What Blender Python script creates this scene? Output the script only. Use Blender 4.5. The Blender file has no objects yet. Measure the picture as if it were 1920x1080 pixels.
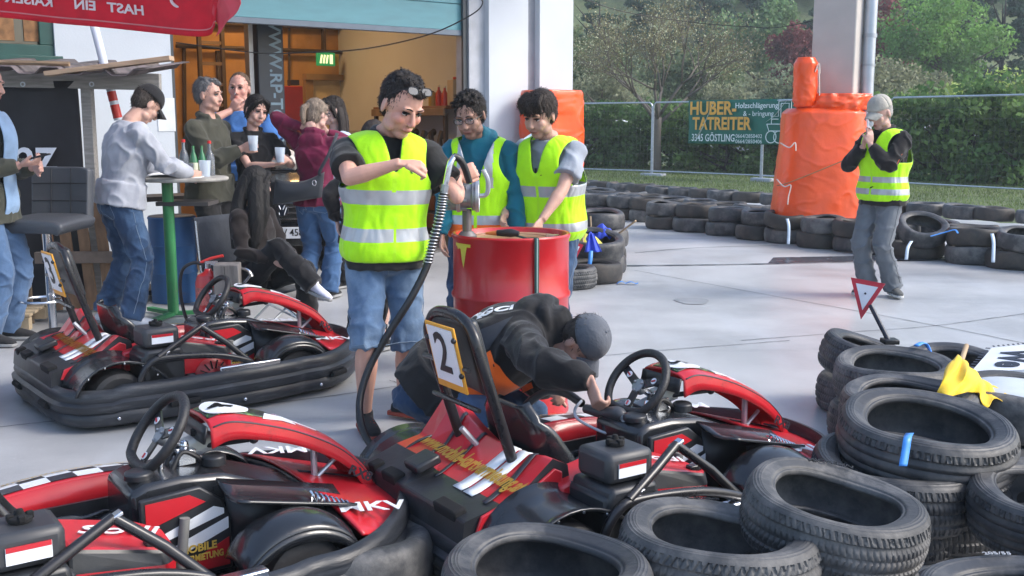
import bpy, bmesh, math, random
import numpy as np
from mathutils import Vector as V, Matrix as M4, Quaternion, noise as NZ
random.seed(7); rng = np.random.default_rng(11)
C = bpy.context.scene.collection
R = math.radians
sc = bpy.context.scene
# ------------------------------------------------------------------ camera
TH = R(8.8); CH = 1.5; F = 2000.0
cd = bpy.data.cameras.new('camera'); cam = bpy.data.objects.new('camera', cd); C.objects.link(cam)
cam.location = (0, 0, CH); cam.rotation_euler = (R(90) - TH, 0, 0)
cd.sensor_width = 36; cd.lens = 36 * F / 1920; cd.clip_start = .05; cd.clip_end = 2000
sc.camera = cam
# ------------------------------------------------------------------ sky, sun, exposure
SUN_EL, SUN_AZ = R(40), R(98)       # azimuth measured from +Y towards +X
w = bpy.data.worlds.new('World'); sc.world = w; w.use_nodes = True
nt = w.node_tree; nt.nodes.clear()
sky = nt.nodes.new('ShaderNodeTexSky'); sky.sky_type = 'NISHITA'; sky.sun_disc = False
sky.sun_elevation = SUN_EL; sky.sun_rotation = SUN_AZ; sky.dust_density = 2.0; sky.air_density = 1.0
bg = nt.nodes.new('ShaderNodeBackground'); bg.inputs[1].default_value = .15
wo = nt.nodes.new('ShaderNodeOutputWorld'); nt.links.new(sky.outputs[0], bg.inputs[0]); nt.links.new(bg.outputs[0], wo.inputs[0])
sl = bpy.data.lights.new('sun', 'SUN'); sl.energy = 1.25; sl.angle = R(22); sl.color = (1, .96, .9)
so = bpy.data.objects.new('sun', sl); C.objects.link(so)
sd = V((math.sin(SUN_AZ) * math.cos(SUN_EL), math.cos(SUN_AZ) * math.cos(SUN_EL), math.sin(SUN_EL)))
so.rotation_euler = sd.to_track_quat('Z', 'Y').to_euler(); so.location = (0, 0, 30)
vs = sc.view_settings; vs.view_transform = 'Standard'; vs.look = 'None'; vs.exposure = 1.3; vs.gamma = 1
# ------------------------------------------------------------------ pixel helpers (photo is 1920x1080)
def ray(px, py):
    a = (px - 960) / F; b = (py - 540) / F
    return V((a, math.cos(TH) - b * math.sin(TH), -math.sin(TH) - b * math.cos(TH)))
def G(px, py, z=0.0):
    d = ray(px, py); t = (z - CH) / d.z; return V((d.x * t, d.y * t, z))
def PD(px, py, Y):
    d = ray(px, py); t = Y / d.y; return V((d.x * t, Y, CH + d.z * t))
def PP(px, py, p0, n):
    d = ray(px, py); o = V((0, 0, CH)); t = (V(p0) - o).dot(V(n)) / d.dot(V(n)); return o + d * t
# ------------------------------------------------------------------ materials
MATS = {}
def mat(name, col, rough=.6, metal=0, var=.12, vscale=6, bump=0, bscale=60, col2=None, mscale=3, mlo=.45, mhi=.6, coat=0, spec=.5, sheen=0, stretch=None, detail=6, trans=0, emit=None, es=0, alpha=1, rvar=.1):
    if name in MATS: return MATS[name]
    m = bpy.data.materials.new(name); m.use_nodes = True; t = m.node_tree; n = t.nodes; L = t.links.new
    b = n['Principled BSDF']; b.inputs['Roughness'].default_value = rough; b.inputs['Metallic'].default_value = metal
    b.inputs['Specular IOR Level'].default_value = spec; b.inputs['Coat Weight'].default_value = coat; b.inputs['Coat Roughness'].default_value = .08
    if sheen: b.inputs['Sheen Weight'].default_value = sheen
    if trans: b.inputs['Transmission Weight'].default_value = trans
    if alpha < 1: b.inputs['Alpha'].default_value = alpha
    if emit: b.inputs['Emission Color'].default_value = (*emit, 1); b.inputs['Emission Strength'].default_value = es
    tc = n.new('ShaderNodeTexCoord'); src = tc.outputs['Object']
    if stretch:
        mp = n.new('ShaderNodeMapping'); mp.inputs['Scale'].default_value = stretch; L(src, mp.inputs[0]); src = mp.outputs[0]
    c1 = V(col)
    nz = n.new('ShaderNodeTexNoise'); nz.inputs['Scale'].default_value = vscale; nz.inputs['Detail'].default_value = detail; L(src, nz.inputs['Vector'])
    cr = n.new('ShaderNodeValToRGB'); cr.color_ramp.elements[0].position = .3; cr.color_ramp.elements[1].position = .7
    cr.color_ramp.elements[0].color = (*(max(0, x * (1 - var)) for x in c1), 1); cr.color_ramp.elements[1].color = (*(min(1, x * (1 + var)) for x in c1), 1)
    L(nz.outputs['Fac'], cr.inputs[0]); out = cr.outputs[0]
    if col2:
        n2 = n.new('ShaderNodeTexNoise'); n2.inputs['Scale'].default_value = mscale; n2.inputs['Detail'].default_value = 8; n2.inputs['Roughness'].default_value = .65; L(src, n2.inputs['Vector'])
        r2 = n.new('ShaderNodeMapRange'); r2.inputs[1].default_value = mlo; r2.inputs[2].default_value = mhi; L(n2.outputs['Fac'], r2.inputs[0])
        mx = n.new('ShaderNodeMix'); mx.data_type = 'RGBA'; L(r2.outputs[0], mx.inputs[0]); L(out, mx.inputs[6]); mx.inputs[7].default_value = (*col2, 1); out = mx.outputs[2]
    L(out, b.inputs['Base Color'])
    if rvar:
        mr = n.new('ShaderNodeMapRange'); mr.inputs[3].default_value = max(0, rough - rvar); mr.inputs[4].default_value = min(1, rough + rvar); L(nz.outputs['Fac'], mr.inputs[0]); L(mr.outputs[0], b.inputs['Roughness'])
    if bump:
        nb = n.new('ShaderNodeTexNoise'); nb.inputs['Scale'].default_value = bscale; nb.inputs['Detail'].default_value = 5; L(src, nb.inputs['Vector'])
        bp = n.new('ShaderNodeBump'); bp.inputs['Strength'].default_value = bump; bp.inputs['Distance'].default_value = .01; L(nb.outputs['Fac'], bp.inputs['Height']); L(bp.outputs[0], b.inputs['Normal'])
    MATS[name] = m; return m
def cloth(name, col, **k):
    k.setdefault('rough', .85); k.setdefault('var', .15); k.setdefault('vscale', 9); k.setdefault('bump', .5); k.setdefault('bscale', 14); k.setdefault('sheen', .15); k.setdefault('spec', .2)
    return mat(name, col, **k)
# ------------------------------------------------------------------ tags, things
def tag(o, label=None, cat=None, group=None, kind=None):
    if label: o['label'] = label
    if cat: o['category'] = cat
    if group: o['group'] = group
    if kind: o['kind'] = kind
    return o
def thing(name, label, cat, loc=(0, 0, 0), rz=0, group=None):
    o = bpy.data.objects.new(name, None); C.objects.link(o); o.location = loc; o.rotation_euler = (0, 0, rz); o.empty_display_size = .05
    return tag(o, label, cat, group)
def dup(o, parent=None):
    c = o.copy(); C.objects.link(c)
    if parent is not None: c.parent = parent
    for ch in [x for x in bpy.data.objects if x.parent == o]: dup(ch, c)
    return c
# ------------------------------------------------------------------ mesh builder
def frame(d, up=V((0, 0, 1))):
    d = d.normalized(); x = d.cross(up)
    if x.length < 1e-4: x = d.cross(V((0, 1, 0)))
    x.normalize(); y = x.cross(d).normalized(); return x, y, d
def cat_pts(P, n, closed=False):
    P = [V(p) for p in P]; out = []; m = len(P)
    rng_ = range(m if closed else m - 1)
    for i in rng_:
        p0 = P[(i - 1) % m] if closed or i > 0 else P[0] * 2 - P[1]
        p1 = P[i]; p2 = P[(i + 1) % m]; p3 = P[(i + 2) % m] if closed or i + 2 < m else P[-1] * 2 - P[-2]
        for k in range(n):
            t = k / n; out.append(.5 * ((2 * p1) + (p2 - p0) * t + (2 * p0 - 5 * p1 + 4 * p2 - p3) * t * t + (3 * p1 - p0 - 3 * p2 + p3) * t ** 3))
    if not closed: out.append(P[-1])
    return out
class MB:
    def __init__(s): s.v = []; s.f = []; s.m = []; s.uv = []
    def add(s, vs, fs, m=0, uv=None):
        o = len(s.v); s.v += [tuple(x) for x in vs]; s.f += [tuple(i + o for i in f) for f in fs]; s.m += [m] * len(fs) if isinstance(m, int) else list(m)
        s.uv += uv if uv else [(0, 0)] * len(vs); return s
    def box(s, c, size, rot=None, m=0):
        x, y, z = (a / 2 for a in size); P = [V((i * x, j * y, k * z)) for i in (-1, 1) for j in (-1, 1) for k in (-1, 1)]
        if rot is not None: P = [rot @ p for p in P]
        c = V(c); P = [p + c for p in P]
        return s.add(P, [(0, 1, 3, 2), (4, 6, 7, 5), (0, 4, 5, 1), (2, 3, 7, 6), (0, 2, 6, 4), (1, 5, 7, 3)], m)
    def rings(s, rs, closed=True, caps=True, m=0, loop=False):
        n = len(rs[0]); vs = [p for r in rs for p in r]; fs = []; k = len(rs)
        for i in range(k if loop else k - 1):
            for j in range(n if closed else n - 1):
                a = i * n + j; b = i * n + (j + 1) % n; c = ((i + 1) % k) * n + (j + 1) % n; d = ((i + 1) % k) * n + j; fs.append((a, b, c, d))
        if caps and closed and not loop: fs += [tuple(range(n))[::-1], tuple(range((k - 1) * n, k * n))]
        return s.add(vs, fs, m)
    def tube(s, P, r, n=10, m=0, sm=0, closed=False, flat=1.0, caps=True, up=V((0, 0, 1))):
        P = [V(p) for p in P]
        rr = r if isinstance(r, (list, tuple)) else [r] * len(P)
        if sm:
            q = cat_pts([(i, 0, 0) for i in range(len(P))], sm, False) if not closed else None
            k0 = len(P); P = cat_pts(P, sm, closed)
            if isinstance(r, (list, tuple)): rr = [rr[min(int(i / sm), k0 - 1)] * (1 - (i / sm) % 1) + rr[min(int(i / sm) + 1, k0 - 1)] * ((i / sm) % 1) for i in range(len(P))]
            else: rr = [r] * len(P)
        rs = []; px = None; K = len(P)
        for i, p in enumerate(P):
            d = (P[(i + 1) % K] - P[i - 1]) if closed else (P[min(i + 1, K - 1)] - P[max(i - 1, 0)])
            if d.length < 1e-9: d = V((0, 0, 1))
            d.normalize()
            if px is None: x, y, _ = frame(d, up)
            else:
                x = px - d * px.dot(d); x = x.normalized() if x.length > 1e-5 else frame(d, up)[0]; y = x.cross(d) * -1; y = d.cross(x)
            px = x; y = d.cross(x)
            rs.append([p + (x * math.cos(2 * math.pi * k / n) + y * math.sin(2 * math.pi * k / n) * flat) * rr[i] for k in range(n)])
        return s.rings(rs, True, caps, m, closed)
    def ell(s, c, r, rot=None, nu=16, nv=10, m=0):
        c = V(c); r = (r, r, r) if isinstance(r, (int, float)) else r; vs = []; fs = []
        for i in range(nv + 1):
            th = math.pi * i / nv
            for j in range(nu):
                ph = 2 * math.pi * j / nu; p = V((r[0] * math.sin(th) * math.cos(ph), r[1] * math.sin(th) * math.sin(ph), -r[2] * math.cos(th)))
                vs.append((rot @ p if rot is not None else p) + c)
        for i in range(nv):
            for j in range(nu): fs.append((i * nu + j, i * nu + (j + 1) % nu, (i + 1) * nu + (j + 1) % nu, (i + 1) * nu + j))
        return s.add(vs, fs, m)
    def lathe(s, prof, c=(0, 0, 0), n=32, m=0, rot=None, closedp=False, arc=None):
        c = V(c); rs = []
        for r, z in prof:
            ring = []
            for k in range(n):
                a = 2 * math.pi * k / n; p = V((r * math.cos(a), r * math.sin(a), z)); ring.append((rot @ p if rot is not None else p) + c)
            rs.append(ring)
        return s.rings(rs, True, not closedp, m, closedp)
    def prism(s, poly, fr, th, m=0, m2=None):
        # poly 2D points, fr = function (u,v,w)->Vector
        n = len(poly); vs = [fr(u, v, 0) for u, v in poly] + [fr(u, v, th) for u, v in poly]
        fs = [tuple(range(n))[::-1], tuple(range(n, 2 * n))] + [(i, (i + 1) % n, n + (i + 1) % n, n + i) for i in range(n)]
        return s.add(vs, fs, m)
    def grid(s, fn, nu, nv, m=0, th=0, mf=None):
        vs = [V(fn(i / nu, j / nv)) for i in range(nu + 1) for j in range(nv + 1)]; uv = [(i / nu, j / nv) for i in range(nu + 1) for j in range(nv + 1)]
        fs = []; ms = []
        for i in range(nu):
            for j in range(nv):
                fs.append((i * (nv + 1) + j, (i + 1) * (nv + 1) + j, (i + 1) * (nv + 1) + j + 1, i * (nv + 1) + j + 1)); ms.append(mf((i + .5) / nu, (j + .5) / nv) if mf else m)
        return s.add(vs, fs, ms, uv)
    def text(s, t, size, mx, m=0, bold=0.0, th=.002, shear=0, mirror=False, sx=1.0, bend=None):
        cu = bpy.data.curves.new('t', 'FONT'); cu.body = t; cu.size = size; cu.extrude = th / 2; cu.offset = bold * size; cu.align_x = 'CENTER'; cu.align_y = 'CENTER'; cu.shear = shear; cu.resolution_u = 3
        o = bpy.data.objects.new('t', cu); C.objects.link(o); bpy.context.view_layer.update()
        me = bpy.data.meshes.new_from_object(o.evaluated_get(bpy.context.evaluated_depsgraph_get()))
        P = [v.co.copy() for v in me.vertices]
        for p in P: p.x *= sx * (-1 if mirror else 1)
        if bend: P = [bend(p) for p in P]
        else: P = [mx @ p for p in P]
        s.add(P, [tuple(f.vertices) for f in me.polygons], m)
        bpy.data.objects.remove(o); bpy.data.curves.remove(cu); bpy.data.meshes.remove(me); return s
    def build(s, name, mats, parent=None, bevel=0, smooth=40, sub=0, th=0, loc=None, fixn=True):
        me = bpy.data.meshes.new(name); me.from_pydata(s.v, [], s.f)
        for mt in (mats if isinstance(mats, (list, tuple)) else [mats]): me.materials.append(mt)
        if len(me.materials) > 1: me.polygons.foreach_set('material_index', s.m)
        if any(u != (0, 0) for u in s.uv[:2000]):
            ul = me.uv_layers.new(name='uv'); li = np.empty(len(me.loops), int); me.loops.foreach_get('vertex_index', li); ul.data.foreach_set('uv', np.array(s.uv, float)[li].ravel())
        me.update()
        if fixn:
            bm = bmesh.new(); bm.from_mesh(me); bmesh.ops.recalc_face_normals(bm, faces=bm.faces); bm.to_mesh(me); bm.free()
        if smooth:
            me.polygons.foreach_set('use_smooth', [True] * len(me.polygons))
            if smooth < 180: me.set_sharp_from_angle(angle=R(smooth))
        o = bpy.data.objects.new(name, me); C.objects.link(o)
        if th: md = o.modifiers.new('s', 'SOLIDIFY'); md.thickness = th; md.offset = 0
        if sub: md = o.modifiers.new('u', 'SUBSURF'); md.levels = md.render_levels = sub
        if bevel: md = o.modifiers.new('b', 'BEVEL'); md.width = bevel; md.segments = 2; md.limit_method = 'ANGLE'; md.angle_limit = R(40); md.harden_normals = False
        if parent is not None: o.parent = parent
        if loc is not None: o.location = loc
        return o
def TM(o, x, y):
    x = V(x).normalized(); z = x.cross(V(y)).normalized(); y = z.cross(x); m = M4.Identity(4)
    for i in range(3): m[i][0] = x[i]; m[i][1] = y[i]; m[i][2] = z[i]; m[i][3] = V(o)[i]
    return m
ORD = 'first second third fourth fifth sixth seventh eighth ninth tenth eleventh twelfth thirteenth fourteenth fifteenth sixteenth seventeenth eighteenth nineteenth twentieth'.split()
# ------------------------------------------------------------------ shared materials
def concrete_mat():
    m = mat('concrete', (.45, .455, .46), rough=.36, var=.12, vscale=1.1, col2=(.32, .325, .335), mscale=.6, mlo=.42, mhi=.68, bump=.25, bscale=9, rvar=.14, spec=.6)
    t = m.node_tree; n = t.nodes; L = t.links.new; b = n['Principled BSDF']; tc = n.new('ShaderNodeTexCoord')
    src = b.inputs['Base Color'].links[0].from_socket
    def layer(src, scale, lo, hi, col, stretch=(1, 1, 1), rot=0, fac=1, detail=6, kind='noise'):
        mp = n.new('ShaderNodeMapping'); mp.inputs['Scale'].default_value = stretch; mp.inputs['Rotation'].default_value = (0, 0, rot); L(tc.outputs['Object'], mp.inputs[0])
        nz = n.new('ShaderNodeTexNoise'); nz.inputs['Scale'].default_value = scale; nz.inputs['Detail'].default_value = detail; nz.inputs['Roughness'].default_value = .6; L(mp.outputs[0], nz.inputs['Vector'])
        r = n.new('ShaderNodeMapRange'); r.inputs[1].default_value = lo; r.inputs[2].default_value = hi; r.inputs[4].default_value = fac; L(nz.outputs['Fac'], r.inputs[0]); x = n.new('ShaderNodeMix'); x.data_type = 'RGBA'; L(r.outputs[0], x.inputs[0]); L(src, x.inputs[6]); x.inputs[7].default_value = (*col, 1); return x.outputs[2]
    src = layer(src, 2.2, .50, .72, (.50, .52, .55), (1, .25, 1), R(33), .55)        # sweeping pale smears
    src = layer(src, 1.3, .56, .75, (.17, .185, .20), (.22, 1, 1), R(20), .5)      # tyre scuffing
    src = layer(src, 22, .70, .80, (.10, .105, .11), fac=.7, detail=3)              # dark specks
    src = layer(src, 4.5, .68, .74, (.16, .165, .17), fac=.45, detail=8)             # oil and damp blotches
    src = layer(src, 60, .68, .78, (.62, .63, .64), fac=.6, detail=2)               # pale grit
    L(src, b.inputs['Base Color']); return m
concrete = concrete_mat()
wallw = mat('white_render', (.56, .61, .67), rough=.8, var=.04, vscale=2, bump=.1, bscale=60)
black_pl = mat('black_plastic', (.020, .022, .026), rough=.38, var=.3, vscale=12, col2=(.04, .044, .052), mscale=7, mlo=.58, mhi=.75, bump=.08, bscale=40)
black_sc = mat('scuffed_black_plastic', (.018, .021, .027), rough=.42, var=.3, vscale=10, col2=(.085, .092, .105), mscale=9, mlo=.54, mhi=.76, bump=.25, bscale=30, stretch=(.5, .5, 3))
black_tb = mat('black_tube_paint', (.015, .015, .018), rough=.28, var=.2)
red_pl = mat('red_kart_plastic', (.50, .015, .025), rough=.32, var=.12, vscale=8, col2=(.22, .02, .025), mscale=11, mlo=.60, mhi=.8, coat=.25)
white_st = mat('white_sticker', (.75, .78, .82), rough=.4, var=.05, col2=(.45, .46, .5), mscale=14, mlo=.62, mhi=.85)
gold_st = mat('gold_lettering', (.62, .42, .08), rough=.4, var=.1)
dark_st = mat('dark_sticker', (.03, .03, .04), rough=.4)
orange_bd = mat('orange_plate_board', (.72, .33, .03), rough=.5, col2=(.4, .18, .05), mscale=20, mlo=.6, mhi=.8)
chrome = mat('bright_metal', (.62, .64, .68), rough=.22, metal=1, var=.08)
steel = mat('galvanised_steel', (.48, .51, .56), rough=.42, metal=.7, var=.15, vscale=20)
grey_al = mat('cast_aluminium', (.30, .32, .35), rough=.45, metal=.6, var=.2, vscale=20, bump=.2)
rubber_h = mat('black_rubber_hose', (.014, .014, .016), rough=.4, var=.2)
wood = mat('weathered_wood', (.24, .17, .11), rough=.8, var=.3, vscale=6, stretch=(1, 1, 6), bump=.3, bscale=30)
wood_l = mat('pale_wood', (.42, .30, .18), rough=.7, var=.2, vscale=8)
blue_strap = mat('blue_plastic_strap', (.06, .28, .75), rough=.4, var=.15)
pale_strap = mat('pale_plastic_strap', (.45, .55, .68), rough=.4, var=.15)
def plain(name, col, rough=.6, **k): return mat(name, col, rough=rough, **k)
# ================================================================== SETTING
def sheet(name, pts, mt, z=None, kind='structure', label=None):
    b = MB(); b.add([V(p) for p in pts], [tuple(range(len(pts)))]); o = b.build(name, mt, smooth=0); 
    if o.data.polygons[0].normal.z < 0: o.data.flip_normals()
    o['kind'] = kind; return o
# grass terrain to the horizon, with a wooded hill rising behind
grass_m = mat('grass_green', (.085, .12, .045), rough=.9, var=.35, vscale=1.6, col2=(.13, .15, .07), mscale=5, bump=1, bscale=60)
def hz(x, y):
    h = 0.06 + max(0, min(1, (y - 19) / 12)) * .10
    if y > 46: h += (y - 46) * .10
    if y > 64: h += (y - 64) * .38
    return min(h, 22)
b = MB(); ys = [9, 14, 17, 19, 21, 23, 25, 28, 31, 35, 40, 46, 52, 58, 64, 72, 84, 100, 125, 160, 230, 400]; xs = [-400, -150, -70, -40, -20, -8, -2, 0, 3, 6, 10, 15, 22, 32, 50, 80, 150, 400]
# far side terrain starts behind the tyre wall
b.add([(x, y, hz(x, y) if y > 15 else -.05) for y in ys for x in xs], [(j * len(xs) + i, j * len(xs) + i + 1, (j + 1) * len(xs) + i + 1, (j + 1) * len(xs) + i) for j in range(len(ys) - 1) for i in range(len(xs) - 1)])
o = b.build('terrain', grass_m, smooth=180); o['kind'] = 'structure'
# concrete apron: one sheet, its far edge along the tyre wall
apron = [(-40, -12, 0), (40, -12, 0), (40, -2, 0), (14, 9.5, 0), (8.2, 15.2, 0), (5.6, 18.8, 0), (3.2, 22.3, 0), (1.6, 25.5, 0), (-2, 33, 0), (-40, 33, 0)]
# apron built as a fine triangulated sheet 10 cm above the terrain edge (terrain dips below it)
o = sheet('ground', [(x, y, .004) for x, y, z in apron], concrete); 
# narrow lip: the apron edge
# terrain under the apron must stay below it
tv = bpy.data.objects['terrain'].data
def inside(x, y):
    c = False; n = len(apron)
    for i in range(n):
        x1, y1, _ = apron[i]; x2, y2, _ = apron[i - 1]
        if (y1 > y) != (y2 > y) and x < (x2 - x1) * (y - y1) / (y2 - y1) + x1: c = not c
    return c
bm = bmesh.new(); bm.from_mesh(tv)
for i in range(3):
    bmesh.ops.subdivide_edges(bm, edges=[e for e in bm.edges if e.verts[0].co.y < 40 and e.verts[1].co.y < 40 and abs(e.verts[0].co.x) < 45 and abs(e.verts[1].co.x) < 45 and e.calc_length() > .8], cuts=1, use_grid_fill=True)
for v in bm.verts:
    if v.co.y < 40 and v.co.z > -.04:
        if inside(v.co.x, v.co.y): v.co.z = -.08
        elif v.co.y < 23: v.co.z += .0
bm.to_mesh(tv); bm.free()
# floor joints and cracks in the concrete
joint = plain('dark_joint', (.07, .075, .085), .8)
def strip(name, P, wd, mt, z=.008, jit=.004, n=14):
    P = [G(*p) if len(p) == 2 else V(p) for p in P]; Q = cat_pts(P, n); b = MB(); vs = []; fs = []
    for i, p in enumerate(Q):
        d = (Q[min(i + 1, len(Q) - 1)] - Q[max(i - 1, 0)]).normalized(); nn = V((-d.y, d.x, 0)); p = p + nn * random.uniform(-jit, jit); w2 = wd / 2 * random.uniform(.6, 1.2)
        vs += [(p + nn * w2).to_tuple()[:2] + (z,), (p - nn * w2).to_tuple()[:2] + (z,)]
    b.add(vs, [(2 * i, 2 * i + 1, 2 * i + 3, 2 * i + 2) for i in range(len(Q) - 1)]); o = b.build(name, mt, smooth=0)
    if o.data.polygons[0].normal.z < 0: o.data.flip_normals()
    return tag(o, kind='structure')
strip('floor_joint', [(1190, 508), (1400, 547), (1755, 612), (1990, 660)], .010, joint)
strip('floor_joint', [(1390, 640), (1600, 624), (1755, 612), (1920, 590), (2050, 575)], .009, joint)
strip('floor_joint', [(-30, 806), (155, 787), (420, 765), (640, 742), (1105, 672), (1480, 640)], .008, joint)
strip('floor_joint', [(730, 715), (790, 733), (900, 770)], .007, joint)
strip('floor_joint', [(1190, 475), (1300, 466), (1460, 461)], .02, joint)
strip('floor_edge_strip', [(1175, 500), (1400, 497), (1640, 491), (1760, 489)], .05, plain('dark_steel_edge', (.06, .065, .08), .35, metal=.6), z=.012, jit=.001)
b = MB(); P = [G(1450, 484), G(1620, 481), G(1800, 484), G(1800, 489), G(1640, 490), G(1440, 495)]
b.add([(p.x, p.y, .009) for p in P], [tuple(range(6))]); o = b.build('dark_floor_plate', plain('dark_steel_plate', (.10, .11, .13), .25, metal=.3), smooth=0)
if o.data.polygons[0].normal.z < 0: o.data.flip_normals()
o['kind'] = 'structure'
stain = mat('damp_stain', (.27, .28, .29), rough=.5, var=.2, vscale=4)
for nm, cx, cy, rx, ry in (('stain', 1298, 566, .14, .085),):
    c = G(cx, cy); b = MB(); b.add([(c.x + rx * math.cos(a) * (1 + .15 * math.sin(3 * a)), c.y + ry * 2.2 * math.sin(a) * (1 + .1 * math.cos(2 * a)), .008) for a in [i * math.pi / 12 for i in range(24)]], [tuple(range(24))]); o = b.build('floor_stain', stain, smooth=0); o['kind'] = 'structure'
    if o.data.polygons[0].normal.z < 0: o.data.flip_normals()
# ------------------------------------------------------------------ workshop building
BO = V((-2.8, 10.9, 0)); BU = V((.8, .6, 0)); BN = V((-.6, .8, 0)); BA = math.atan2(.6, .8)
Brot = M4.Rotation(BA, 3, 'Z')
def B3(u, n, z): return BO + BU * u + BN * n + V((0, 0, z))
def BW(px, py, n=0): 
    p = PP(px, py, B3(0, n, 0), BN); q = p - BO; return q.dot(BU), p.z      # (u, z) on the plane n
def bbox(b, u0, u1, n0, n1, z0, z1, m=0): return b.box(B3((u0 + u1) / 2, (n0 + n1) / 2, (z0 + z1) / 2), (u1 - u0, n1 - n0, z1 - z0), Brot, m)
LU, RU, LZ = -.62, 2.90, 2.50
ochre = mat('ochre_workshop_wall', (.48, .27, .10), rough=.85, var=.15, vscale=2.5, col2=(.30, .17, .06), mscale=1.5, mlo=.5, mhi=.75, bump=.2, bscale=20)
bld = thing('workshop_building', 'white rendered workshop with a wide open gate and green window', 'building', B3(0, 0, 0))
def local(o, par): o.parent = par; o.matrix_parent_inverse = M4.Translation(-V(par.location)) if par.rotation_euler.z == 0 else par.matrix_basis.inverted(); return o
def bpart(b, name, mt, **k): o = b.build(name, mt, **k); return local(o, bld)
wu0, wz0 = BW(-60, 100); wu1, _ = BW(104, 100); wz1 = wz0 + 1.1
b = MB()
bbox(b, -9, LU, 0, .3, 0, wz0); bbox(b, -9, LU, 0, .3, wz1, 6); bbox(b, -9, wu0, 0, .3, wz0, wz1); bbox(b, wu1, LU, 0, .3, wz0, wz1)
bpart(b, 'facade_wall', wallw, smooth=0)
b = MB(); bbox(b, LU, RU, 0.02, .3, 3.0, 6); bpart(b, 'gate_lintel', wallw, smooth=0)
b = MB(); u1, _ = BW(912, 300); bbox(b, RU, u1, .03, .3, 0, 6); bpart(b, 'gate_jamb', plain('grey_jamb', (.42, .44, .48), .7), smooth=0)
u2, _ = BW(984, 300); u3, _ = BW(1000, 300); u4, _ = BW(1061, 300)
b = MB(); bbox(b, u1, u2, -.06, .5, 0, 6); bpart(b, 'white_pillar', wallw, smooth=0)
b = MB(); bbox(b, u2, u3, -.02, .5, 0, 6); bpart(b, 'pillar_groove', plain('groove_shade_grey', (.30, .32, .36), .8), smooth=0)  # recessed groove, its strip of shadow put into the grey
b = MB(); bbox(b, u3, u4, -.12, 5.2, 0, 6); bpart(b, 'end_pier', wallw, smooth=0)
b = MB(); bbox(b, -9, u4 + .3, -1.6, -.13, 4.3, 4.5); bpart(b, 'unseen_shade_eave', plain('grey_shade_eave', (.25, .26, .28), .8), smooth=0)  # unseen eave above the view, added to shade the ground by the wall
# roller gate, partly lowered, teal sections
teal = mat('teal_gate_panel', (.13, .33, .38), rough=.45, var=.08, vscale=3, stretch=(1, 1, 5))
b = MB(); 
for i in range(3): bbox(b, LU + .02, RU - .01, .12, .17, LZ + .06 + i * .30, LZ + .355 + i * .30)
bpart(b, 'gate_panel', teal, bevel=.006)
b = MB(); bbox(b, LU + .02, RU - .01, .10, .19, LZ, LZ + .06); bpart(b, 'gate_bottom_seal', plain('grey_blue_seal', (.16, .20, .25), .5), bevel=.005)
b = MB(); bbox(b, RU - .06, RU, .06, .10, 0, 3); bbox(b, LU, LU + .05, .06, .1, 0, 3); bpart(b, 'gate_rail', plain('dark_rail', (.05, .06, .07), .5))
# inside room
ID = 5.0
b = MB(); bbox(b, -2.2, 4.2, ID, ID + .2, 0, 4.2); bpart(b, 'back_wall', ochre, smooth=0)
for a_ in (-2.4, 4.0): b = MB(); bbox(b, a_, a_ + .2, .3, ID, 0, 4.2); bpart(b, 'inner_side_wall', ochre, smooth=0)
b = MB(); bbox(b, -2.2, 4.0, .3, ID, 4.0, 4.2); bpart(b, 'ceiling', plain('brown_ceiling', (.16, .11, .07), .8), smooth=0)
b = MB(); bbox(b, -2.2, 4.0, .02, ID, .006, .02); bpart(b, 'workshop_floor', mat('dark_workshop_floor', (.16, .15, .14), rough=.6, var=.2), smooth=0)
# pipes, beams on the back wall
pm = plain('dark_brown_pipe', (.07, .05, .035), .6)
for x0, y0, x1, y1, r in ((605, 40, 605, 100, .025), (658, 45, 661, 260, .06), (730, 50, 729, 150, .03), (542, 48, 542, 175, .02), (345, 85, 347, 320, .03), (408, 95, 420, 300, .04)):
    a = BW(x0, y0, ID - .05); c = BW(x1, y1, ID - .05); b = MB(); b.tube([B3(a[0], ID - .05, a[1]), B3(c[0], ID - .05, c[1])], r, 8); bpart(b, 'wall_pipe', pm)
for yy, r in ((47, .05), (54, .03), (98, .03)):
    a = BW(330, yy - 12, ID - .12); c = BW(640 if yy > 60 else 700, yy, ID - .12); b = MB(); b.tube([B3(a[0], ID - .12, a[1]), B3(c[0], ID - .12, c[1])], r, 8); bpart(b, 'ceiling_beam', pm)
# niche with door in the back wall
a = BW(575, 150, ID); c = BW(642, 300, ID)
b = MB(); bbox(b, a[0], c[0], ID - .02, ID, .02, a[1]); bpart(b, 'inner_door', plain('cream_door', (.62, .52, .34), .6))
b = MB(); bbox(b, a[0] - .08, c[0] + .05, ID - .16, ID - .021, a[1], a[1] + .09); bbox(b, a[0] - .07, a[0] + .06, ID - .1, ID - .021, .02, a[1]); bpart(b, 'door_surround', plain('shaded_ochre', (.30, .19, .09), .8))
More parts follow.
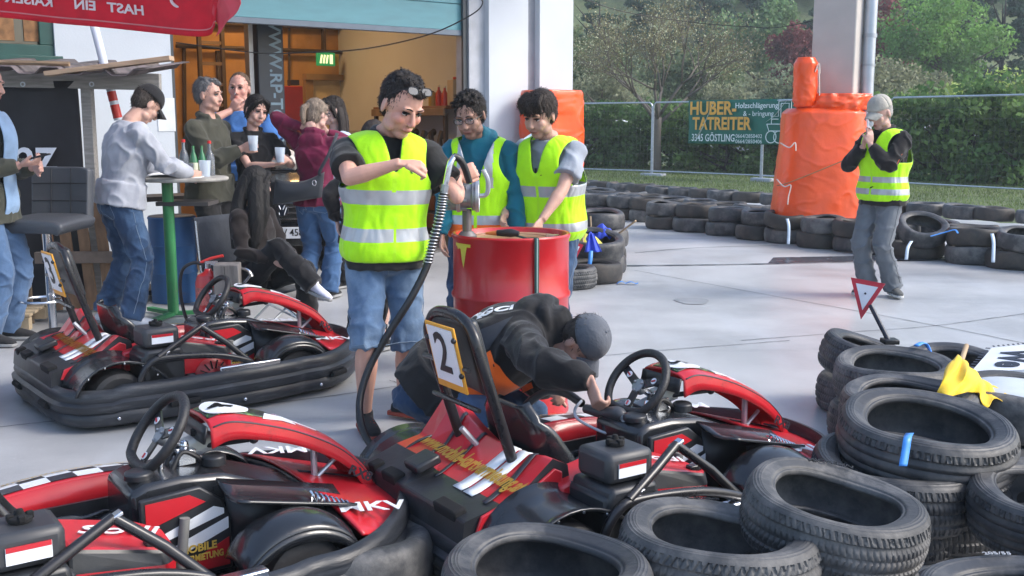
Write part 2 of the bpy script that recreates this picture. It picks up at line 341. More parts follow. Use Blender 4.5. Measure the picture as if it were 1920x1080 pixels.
# green window with brown blind
gw = plain('dark_green_frame', (.012, .07, .06), .4)
b = MB()
for (a0, a1, z0, z1) in ((wu0, wu1, wz0, wz0 + .10), (wu0, wu1, wz1 - .1, wz1), (wu0, wu0 + .1, wz0 + .1, wz1 - .1), (wu1 - .12, wu1, wz0 + .1, wz1 - .1)): bbox(b, a0, a1, .03, .12, z0, z1)
bpart(b, 'window_frame', gw, bevel=.006)
b = MB(); bbox(b, wu0 - .1, wu1 + .04, -.10, .03, wz0 - .05, wz0 - .002); bpart(b, 'window_sill', gw, bevel=.006)
b = MB(); bbox(b, wu0 + .1, wu1 - .12, .08, .09, wz0 + .1, wz1 - .1); bpart(b, 'window_pane', mat('dim_glass', (.06, .045, .03), rough=.1, spec=.8))
for i in range(3): b = MB(); bbox(b, wu0 + .15 + i * .33, wu0 + .40 + i * .33, .065, .075, wz0 + .13, wz1 - .13); bpart(b, 'curtain', mat('brown_curtain', (.28, .14, .06), rough=.8, var=.4, vscale=15))
# ceiling lamps lit inside (warm)
for i, (u, n) in enumerate(((.4, 2.2), (1.9, 3.7))):
    t = thing('ceiling_lamp', 'lit warm tube lamp hanging under the workshop ceiling ' + ('near the gate' if i == 0 else 'behind the white pillar'), 'lamp', B3(u, n, 3.7), BA, 'workshop ceiling lamps')
    b = MB(); b.box((0, 0, .05), (1.3, .16, .05)); b.build('housing', plain('white_housing', (.7, .7, .68), .5), t)
    b = MB(); b.tube([(-.6, 0, 0), (.6, 0, 0)], .02, 8); b.build('tube', mat('lit_tube', (1, .8, .5), emit=(1, .62, .27), es=8), t)
    b = MB(); b.tube([(0, 0, .07), (0, 0, .3)], .01, 6); b.build('rod', pm, t)
    l = bpy.data.lights.new('lamp_light', 'AREA'); l.shape = 'RECTANGLE'; l.size = 1.3; l.size_y = .3; l.energy = 17; l.color = (1, .56, .22); lo = bpy.data.objects.new('lamp_light', l); C.objects.link(lo); lo.parent = t; lo.location = (0, 0, -.05)
# exit sign
u, z = BW(602, 112, ID - .2); t = thing('exit_sign', 'green emergency exit sign with white running figure on the ochre wall', 'sign', B3(u, ID - .35, z), BA)
b = MB(); b.box((0, 0, 0), (.30, .06, .20)); b.build('sign_box', plain('exit_green', (.02, .26, .10), .4, emit=(.02, .3, .1), es=.25), t, bevel=.01)
b = MB()
for i in range(3): b.box((-.09 + i * .05, -.035, 0), (.028, .006, .13), M4.Rotation(.2, 3, 'Y'))
b.box((.08, -.035, 0), (.05, .006, .14)); b.build('pictogram', plain('exit_white', (.8, .8, .6), .5, emit=(.9, .9, .5), es=.5), t)
b = MB(); b.box((.19, .05, 0), (.09, .05, .17)); b.build('lamp_side', plain('yellowed', (.5, .35, .08), .5), t)
b = MB(); b.tube([(0, 0, .1), (0, 0, .75)], .015, 6); b.build('hanger', pm, t)
# red box on the wall
u, z = BW(544, 205, 3.2); t = thing('red_cabinet', 'red metal cabinet beside the dark lettered post inside the workshop', 'cabinet', B3(u, 3.2, z - .33), BA)
b = MB(); b.box((0, 0, .33), (.30, .2, .62)); b.build('case', mat('red_cabinet_paint', (.45, .03, .02), rough=.5), t, bevel=.01)
b = MB(); b.box((.06, 0, .69), (.13, .1, .07)); b.build('switch', plain('dark_switch', (.05, .04, .04), .5), t)
b = MB(); b.box((0, 0, -.75), (.24, .16, 1.48)); b.build('leg', pm, t)
# post with lettering
u, z = BW(507, 200, 1.0); u0, _ = BW(480, 200, 1.0); u1_, _ = BW(528, 200, 1.0)
t = thing('lift_post', 'dark blue vehicle lift post with vertical web address lettering', 'lift post', B3((u0 + u1_) / 2, 1.0, 0), BA)
b = MB(); b.box((0, 0, 1.6), (u1_ - u0, .2, 3.2)); b.build('post', plain('navy_post', (.012, .022, .04), .4), t, bevel=.01)
b = MB(); b.text('WWW.RP-TOOLS.AT', .20, TM((.045, -.102, 1.78), (0, 0, -1), (1, 0, 0)), bold=.02, sx=.98); b.build('lettering', plain('blue_grey_letters', (.20, .30, .38), .5), t, smooth=0)
b = MB(); b.box((-(u1_ - u0) / 2 - .05, .02, 1.6), (.05, .12, 3.2)); b.build('rail', plain('light_rail', (.32, .33, .35), .4, metal=.5), t)
# ladder
t = thing('ladder', 'brown wooden ladder leaning on the inner workshop wall', 'ladder', B3(*[BW(400, 200, 4.5)[0], 4.5], 0), BA)
for s in (-1, 1): b = MB(); b.box((s * .17, 0, 1.55), (.05, .07, 3.1)); b.build('side_rail', pm, t)
for i in range(10): b = MB(); b.box((0, 0, .3 + i * .29), (.29, .05, .045)); b.build('rung', plain('worn_rung', (.16, .11, .07), .7), t)
# shelf with bottles at right inside
ps = PP(830, 198, B3(3.5, 0, 0), BU); sz = ps.z
t = thing('wall_rack', 'brown shelf rack with a metal edge on the right inner wall of the workshop', 'shelf', B3(3.72, 2.35, 0), BA)
b = MB(); b.box((0, 0, sz - .02), (.5, 1.9, .04)); b.build('board', plain('brown_board', (.20, .10, .05), .6), t, bevel=.004)
b = MB(); b.box((-.27, 0, sz - .08), (.03, 1.9, .10)); b.build('edge_rail', mat('old_steel', (.28, .22, .16), rough=.5, metal=.5, var=.3), t, bevel=.004)
b = MB(); b.box((0, 0, sz - .75), (.5, 1.9, .05)); b.build('lower_board', plain('brown_board', (.20, .10, .05), .6), t)
for y_ in (-.9, .1, .92): b = MB(); b.box((-.22, y_, sz / 2 - .05), (.05, .05, sz - .1)); b.build('leg', pm, t)
for k in range(5): b = MB(); b.tube([(-.1, -.6 + k * .22, sz - .7), (-.12, -.6 + k * .22, sz - .45 + .1 * (k % 2)), (-.06, -.58 + k * .22, sz - .35)], [.05, .035, .05], 8); b.build('hanging_tool', pm, t)
t = thing('tool_cabinet', 'dark tool cabinet under the shelf rack inside the workshop', 'cabinet', B3(3.66, 1.9, .02), BA)
b = MB(); b.box((0, 0, .42), (.5, .7, .84)); b.build('case', plain('dark_cabinet', (.05, .04, .035), .5), t, bevel=.01)
for z_ in (.18, .42, .66): b = MB(); b.box((-.256, 0, z_), (.012, .62, .19)); b.build('drawer', plain('cabinet_drawer', (.20, .07, .02), .5), t, bevel=.004)
for k_, (y_, z_, sx_, c_) in enumerate(((2.75, .25, .34, (.16, .10, .05)), (2.7, .62, .28, (.05, .05, .06)), (3.25, .22, .38, (.10, .05, .03)))):
    t = thing('storage_box', ['brown cardboard box on the floor under the shelf rack', 'small dark box on top of the brown cardboard box', 'dark brown box farthest back beside the inner wall'][k_], 'box', B3(3.6, y_, .02 if z_ < .5 else .45), BA + .1 * k_); b = MB(); b.box((0, 0, .21 if z_ < .5 else .14), (sx_, sx_ * 1.2, .42 if z_ < .5 else .26)); b.build('case', plain('box_%d' % k_, c_, .8), t, bevel=.006); b = MB(); b.box((0, 0, .425 if z_ < .5 else .275), (sx_ + .01, sx_ * 1.2 + .01, .012)); b.build('lid', plain('box_lid_%d' % k_, tuple(x * 1.3 for x in c_), .8), t)
def bottle(name, label, px, py0, py1, n, r, mt, capm, neck=.35, group=None, jer=False):
    p0 = PP(px, py0, B3(3.56, 0, 0), BU); p1 = PP(px, py1, B3(3.56, 0, 0), BU); h = p1.z - p0.z; tt = thing(name, label, 'container', V((p0.x, p0.y, sz + .001)), BA, group); b = MB()
    if jer: b.box((0, 0, h * .45), (r * 2, r * 1.4, h * .9)); b.box((0, 0, h * .93), (r * .7, r * .6, h * .08))
    else: b.lathe([(0, 0), (r, 0), (r, h * .6), (r * neck, h * .8), (r * neck, h * .92), (0, h * .92)], n=16)
    b.build('body', mt, tt, bevel=.01 if jer else 0); b = MB(); b.lathe([(0, h * .93), (r * .45, h * .93), (r * .45, h), (0, h)], n=12); b.build('cap', capm, tt)
rb = mat('red_spray_plastic', (.50, .04, .02), rough=.35); wc = plain('white_cap', (.6, .58, .5), .5)
bottle('spray_bottle', 'left of two red spray bottles on the workshop shelf', 823, 196, 158, 2.2, .045, rb, wc, group='red spray bottles on the shelf')
bottle('spray_bottle', 'right of two red spray bottles on the workshop shelf', 834, 196, 160, 2.3, .045, rb, wc, group='red spray bottles on the shelf')
bottle('canister', 'short yellow canister left of the red spray bottles', 811, 195, 167, 2.35, .055, mat('dull_yellow', (.38, .25, .03), rough=.5), pm, .8)
bottle('jerrycan', 'pale translucent jerrycan with red cap on the workshop shelf', 856, 196, 143, 2.3, .10, mat('milky_plastic', (.50, .40, .26), rough=.4), rb, jer=True)
# blue TO sign on the pillar
p = PP(950, 355, B3(0, -.10, 0), BN); b_t = thing('wall_sign', 'dark blue sign with yellow capital letters low on the white pillar', 'sign', p + BN * .0, BA)
b = MB(); b.box((0, 0, 0), (.62, .03, .25)); b.build('board', plain('navy_sign', (.012, .03, .07), .4), b_t, bevel=.004)
b = MB(); b.text('TO', .17, TM((.085, -.018, 0), (1, 0, 0), (0, 0, 1)), bold=.02); b.build('lettering', plain('pale_yellow_paint', (.70, .66, .25), .5), b_t, smooth=0)
b = MB(); b.box((0, -.002, .15), (.62, .03, .035)); b.box((0, -.002, -.15), (.62, .03, .035)); b.build('white_border', plain('sign_white', (.7, .73, .78), .4), b_t)
# paper notice on the wall
p = PP(312, 215, B3(0, -.004, 0), BN); b = MB(); b.box((0, 0, 0), (.17, .004, .32)); o = b.build('paper_notice', plain('notice_paper', (.68, .72, .76), .6)); o.location = p; o.rotation_euler.z = BA; tag(o, 'white paper notice on the wall left of the open gate', 'notice')
# cable across the gate and to the column
def cable(P, label, r=.008):
    b = MB(); b.tube(P, r, 6, sm=8); o = b.build('overhead_cable', plain('black_cable', (.02, .02, .02), .5)); tag(o, label, 'cable'); return o
cable([PD(885, -15, 9.6), PD(905, 5, 9.7), PD(880, 30, 9.8), PD(800, 66, 10), PD(680, 92, 10.1), PD(560, 99, 10.2), PD(480, 99, 10.4), PD(330, 80, 10.5)], 'thin black cable sagging across the open gate', .006)
cable([PD(1085, -5, 16), PD(1170, 22, 16.2), PD(1300, 42, 16.5), PD(1400, 50, 16.2), PD(1470, 50, 15.8), PD(1618, 16, 14.9)], 'thin dark cable hanging from the pillar to the concrete column', .006)
# ------------------------------------------------------------------ right column with pads
colc = G(1560, 452); colY = colc.y + .2; CA = R(20)
colX = (1562 - 960) / F * colY
t = thing('concrete_column', 'tall pale concrete column with a grey downpipe on its right side', 'column', (colX, colY, 0), R(-35))
cm = mat('pale_concrete', (.46, .43, .40), rough=.85, var=.08, vscale=3, bump=.15, bscale=40)
b = MB(); b.box((0, 0, 3), (.55, .55, 6)); b.build('shaft', cm, t, bevel=.02)
b = MB(); b.tube([(.36, .02, 0), (.36, .02, 6)], .075, 20); b.build('downpipe', plain('zinc_pipe', (.42, .46, .52), .35, metal=.6), t)
b = MB(); b.tube([(.36, .02, 2.55), (.36, .02, 2.60)], .085, 20); b.tube([(.36, .02, 2.2), (.36, .02, 2.23)], .082, 20); b.build('pipe_joint', plain('zinc_joint', (.34, .37, .42), .4, metal=.6), t)
# orange pads
def vinyl(name, c): return mat(name, c, rough=.30, var=.10, vscale=3, bump=.4, bscale=9, coat=.15, rvar=.05)
orv = vinyl('orange_vinyl', (.84, .085, .010))
rope = plain('white_rope', (.7, .62, .55), .7)
def wrinkle(p, a, f=6): return a * NZ.noise(V((p.x * f, p.y * f, p.z * f * .6))) + a * .55 * max(0, 1 - abs(NZ.noise(V((p.x * f * .9 + p.z * 1.5 + 9, p.y * f * .9, p.z * f * 1.1 - p.x * 2)))) * 8) + a * .6 * abs(NZ.noise(V((p.x * f * 2.3, p.y * f * 2.3, p.z * f)) + V((5, 0, 0))))
def wrap(ringf, nu, nv, a, f=5):
    b = MB(); rs = []
    for j in range(nv + 1):
        ring = []
        for i in range(nu):
            p, c = ringf(i / nu, j / nv); d = (p - c); d.normalize(); ring.append(p + d * wrinkle(p, a, f))
        rs.append(ring)
    b.rings(rs, True, True); return b
t = thing('safety_pad', 'big orange vinyl pad wrapped round the base of the concrete column', 'safety pad', (colX - .22, colY - .15, 0))
def rf(u, v):
    z = .32 + v * 1.36; a = 2 * math.pi * u; r = .60 - .10 * v; 
    if v > .96: r -= (v - .96) * 1.5
    e = 2.6; cx = abs(math.cos(a)) ** (2 / e) * math.copysign(1, math.cos(a)); sy = abs(math.sin(a)) ** (2 / e) * math.copysign(1, math.sin(a))
    return V((r * cx, r * .8 * sy, z)), V((0, 0, z))
wrap(rf, 140, 90, .010, 4.5).build('pad', orv, t, smooth=180)
def rf2(u, v):
    z = 1.66 + v * .20; a = 2 * math.pi * u; r = .44 + .03 * math.sin(v * math.pi); return V((r * math.cos(a), r * .8 * math.sin(a), z)), V((0, 0, z))
b = wrap(rf2, 80, 14, .05, 9); b.v = [(x + .12, y, z) for x, y, z in b.v]; b.build('pad_collar', orv, t, smooth=180)
b = MB(); b.tube([(-.60, -.2, .72), (-.5, -.47, .78), (0, -.56, 1.0), (.3, -.52, 1.12), (.56, -.3, 1.2)], .008, 6, sm=6); b.build('rope', plain('brown_rope', (.35, .14, .06), .7), t)
b = MB(); b.tube([(-.62, -.25, .80), (-.57, -.42, .72), (-.5, -.47, .74), (-.52, -.46, .6), (-.53, -.47, .5)], .008, 6, sm=5); b.tube([(-.58, -.2, 1.25), (-.52, -.40, 1.2), (-.46, -.44, 1.26), (-.45, -.45, 1.16)], .008, 6, sm=5); b.build('knot', rope, t)
t = thing('pad_roll', 'small upright orange pad roll tied on top of the big column pad', 'safety pad', (colX - .52, colY - .35, 1.70))
def rf3(u, v):
    z = v * .60; a = 2 * math.pi * u; r = .145 * (1 - max(0, abs(v - .5) * 2 - .75) * 1.2); return V((r * math.cos(a), r * math.sin(a), z)), V((0, 0, z))
wrap(rf3, 60, 50, .010, 9).build('pad', orv, t, smooth=180)
b = MB(); b.tube([(.10, -.12, .50), (.13, -.12, .40), (.15, -.1, .2), (.16, -.1, .05)], .008, 6, sm=5); b.tube([(.08, -.13, .42), (.12, -.14, .52), (.14, -.12, .4)], .007, 6, sm=5); b.build('tie', rope, t)
# orange pad on white pier (behind young man)
p = PP(1035, 300, B3(0, -.42, 0), BN); t = thing('safety_pad', 'orange vinyl pad strapped round the white end pier behind the young man', 'safety pad', V((p.x, p.y, 0)), BA)
def rf4(u, v):
    z = .5 + v * 1.38; a = 2 * math.pi * u; e = 5; cx = abs(math.cos(a)) ** (2 / e) * math.copysign(1, math.cos(a)); sy = abs(math.sin(a)) ** (2 / e) * math.copysign(1, math.sin(a)); k = 1 - (max(0, v - .97) * 2)
    return V((.34 * cx * k, .26 * sy * k, z)), V((0, 0, z))
wrap(rf4, 110, 80, .018, 5).build('pad', orv, t, smooth=180)
b = MB(); b.lathe([(.018, 0), (.028, 0), (.028, .006), (.018, .006)], (-.24, -.262, 1.70), 16, rot=M4.Rotation(R(90), 3, 'X'), closedp=True); b.build('eyelet', steel, t)
b = MB(); b.box((-.33, -.1, 1.38), (.5, .004, .06), M4.Rotation(R(-28), 3, 'Y')); b.build('strap', plain('pale_blue_strap', (.45, .62, .75), .5), t)
# ------------------------------------------------------------------ fence
def fence_panel(p0, p1, z0, h, label, idx):
    d = (p1 - p0); L_ = d.length; a = math.atan2(d.y, d.x); t = thing('mesh_fence', label, 'fence', (p0.x, p0.y, z0), a, 'temporary mesh fence panels')
    r = .021; rr = .10
    b = MB(); P = [(rr * .2, 0, 0), (rr * .2, 0, h - rr), (rr, 0, h), (L_ - rr, 0, h), (L_ - rr * .2, 0, h - rr), (L_ - rr * .2, 0, 0)]
    b.tube([P[0], P[1], (rr * .45, 0, h - rr * .4), P[2], P[3], (L_ - rr * .45, 0, h - rr * .4), P[4], P[5]], r, 8); b.tube([(.02, 0, .14), (L_ - .02, 0, .14)], r * .8, 8); b.build('frame', steel, t)
    b = MB(); wr = .0018
    for i in range(1, int(L_ / .11)): x = i * .11; b.tube([(x, .0, .14), (x, .0, h)], wr, 4, caps=False)
    for j in range(1, 8): b.tube([(0, .008, .14 + j * (h - .14) / 8), (L_, .008, .14 + j * (h - .14) / 8)], wr, 4, caps=False)
    b.build('wire_mesh', plain('fence_wire', (.12, .13, .13), .6), t, fixn=False)
    for x in (0.05,):
        b = MB(); b.box((x, 0, .02), (.7 if idx % 2 else .6, .22, .12)); b.build('foot', mat('grey_foot', (.36, .38, .42), rough=.7), t, bevel=.02)
    return t
FP = [V((-1.6, 33.0, 0)), V((3.62, 27.9, 0)), V((5.72, 25.9, 0))]
fp0 = G(1222, 322); fpts = [PD(1080 - 150, 330, 31.0), PD(1222, 330, 28.0), PD(1427, 335, 25.6), PD(1660, 350, 22.8), PD(1990, 375, 19.6)]
flab = ['mesh fence panel left of the bare blossoming tree', 'mesh fence panel carrying the green banner', 'mesh fence panel behind the concrete column', 'mesh fence panel at the right edge behind the capped man']
for i in range(4):
    p0, p1 = fpts[i], fpts[i + 1]; p0 = V((p0.x, p0.y, 0)); p1 = V((p1.x, p1.y, 0))
    zt = PD(1222, 188, p0.y).z
    fence_panel(p0, p1, .12, 1.9, flab[i], i)
# banner on panel 2/3
pa = V((fpts[1].x, fpts[1].y, 0)); pb = V((fpts[2].x, fpts[2].y, 0)); dn = (pb - pa).normalized(); nn = V((dn.y, -dn.x, 0))
A = PP(1292, 190, pa + nn * .06, nn); Bp = PP(1490, 272, pa + nn * .06, nn)
bw = (Bp - A).dot(dn); bh = A.z - Bp.z + .02
t = thing('fence_banner', 'green advertising banner with orange and white lettering and a machine drawing on the fence', 'banner', V((A.x, A.y, Bp.z)), math.atan2(dn.y, dn.x))
b = MB(); b.grid(lambda u, v: (u * bw, .02 * math.sin(u * 14) * (1 - abs(v - .5)) + .015 * math.sin(u * 31 + v * 5), v * bh), 60, 16); b.build('cloth', mat('green_banner', (.004, .125, .085), rough=.6, var=.1), t, th=.004, smooth=180)
gm = plain('banner_orange', (.70, .36, .05), .5); wm = plain('banner_white', (.66, .75, .75), .5)
b = MB(); b.text('HUBER-', .44, TM((bw * .25, -.06, bh * .80), (1, 0, 0), (0, 0, 1)), bold=.03, sx=.92); b.build('headline', gm, t, smooth=0); b = MB(); b.text('TATREITER', .42, TM((bw * .335, -.06, bh * .45), (1, 0, 0), (0, 0, 1)), bold=.03, sx=.82); b.build('headline', gm, t, smooth=0)
for s_, sz__, ux, uz, bo, sx__ in (('3345 GÖSTLING', .25, .26, .13, .01, .72), ('Holzschlägerung', .18, .66, .86, .01, 1), ('& - bringung', .17, .68, .68, 0, 1), ('0664/2850402', .13, .60, .18, 0, 1), ('0664/2850406', .13, .60, .06, 0, 1)): b = MB(); b.text(s_, sz__, TM((bw * ux, -.06, bh * uz), (1, 0, 0), (0, 0, 1)), bold=bo, sx=sx__); b.build('small_lettering', wm, t, smooth=0)
b = MB(); q = lambda x, z: (bw * x, -.055, bh * z)
for L_ in ([(.80, .45), (.80, .62), (.86, .62), (.86, .95), (.97, .95), (.97, .45)], [(.76, .45), (.99, .45), (.99, .30), (.78, .30), (.76, .45)], [(.88, .9), (.95, .9), (.95, .6), (.88, .6), (.88, .9)], [(.80, .56), (.86, .56)], [(.92, .62), (.92, .3)]): b.tube([q(*p) for p in L_], .012, 4)
for cx in (.80, .87, .95): b.tube([(bw * cx + .14 * math.cos(a), -.055, bh * .17 + .14 * math.sin(a)) for a in [k * math.pi / 8 for k in range(16)]], .012, 4, closed=True)
b.build('machine_drawing', wm, t)
b = MB(); b.tube([q(.02, .05), q(.12, .22), q(.20, .62), q(.26, .98)], [.01, .03, .02, .005], 4, sm=5, flat=.2); b.build('torn_glossy_crease', plain('glossy_white', (.7, .78, .76), .3), t); b = MB(); b.tube([q(.75, .5), q(.83, .65), q(.93, .97)], [.005, .03, .005], 4, sm=5, flat=.2); b.build('torn_glossy_crease', plain('glossy_white', (.7, .78, .76), .3), t)
# ================================================================== KARTS
KPO = {}
def kmb(): return MB()
def build_kart(label, number=None, panel_no=None):
    K = thing('racing_kart', label, 'kart', (0, 0, 0), 0, 'red and black rental karts')
    P = lambda b, n, m, par=K, **k: b.build(n, m, parent=par, **k)
    # outline of the surrounding bumper
    def outline(off=0.0, rear=-.84, n=6):
        half = [(-.84, .0), (-.835, .34), (-.80, .47), (-.71, .555), (-.42, .605), (.0, .62), (.30, .60), (.40, .575), (.52, .57), (.68, .50), (.82, .365), (.92, .20), (.955, .0)]
        pts = [V((x, y, 0)) for x, y in half] + [V((x, -y, 0)) for x, y in half[-2:0:-1]]
        Q = cat_pts(pts, n, True); out = []
        for i, p in enumerate(Q):
            d = (Q[(i + 1) % len(Q)] - Q[i - 1]).normalized(); nn = V((d.y, -d.x, 0)) * -1
            if nn.dot(p) < 0: nn = -nn
            out.append((p, nn))
        return out
    prof = [(-.03, .05), (.0, .035), (.016, .05), (.022, .085), (.010, .102), (.026, .118), (.030, .150), (.012, .165), (.018, .185), (.012, .212), (-.006, .228), (-.022, .230), (-.030, .215), (-.034, .10)]
    O = outline(); b = MB(); rs = []
    for p, nn in O:
        fr = max(0, (p.x - .55) / .45); hz_ = 1 + .14 * fr * (1 if p.x > .55 else 0)
        rear = .92 if p.x < -.6 else 1
        rs.append([p + nn * o_ + V((0, 0, z * hz_ * rear)) for o_, z in prof])
    b.rings(rs, True, False, 0, True); P(b, 'bumper', black_sc, smooth=50)
    # bumper slots: dark inserts stand in for the shade inside the holes
    slot = plain('slot_dark', (.004, .004, .005), .9)
    for (x, y, ax, ln) in ((-.30, -.652, 0, .15), (-.30, .652, 0, .15), (.62, -.565, 24, .12), (.62, .565, -24, .12), (-.866, .25, 90, .12), (-.866, -.25, 90, .12)):
        b = MB(); a = R(ax); b.tube([V((x, y, .112)) + V((math.cos(a), math.sin(a), 0)) * (ln * t_) for t_ in (-.5, 0, .5)], .016, 10); P(b, 'slot', slot)
    for x, y in ((.02, -.652), (-.62, -.618), (.02, .652), (.48, -.618)): b = MB(); b.ell((x, y, .075), .010, nu=8, nv=6); P(b, 'bolt', chrome)
    # floor pan and chassis
    b = MB(); inn = [(p - nn * .06) for p, nn in O][::3]; b.prism([(p.x, p.y) for p in inn], lambda u, v, w_: V((u, v, .045 + w_)), .012); P(b, 'floor_pan', plain('dark_floor_pan', (.02, .02, .022), .5))
    for s in (-1, 1):
        b = MB(); b.tube([(-.66, s * .33, .09), (-.1, s * .40, .085), (.25, s * .44, .085), (.62, s * .26, .085), (.86, s * .2, .1)], .016, 10, sm=6); P(b, 'chassis_tube', black_tb)
        b = MB(); b.tube([(-.35, s * .56, .20), (.30, s * .56, .20)], .016, 10); P(b, 'side_rail', black_tb)
    b = MB(); b.tube([(-.58, -.5, .14), (-.58, .5, .14)], .018, 12); P(b, 'rear_axle', steel)
    b = MB(); b.box((.08, -.585, .235), (.34, .045, .03)); P(b, 'metal_side_bar', chrome, bevel=.006)
    # wheels
    slick = mat('slick_tyre', (.022, .022, .024), rough=.6, var=.2, col2=(.07, .07, .075), mscale=10, mlo=.55, mhi=.8, bump=.2, bscale=40)
    for x, y, r, wd in ((-.58, -.45, .14, .17), (-.58, .45, .14, .17), (.42, -.43, .13, .12), (.42, .43, .13, .12)):
        b = MB(); h = wd / 2; b.lathe([(r * .5, -h * .9), (r * .8, -h), (r * .95, -h * .85), (r, -h * .5), (r, h * .5), (r * .95, h * .85), (r * .8, h), (r * .5, h * .9)], (x, y, r), 32, rot=M4.Rotation(R(90), 3, 'X'), closedp=True); wh = P(b, 'wheel', slick)
        b = MB(); b.lathe([(0, -h * .5), (r * .3, -h * .55), (r * .5, -h * .8), (r * .52, -h * .8), (r * .52, h * .8), (r * .3, h * .55), (0, h * .5)], (x, y, r), 20, rot=M4.Rotation(R(90), 3, 'X')); b.build('rim', grey_al, wh)
    # rear fenders
    gloss = mat('glossy_black_plastic', (.016, .018, .022), rough=.25, var=.2, coat=.3, col2=(.05, .055, .06), mscale=6, mlo=.6, mhi=.8)
    for s in (-1, 1):
        b = MB()
        def fn(u, v, s=s):
            a = R(-25 + 190 * u); r = .185 + (.015 if v < .08 or v > .92 else 0); y = .325 + .235 * v
            return V((-.58 + r * 1.15 * math.cos(a) * (1 + .12 * max(0, math.cos(a))), s * y, .14 + r * math.sin(a) * (1 if v > .3 else 1.08 - .26 * v)))
        b.grid(fn, 20, 10); f_ = P(b, 'rear_fender', gloss, th=.008)
        b = MB(); 
        for k in range(5): a = R(35 + 25 * k); b.ell((-.58 + .2 * 1.1 * math.cos(a), s * .558, .14 + .19 * math.sin(a)), .006, nu=6, nv=4)
        b.build('rivet', chrome, f_)
        b = MB(); b.prism([(-.44, .20), (-.30, .22), (-.36, .33), (-.46, .35)], lambda u, v, w_, s=s: V((u - .0, s * (.33 + w_), v)), .22); P(b, 'fender_bracket', black_pl, bevel=.008)
    # rear fairing: faceted red shroud with white double stripe and vents
    ys_ = [-.31, -.26, -.16, -.03, .10, .20, .32, .40]
    def col(y):
        e = abs(y) / .42; pk = .5 + .5 * math.cos((y - .38) * 9) if y > .1 else 0
        top = .40 + .10 * max(0, (y - .12) / .25) ** 1.0 * (1 if y < .37 else .6) if y > .12 else .40 + (.02 if y < -.2 else 0)
        return [V((-.845, y, .20)), V((-.835, y, .275)), V((-.70, y, .305 + .02 * (y > .1))), V((-.60, y, .345)), V((-.50, y, top)), V((-.44, y, top - .03)), V((-.42, y, .26))]
    cols = [col(y) for y in ys_]
    b = MB(); nr = 7
    vs_ = [p for c in cols for p in c]
    fs_ = []; ms_ = []
    mp = {0: [2, 2, 2, 2, 2, 2, 2], }
    for i in range(len(ys_) - 1):
        for j in range(nr - 1):
            fs_.append((i * nr + j, (i + 1) * nr + j, (i + 1) * nr + j + 1, i * nr + j + 1))
            ms_.append(2 if j in (0, 1, 5) else 0)
    b.add(vs_, fs_, ms_)
    b.add(cols[0], [tuple(range(nr))], 2); b.add(cols[-1], [tuple(range(nr))], 0)
    fair = P(b, 'rear_fairing', [red_pl, white_st, black_pl], bevel=.008, smooth=0)
    b = MB(); b.prism([(-.80, .235), (-.78, .285), (-.56, .355), (-.50, .39), (-.47, .375), (-.47, .25)], lambda u, v, w_: V((u, -.312 - w_, v)), .012); b.build('side_decal', red_pl, fair, bevel=.004)
    # decals laid on the fairing planes
    def onf(x, y, lift=.004):
        i = max(k for k in range(len(ys_)) if ys_[k] <= max(y, -.31)); i = min(i, len(ys_) - 2); t_ = (y - ys_[i]) / (ys_[i + 1] - ys_[i]); c = [cols[i][k].lerp(cols[i + 1][k], t_) for k in range(nr)]
        for k in range(nr - 1):
            if c[k].x <= x <= c[k + 1].x + 1e-6: s_ = (x - c[k].x) / max(1e-6, c[k + 1].x - c[k].x); p = c[k].lerp(c[k + 1], s_); return p + V((-lift * .35, 0, lift))
        return c[4] + V((0, 0, lift))
    for y0, y1, mm, nm in ((-.185, -.130, white_st, 'white_stripe'), (-.118, -.063, white_st, 'white_stripe'), (.05, .065, dark_st, 'dark_pinstripe'), (.18, .195, dark_st, 'dark_pinstripe'), (-.27, -.245, dark_st, 'dark_pinstripe')):
        b = MB(); b.grid(lambda u, v: onf(-.73 + .24 * u, (y0 + (y1 - y0) * v) - .0 + (.05 * u if nm != 'white_stripe' else 0)), 14, 2); b.build(nm, mm, fair, th=.003)
    b = MB(); b.text('www.mobile-kartvermietung.at', .092, None, bold=.035, shear=.1, sx=.55, bend=lambda p: onf(-.62 + p.y * .95 + (.06 if p.x < -.1 else 0) * 0, -p.x * 1.0 - .0, .009)); b.build('web_address', gold_st, fair, smooth=0)
    for yy, ww in ((.20, .10), (.33, .05), (-.19, .14)):
        b = MB(); b.box((-.815, yy, .272), (.05, ww, .05), M4.Rotation(R(-14), 3, 'Y')); b.build('vent', slot, fair, bevel=.008)
    b = MB(); b.box((-.74, .13, .335), (.10, .10, .035), M4.Rotation(R(-18), 3, 'Y')); b.build('intake_scoop', black_pl, fair, bevel=.01)
    # seat shell
    b = MB()
    cl = cat_pts([(.06, 0, .21), (-.04, 0, .13), (-.20, 0, .11), (-.33, 0, .18), (-.40, 0, .32), (-.44, 0, .46), (-.46, 0, .53)], 5)
    def sf(u, v):
        i = min(int(u * (len(cl) - 1)), len(cl) - 2); p = cl[i].lerp(cl[i + 1], u * (len(cl) - 1) - i); d = (cl[i + 1] - cl[i]).normalized(); up = V((-d.z, 0, d.x)) * -1
        if up.z < 0 and d.z < .6: up = -up
        if up.x < 0 and d.z >= .6: up = -up
        s = v * 2 - 1; w_ = (.165 + .03 * math.sin(u * math.pi)) * (1 - .35 * max(0, u - .8) / .2); side = max(0, abs(s) - .55) / .45; k = math.sin(min(1, u * 1.15) * math.pi) ** .5 if u < .87 else .3
        return p + V((0, .05 + math.copysign(w_ * min(1, abs(s) * 1.25) ** .8, s), 0)) + up * (.13 * side ** 1.3 * max(.1, k))
    b.grid(sf, 34, 24); P(b, 'seat', gloss, th=.014, smooth=180)
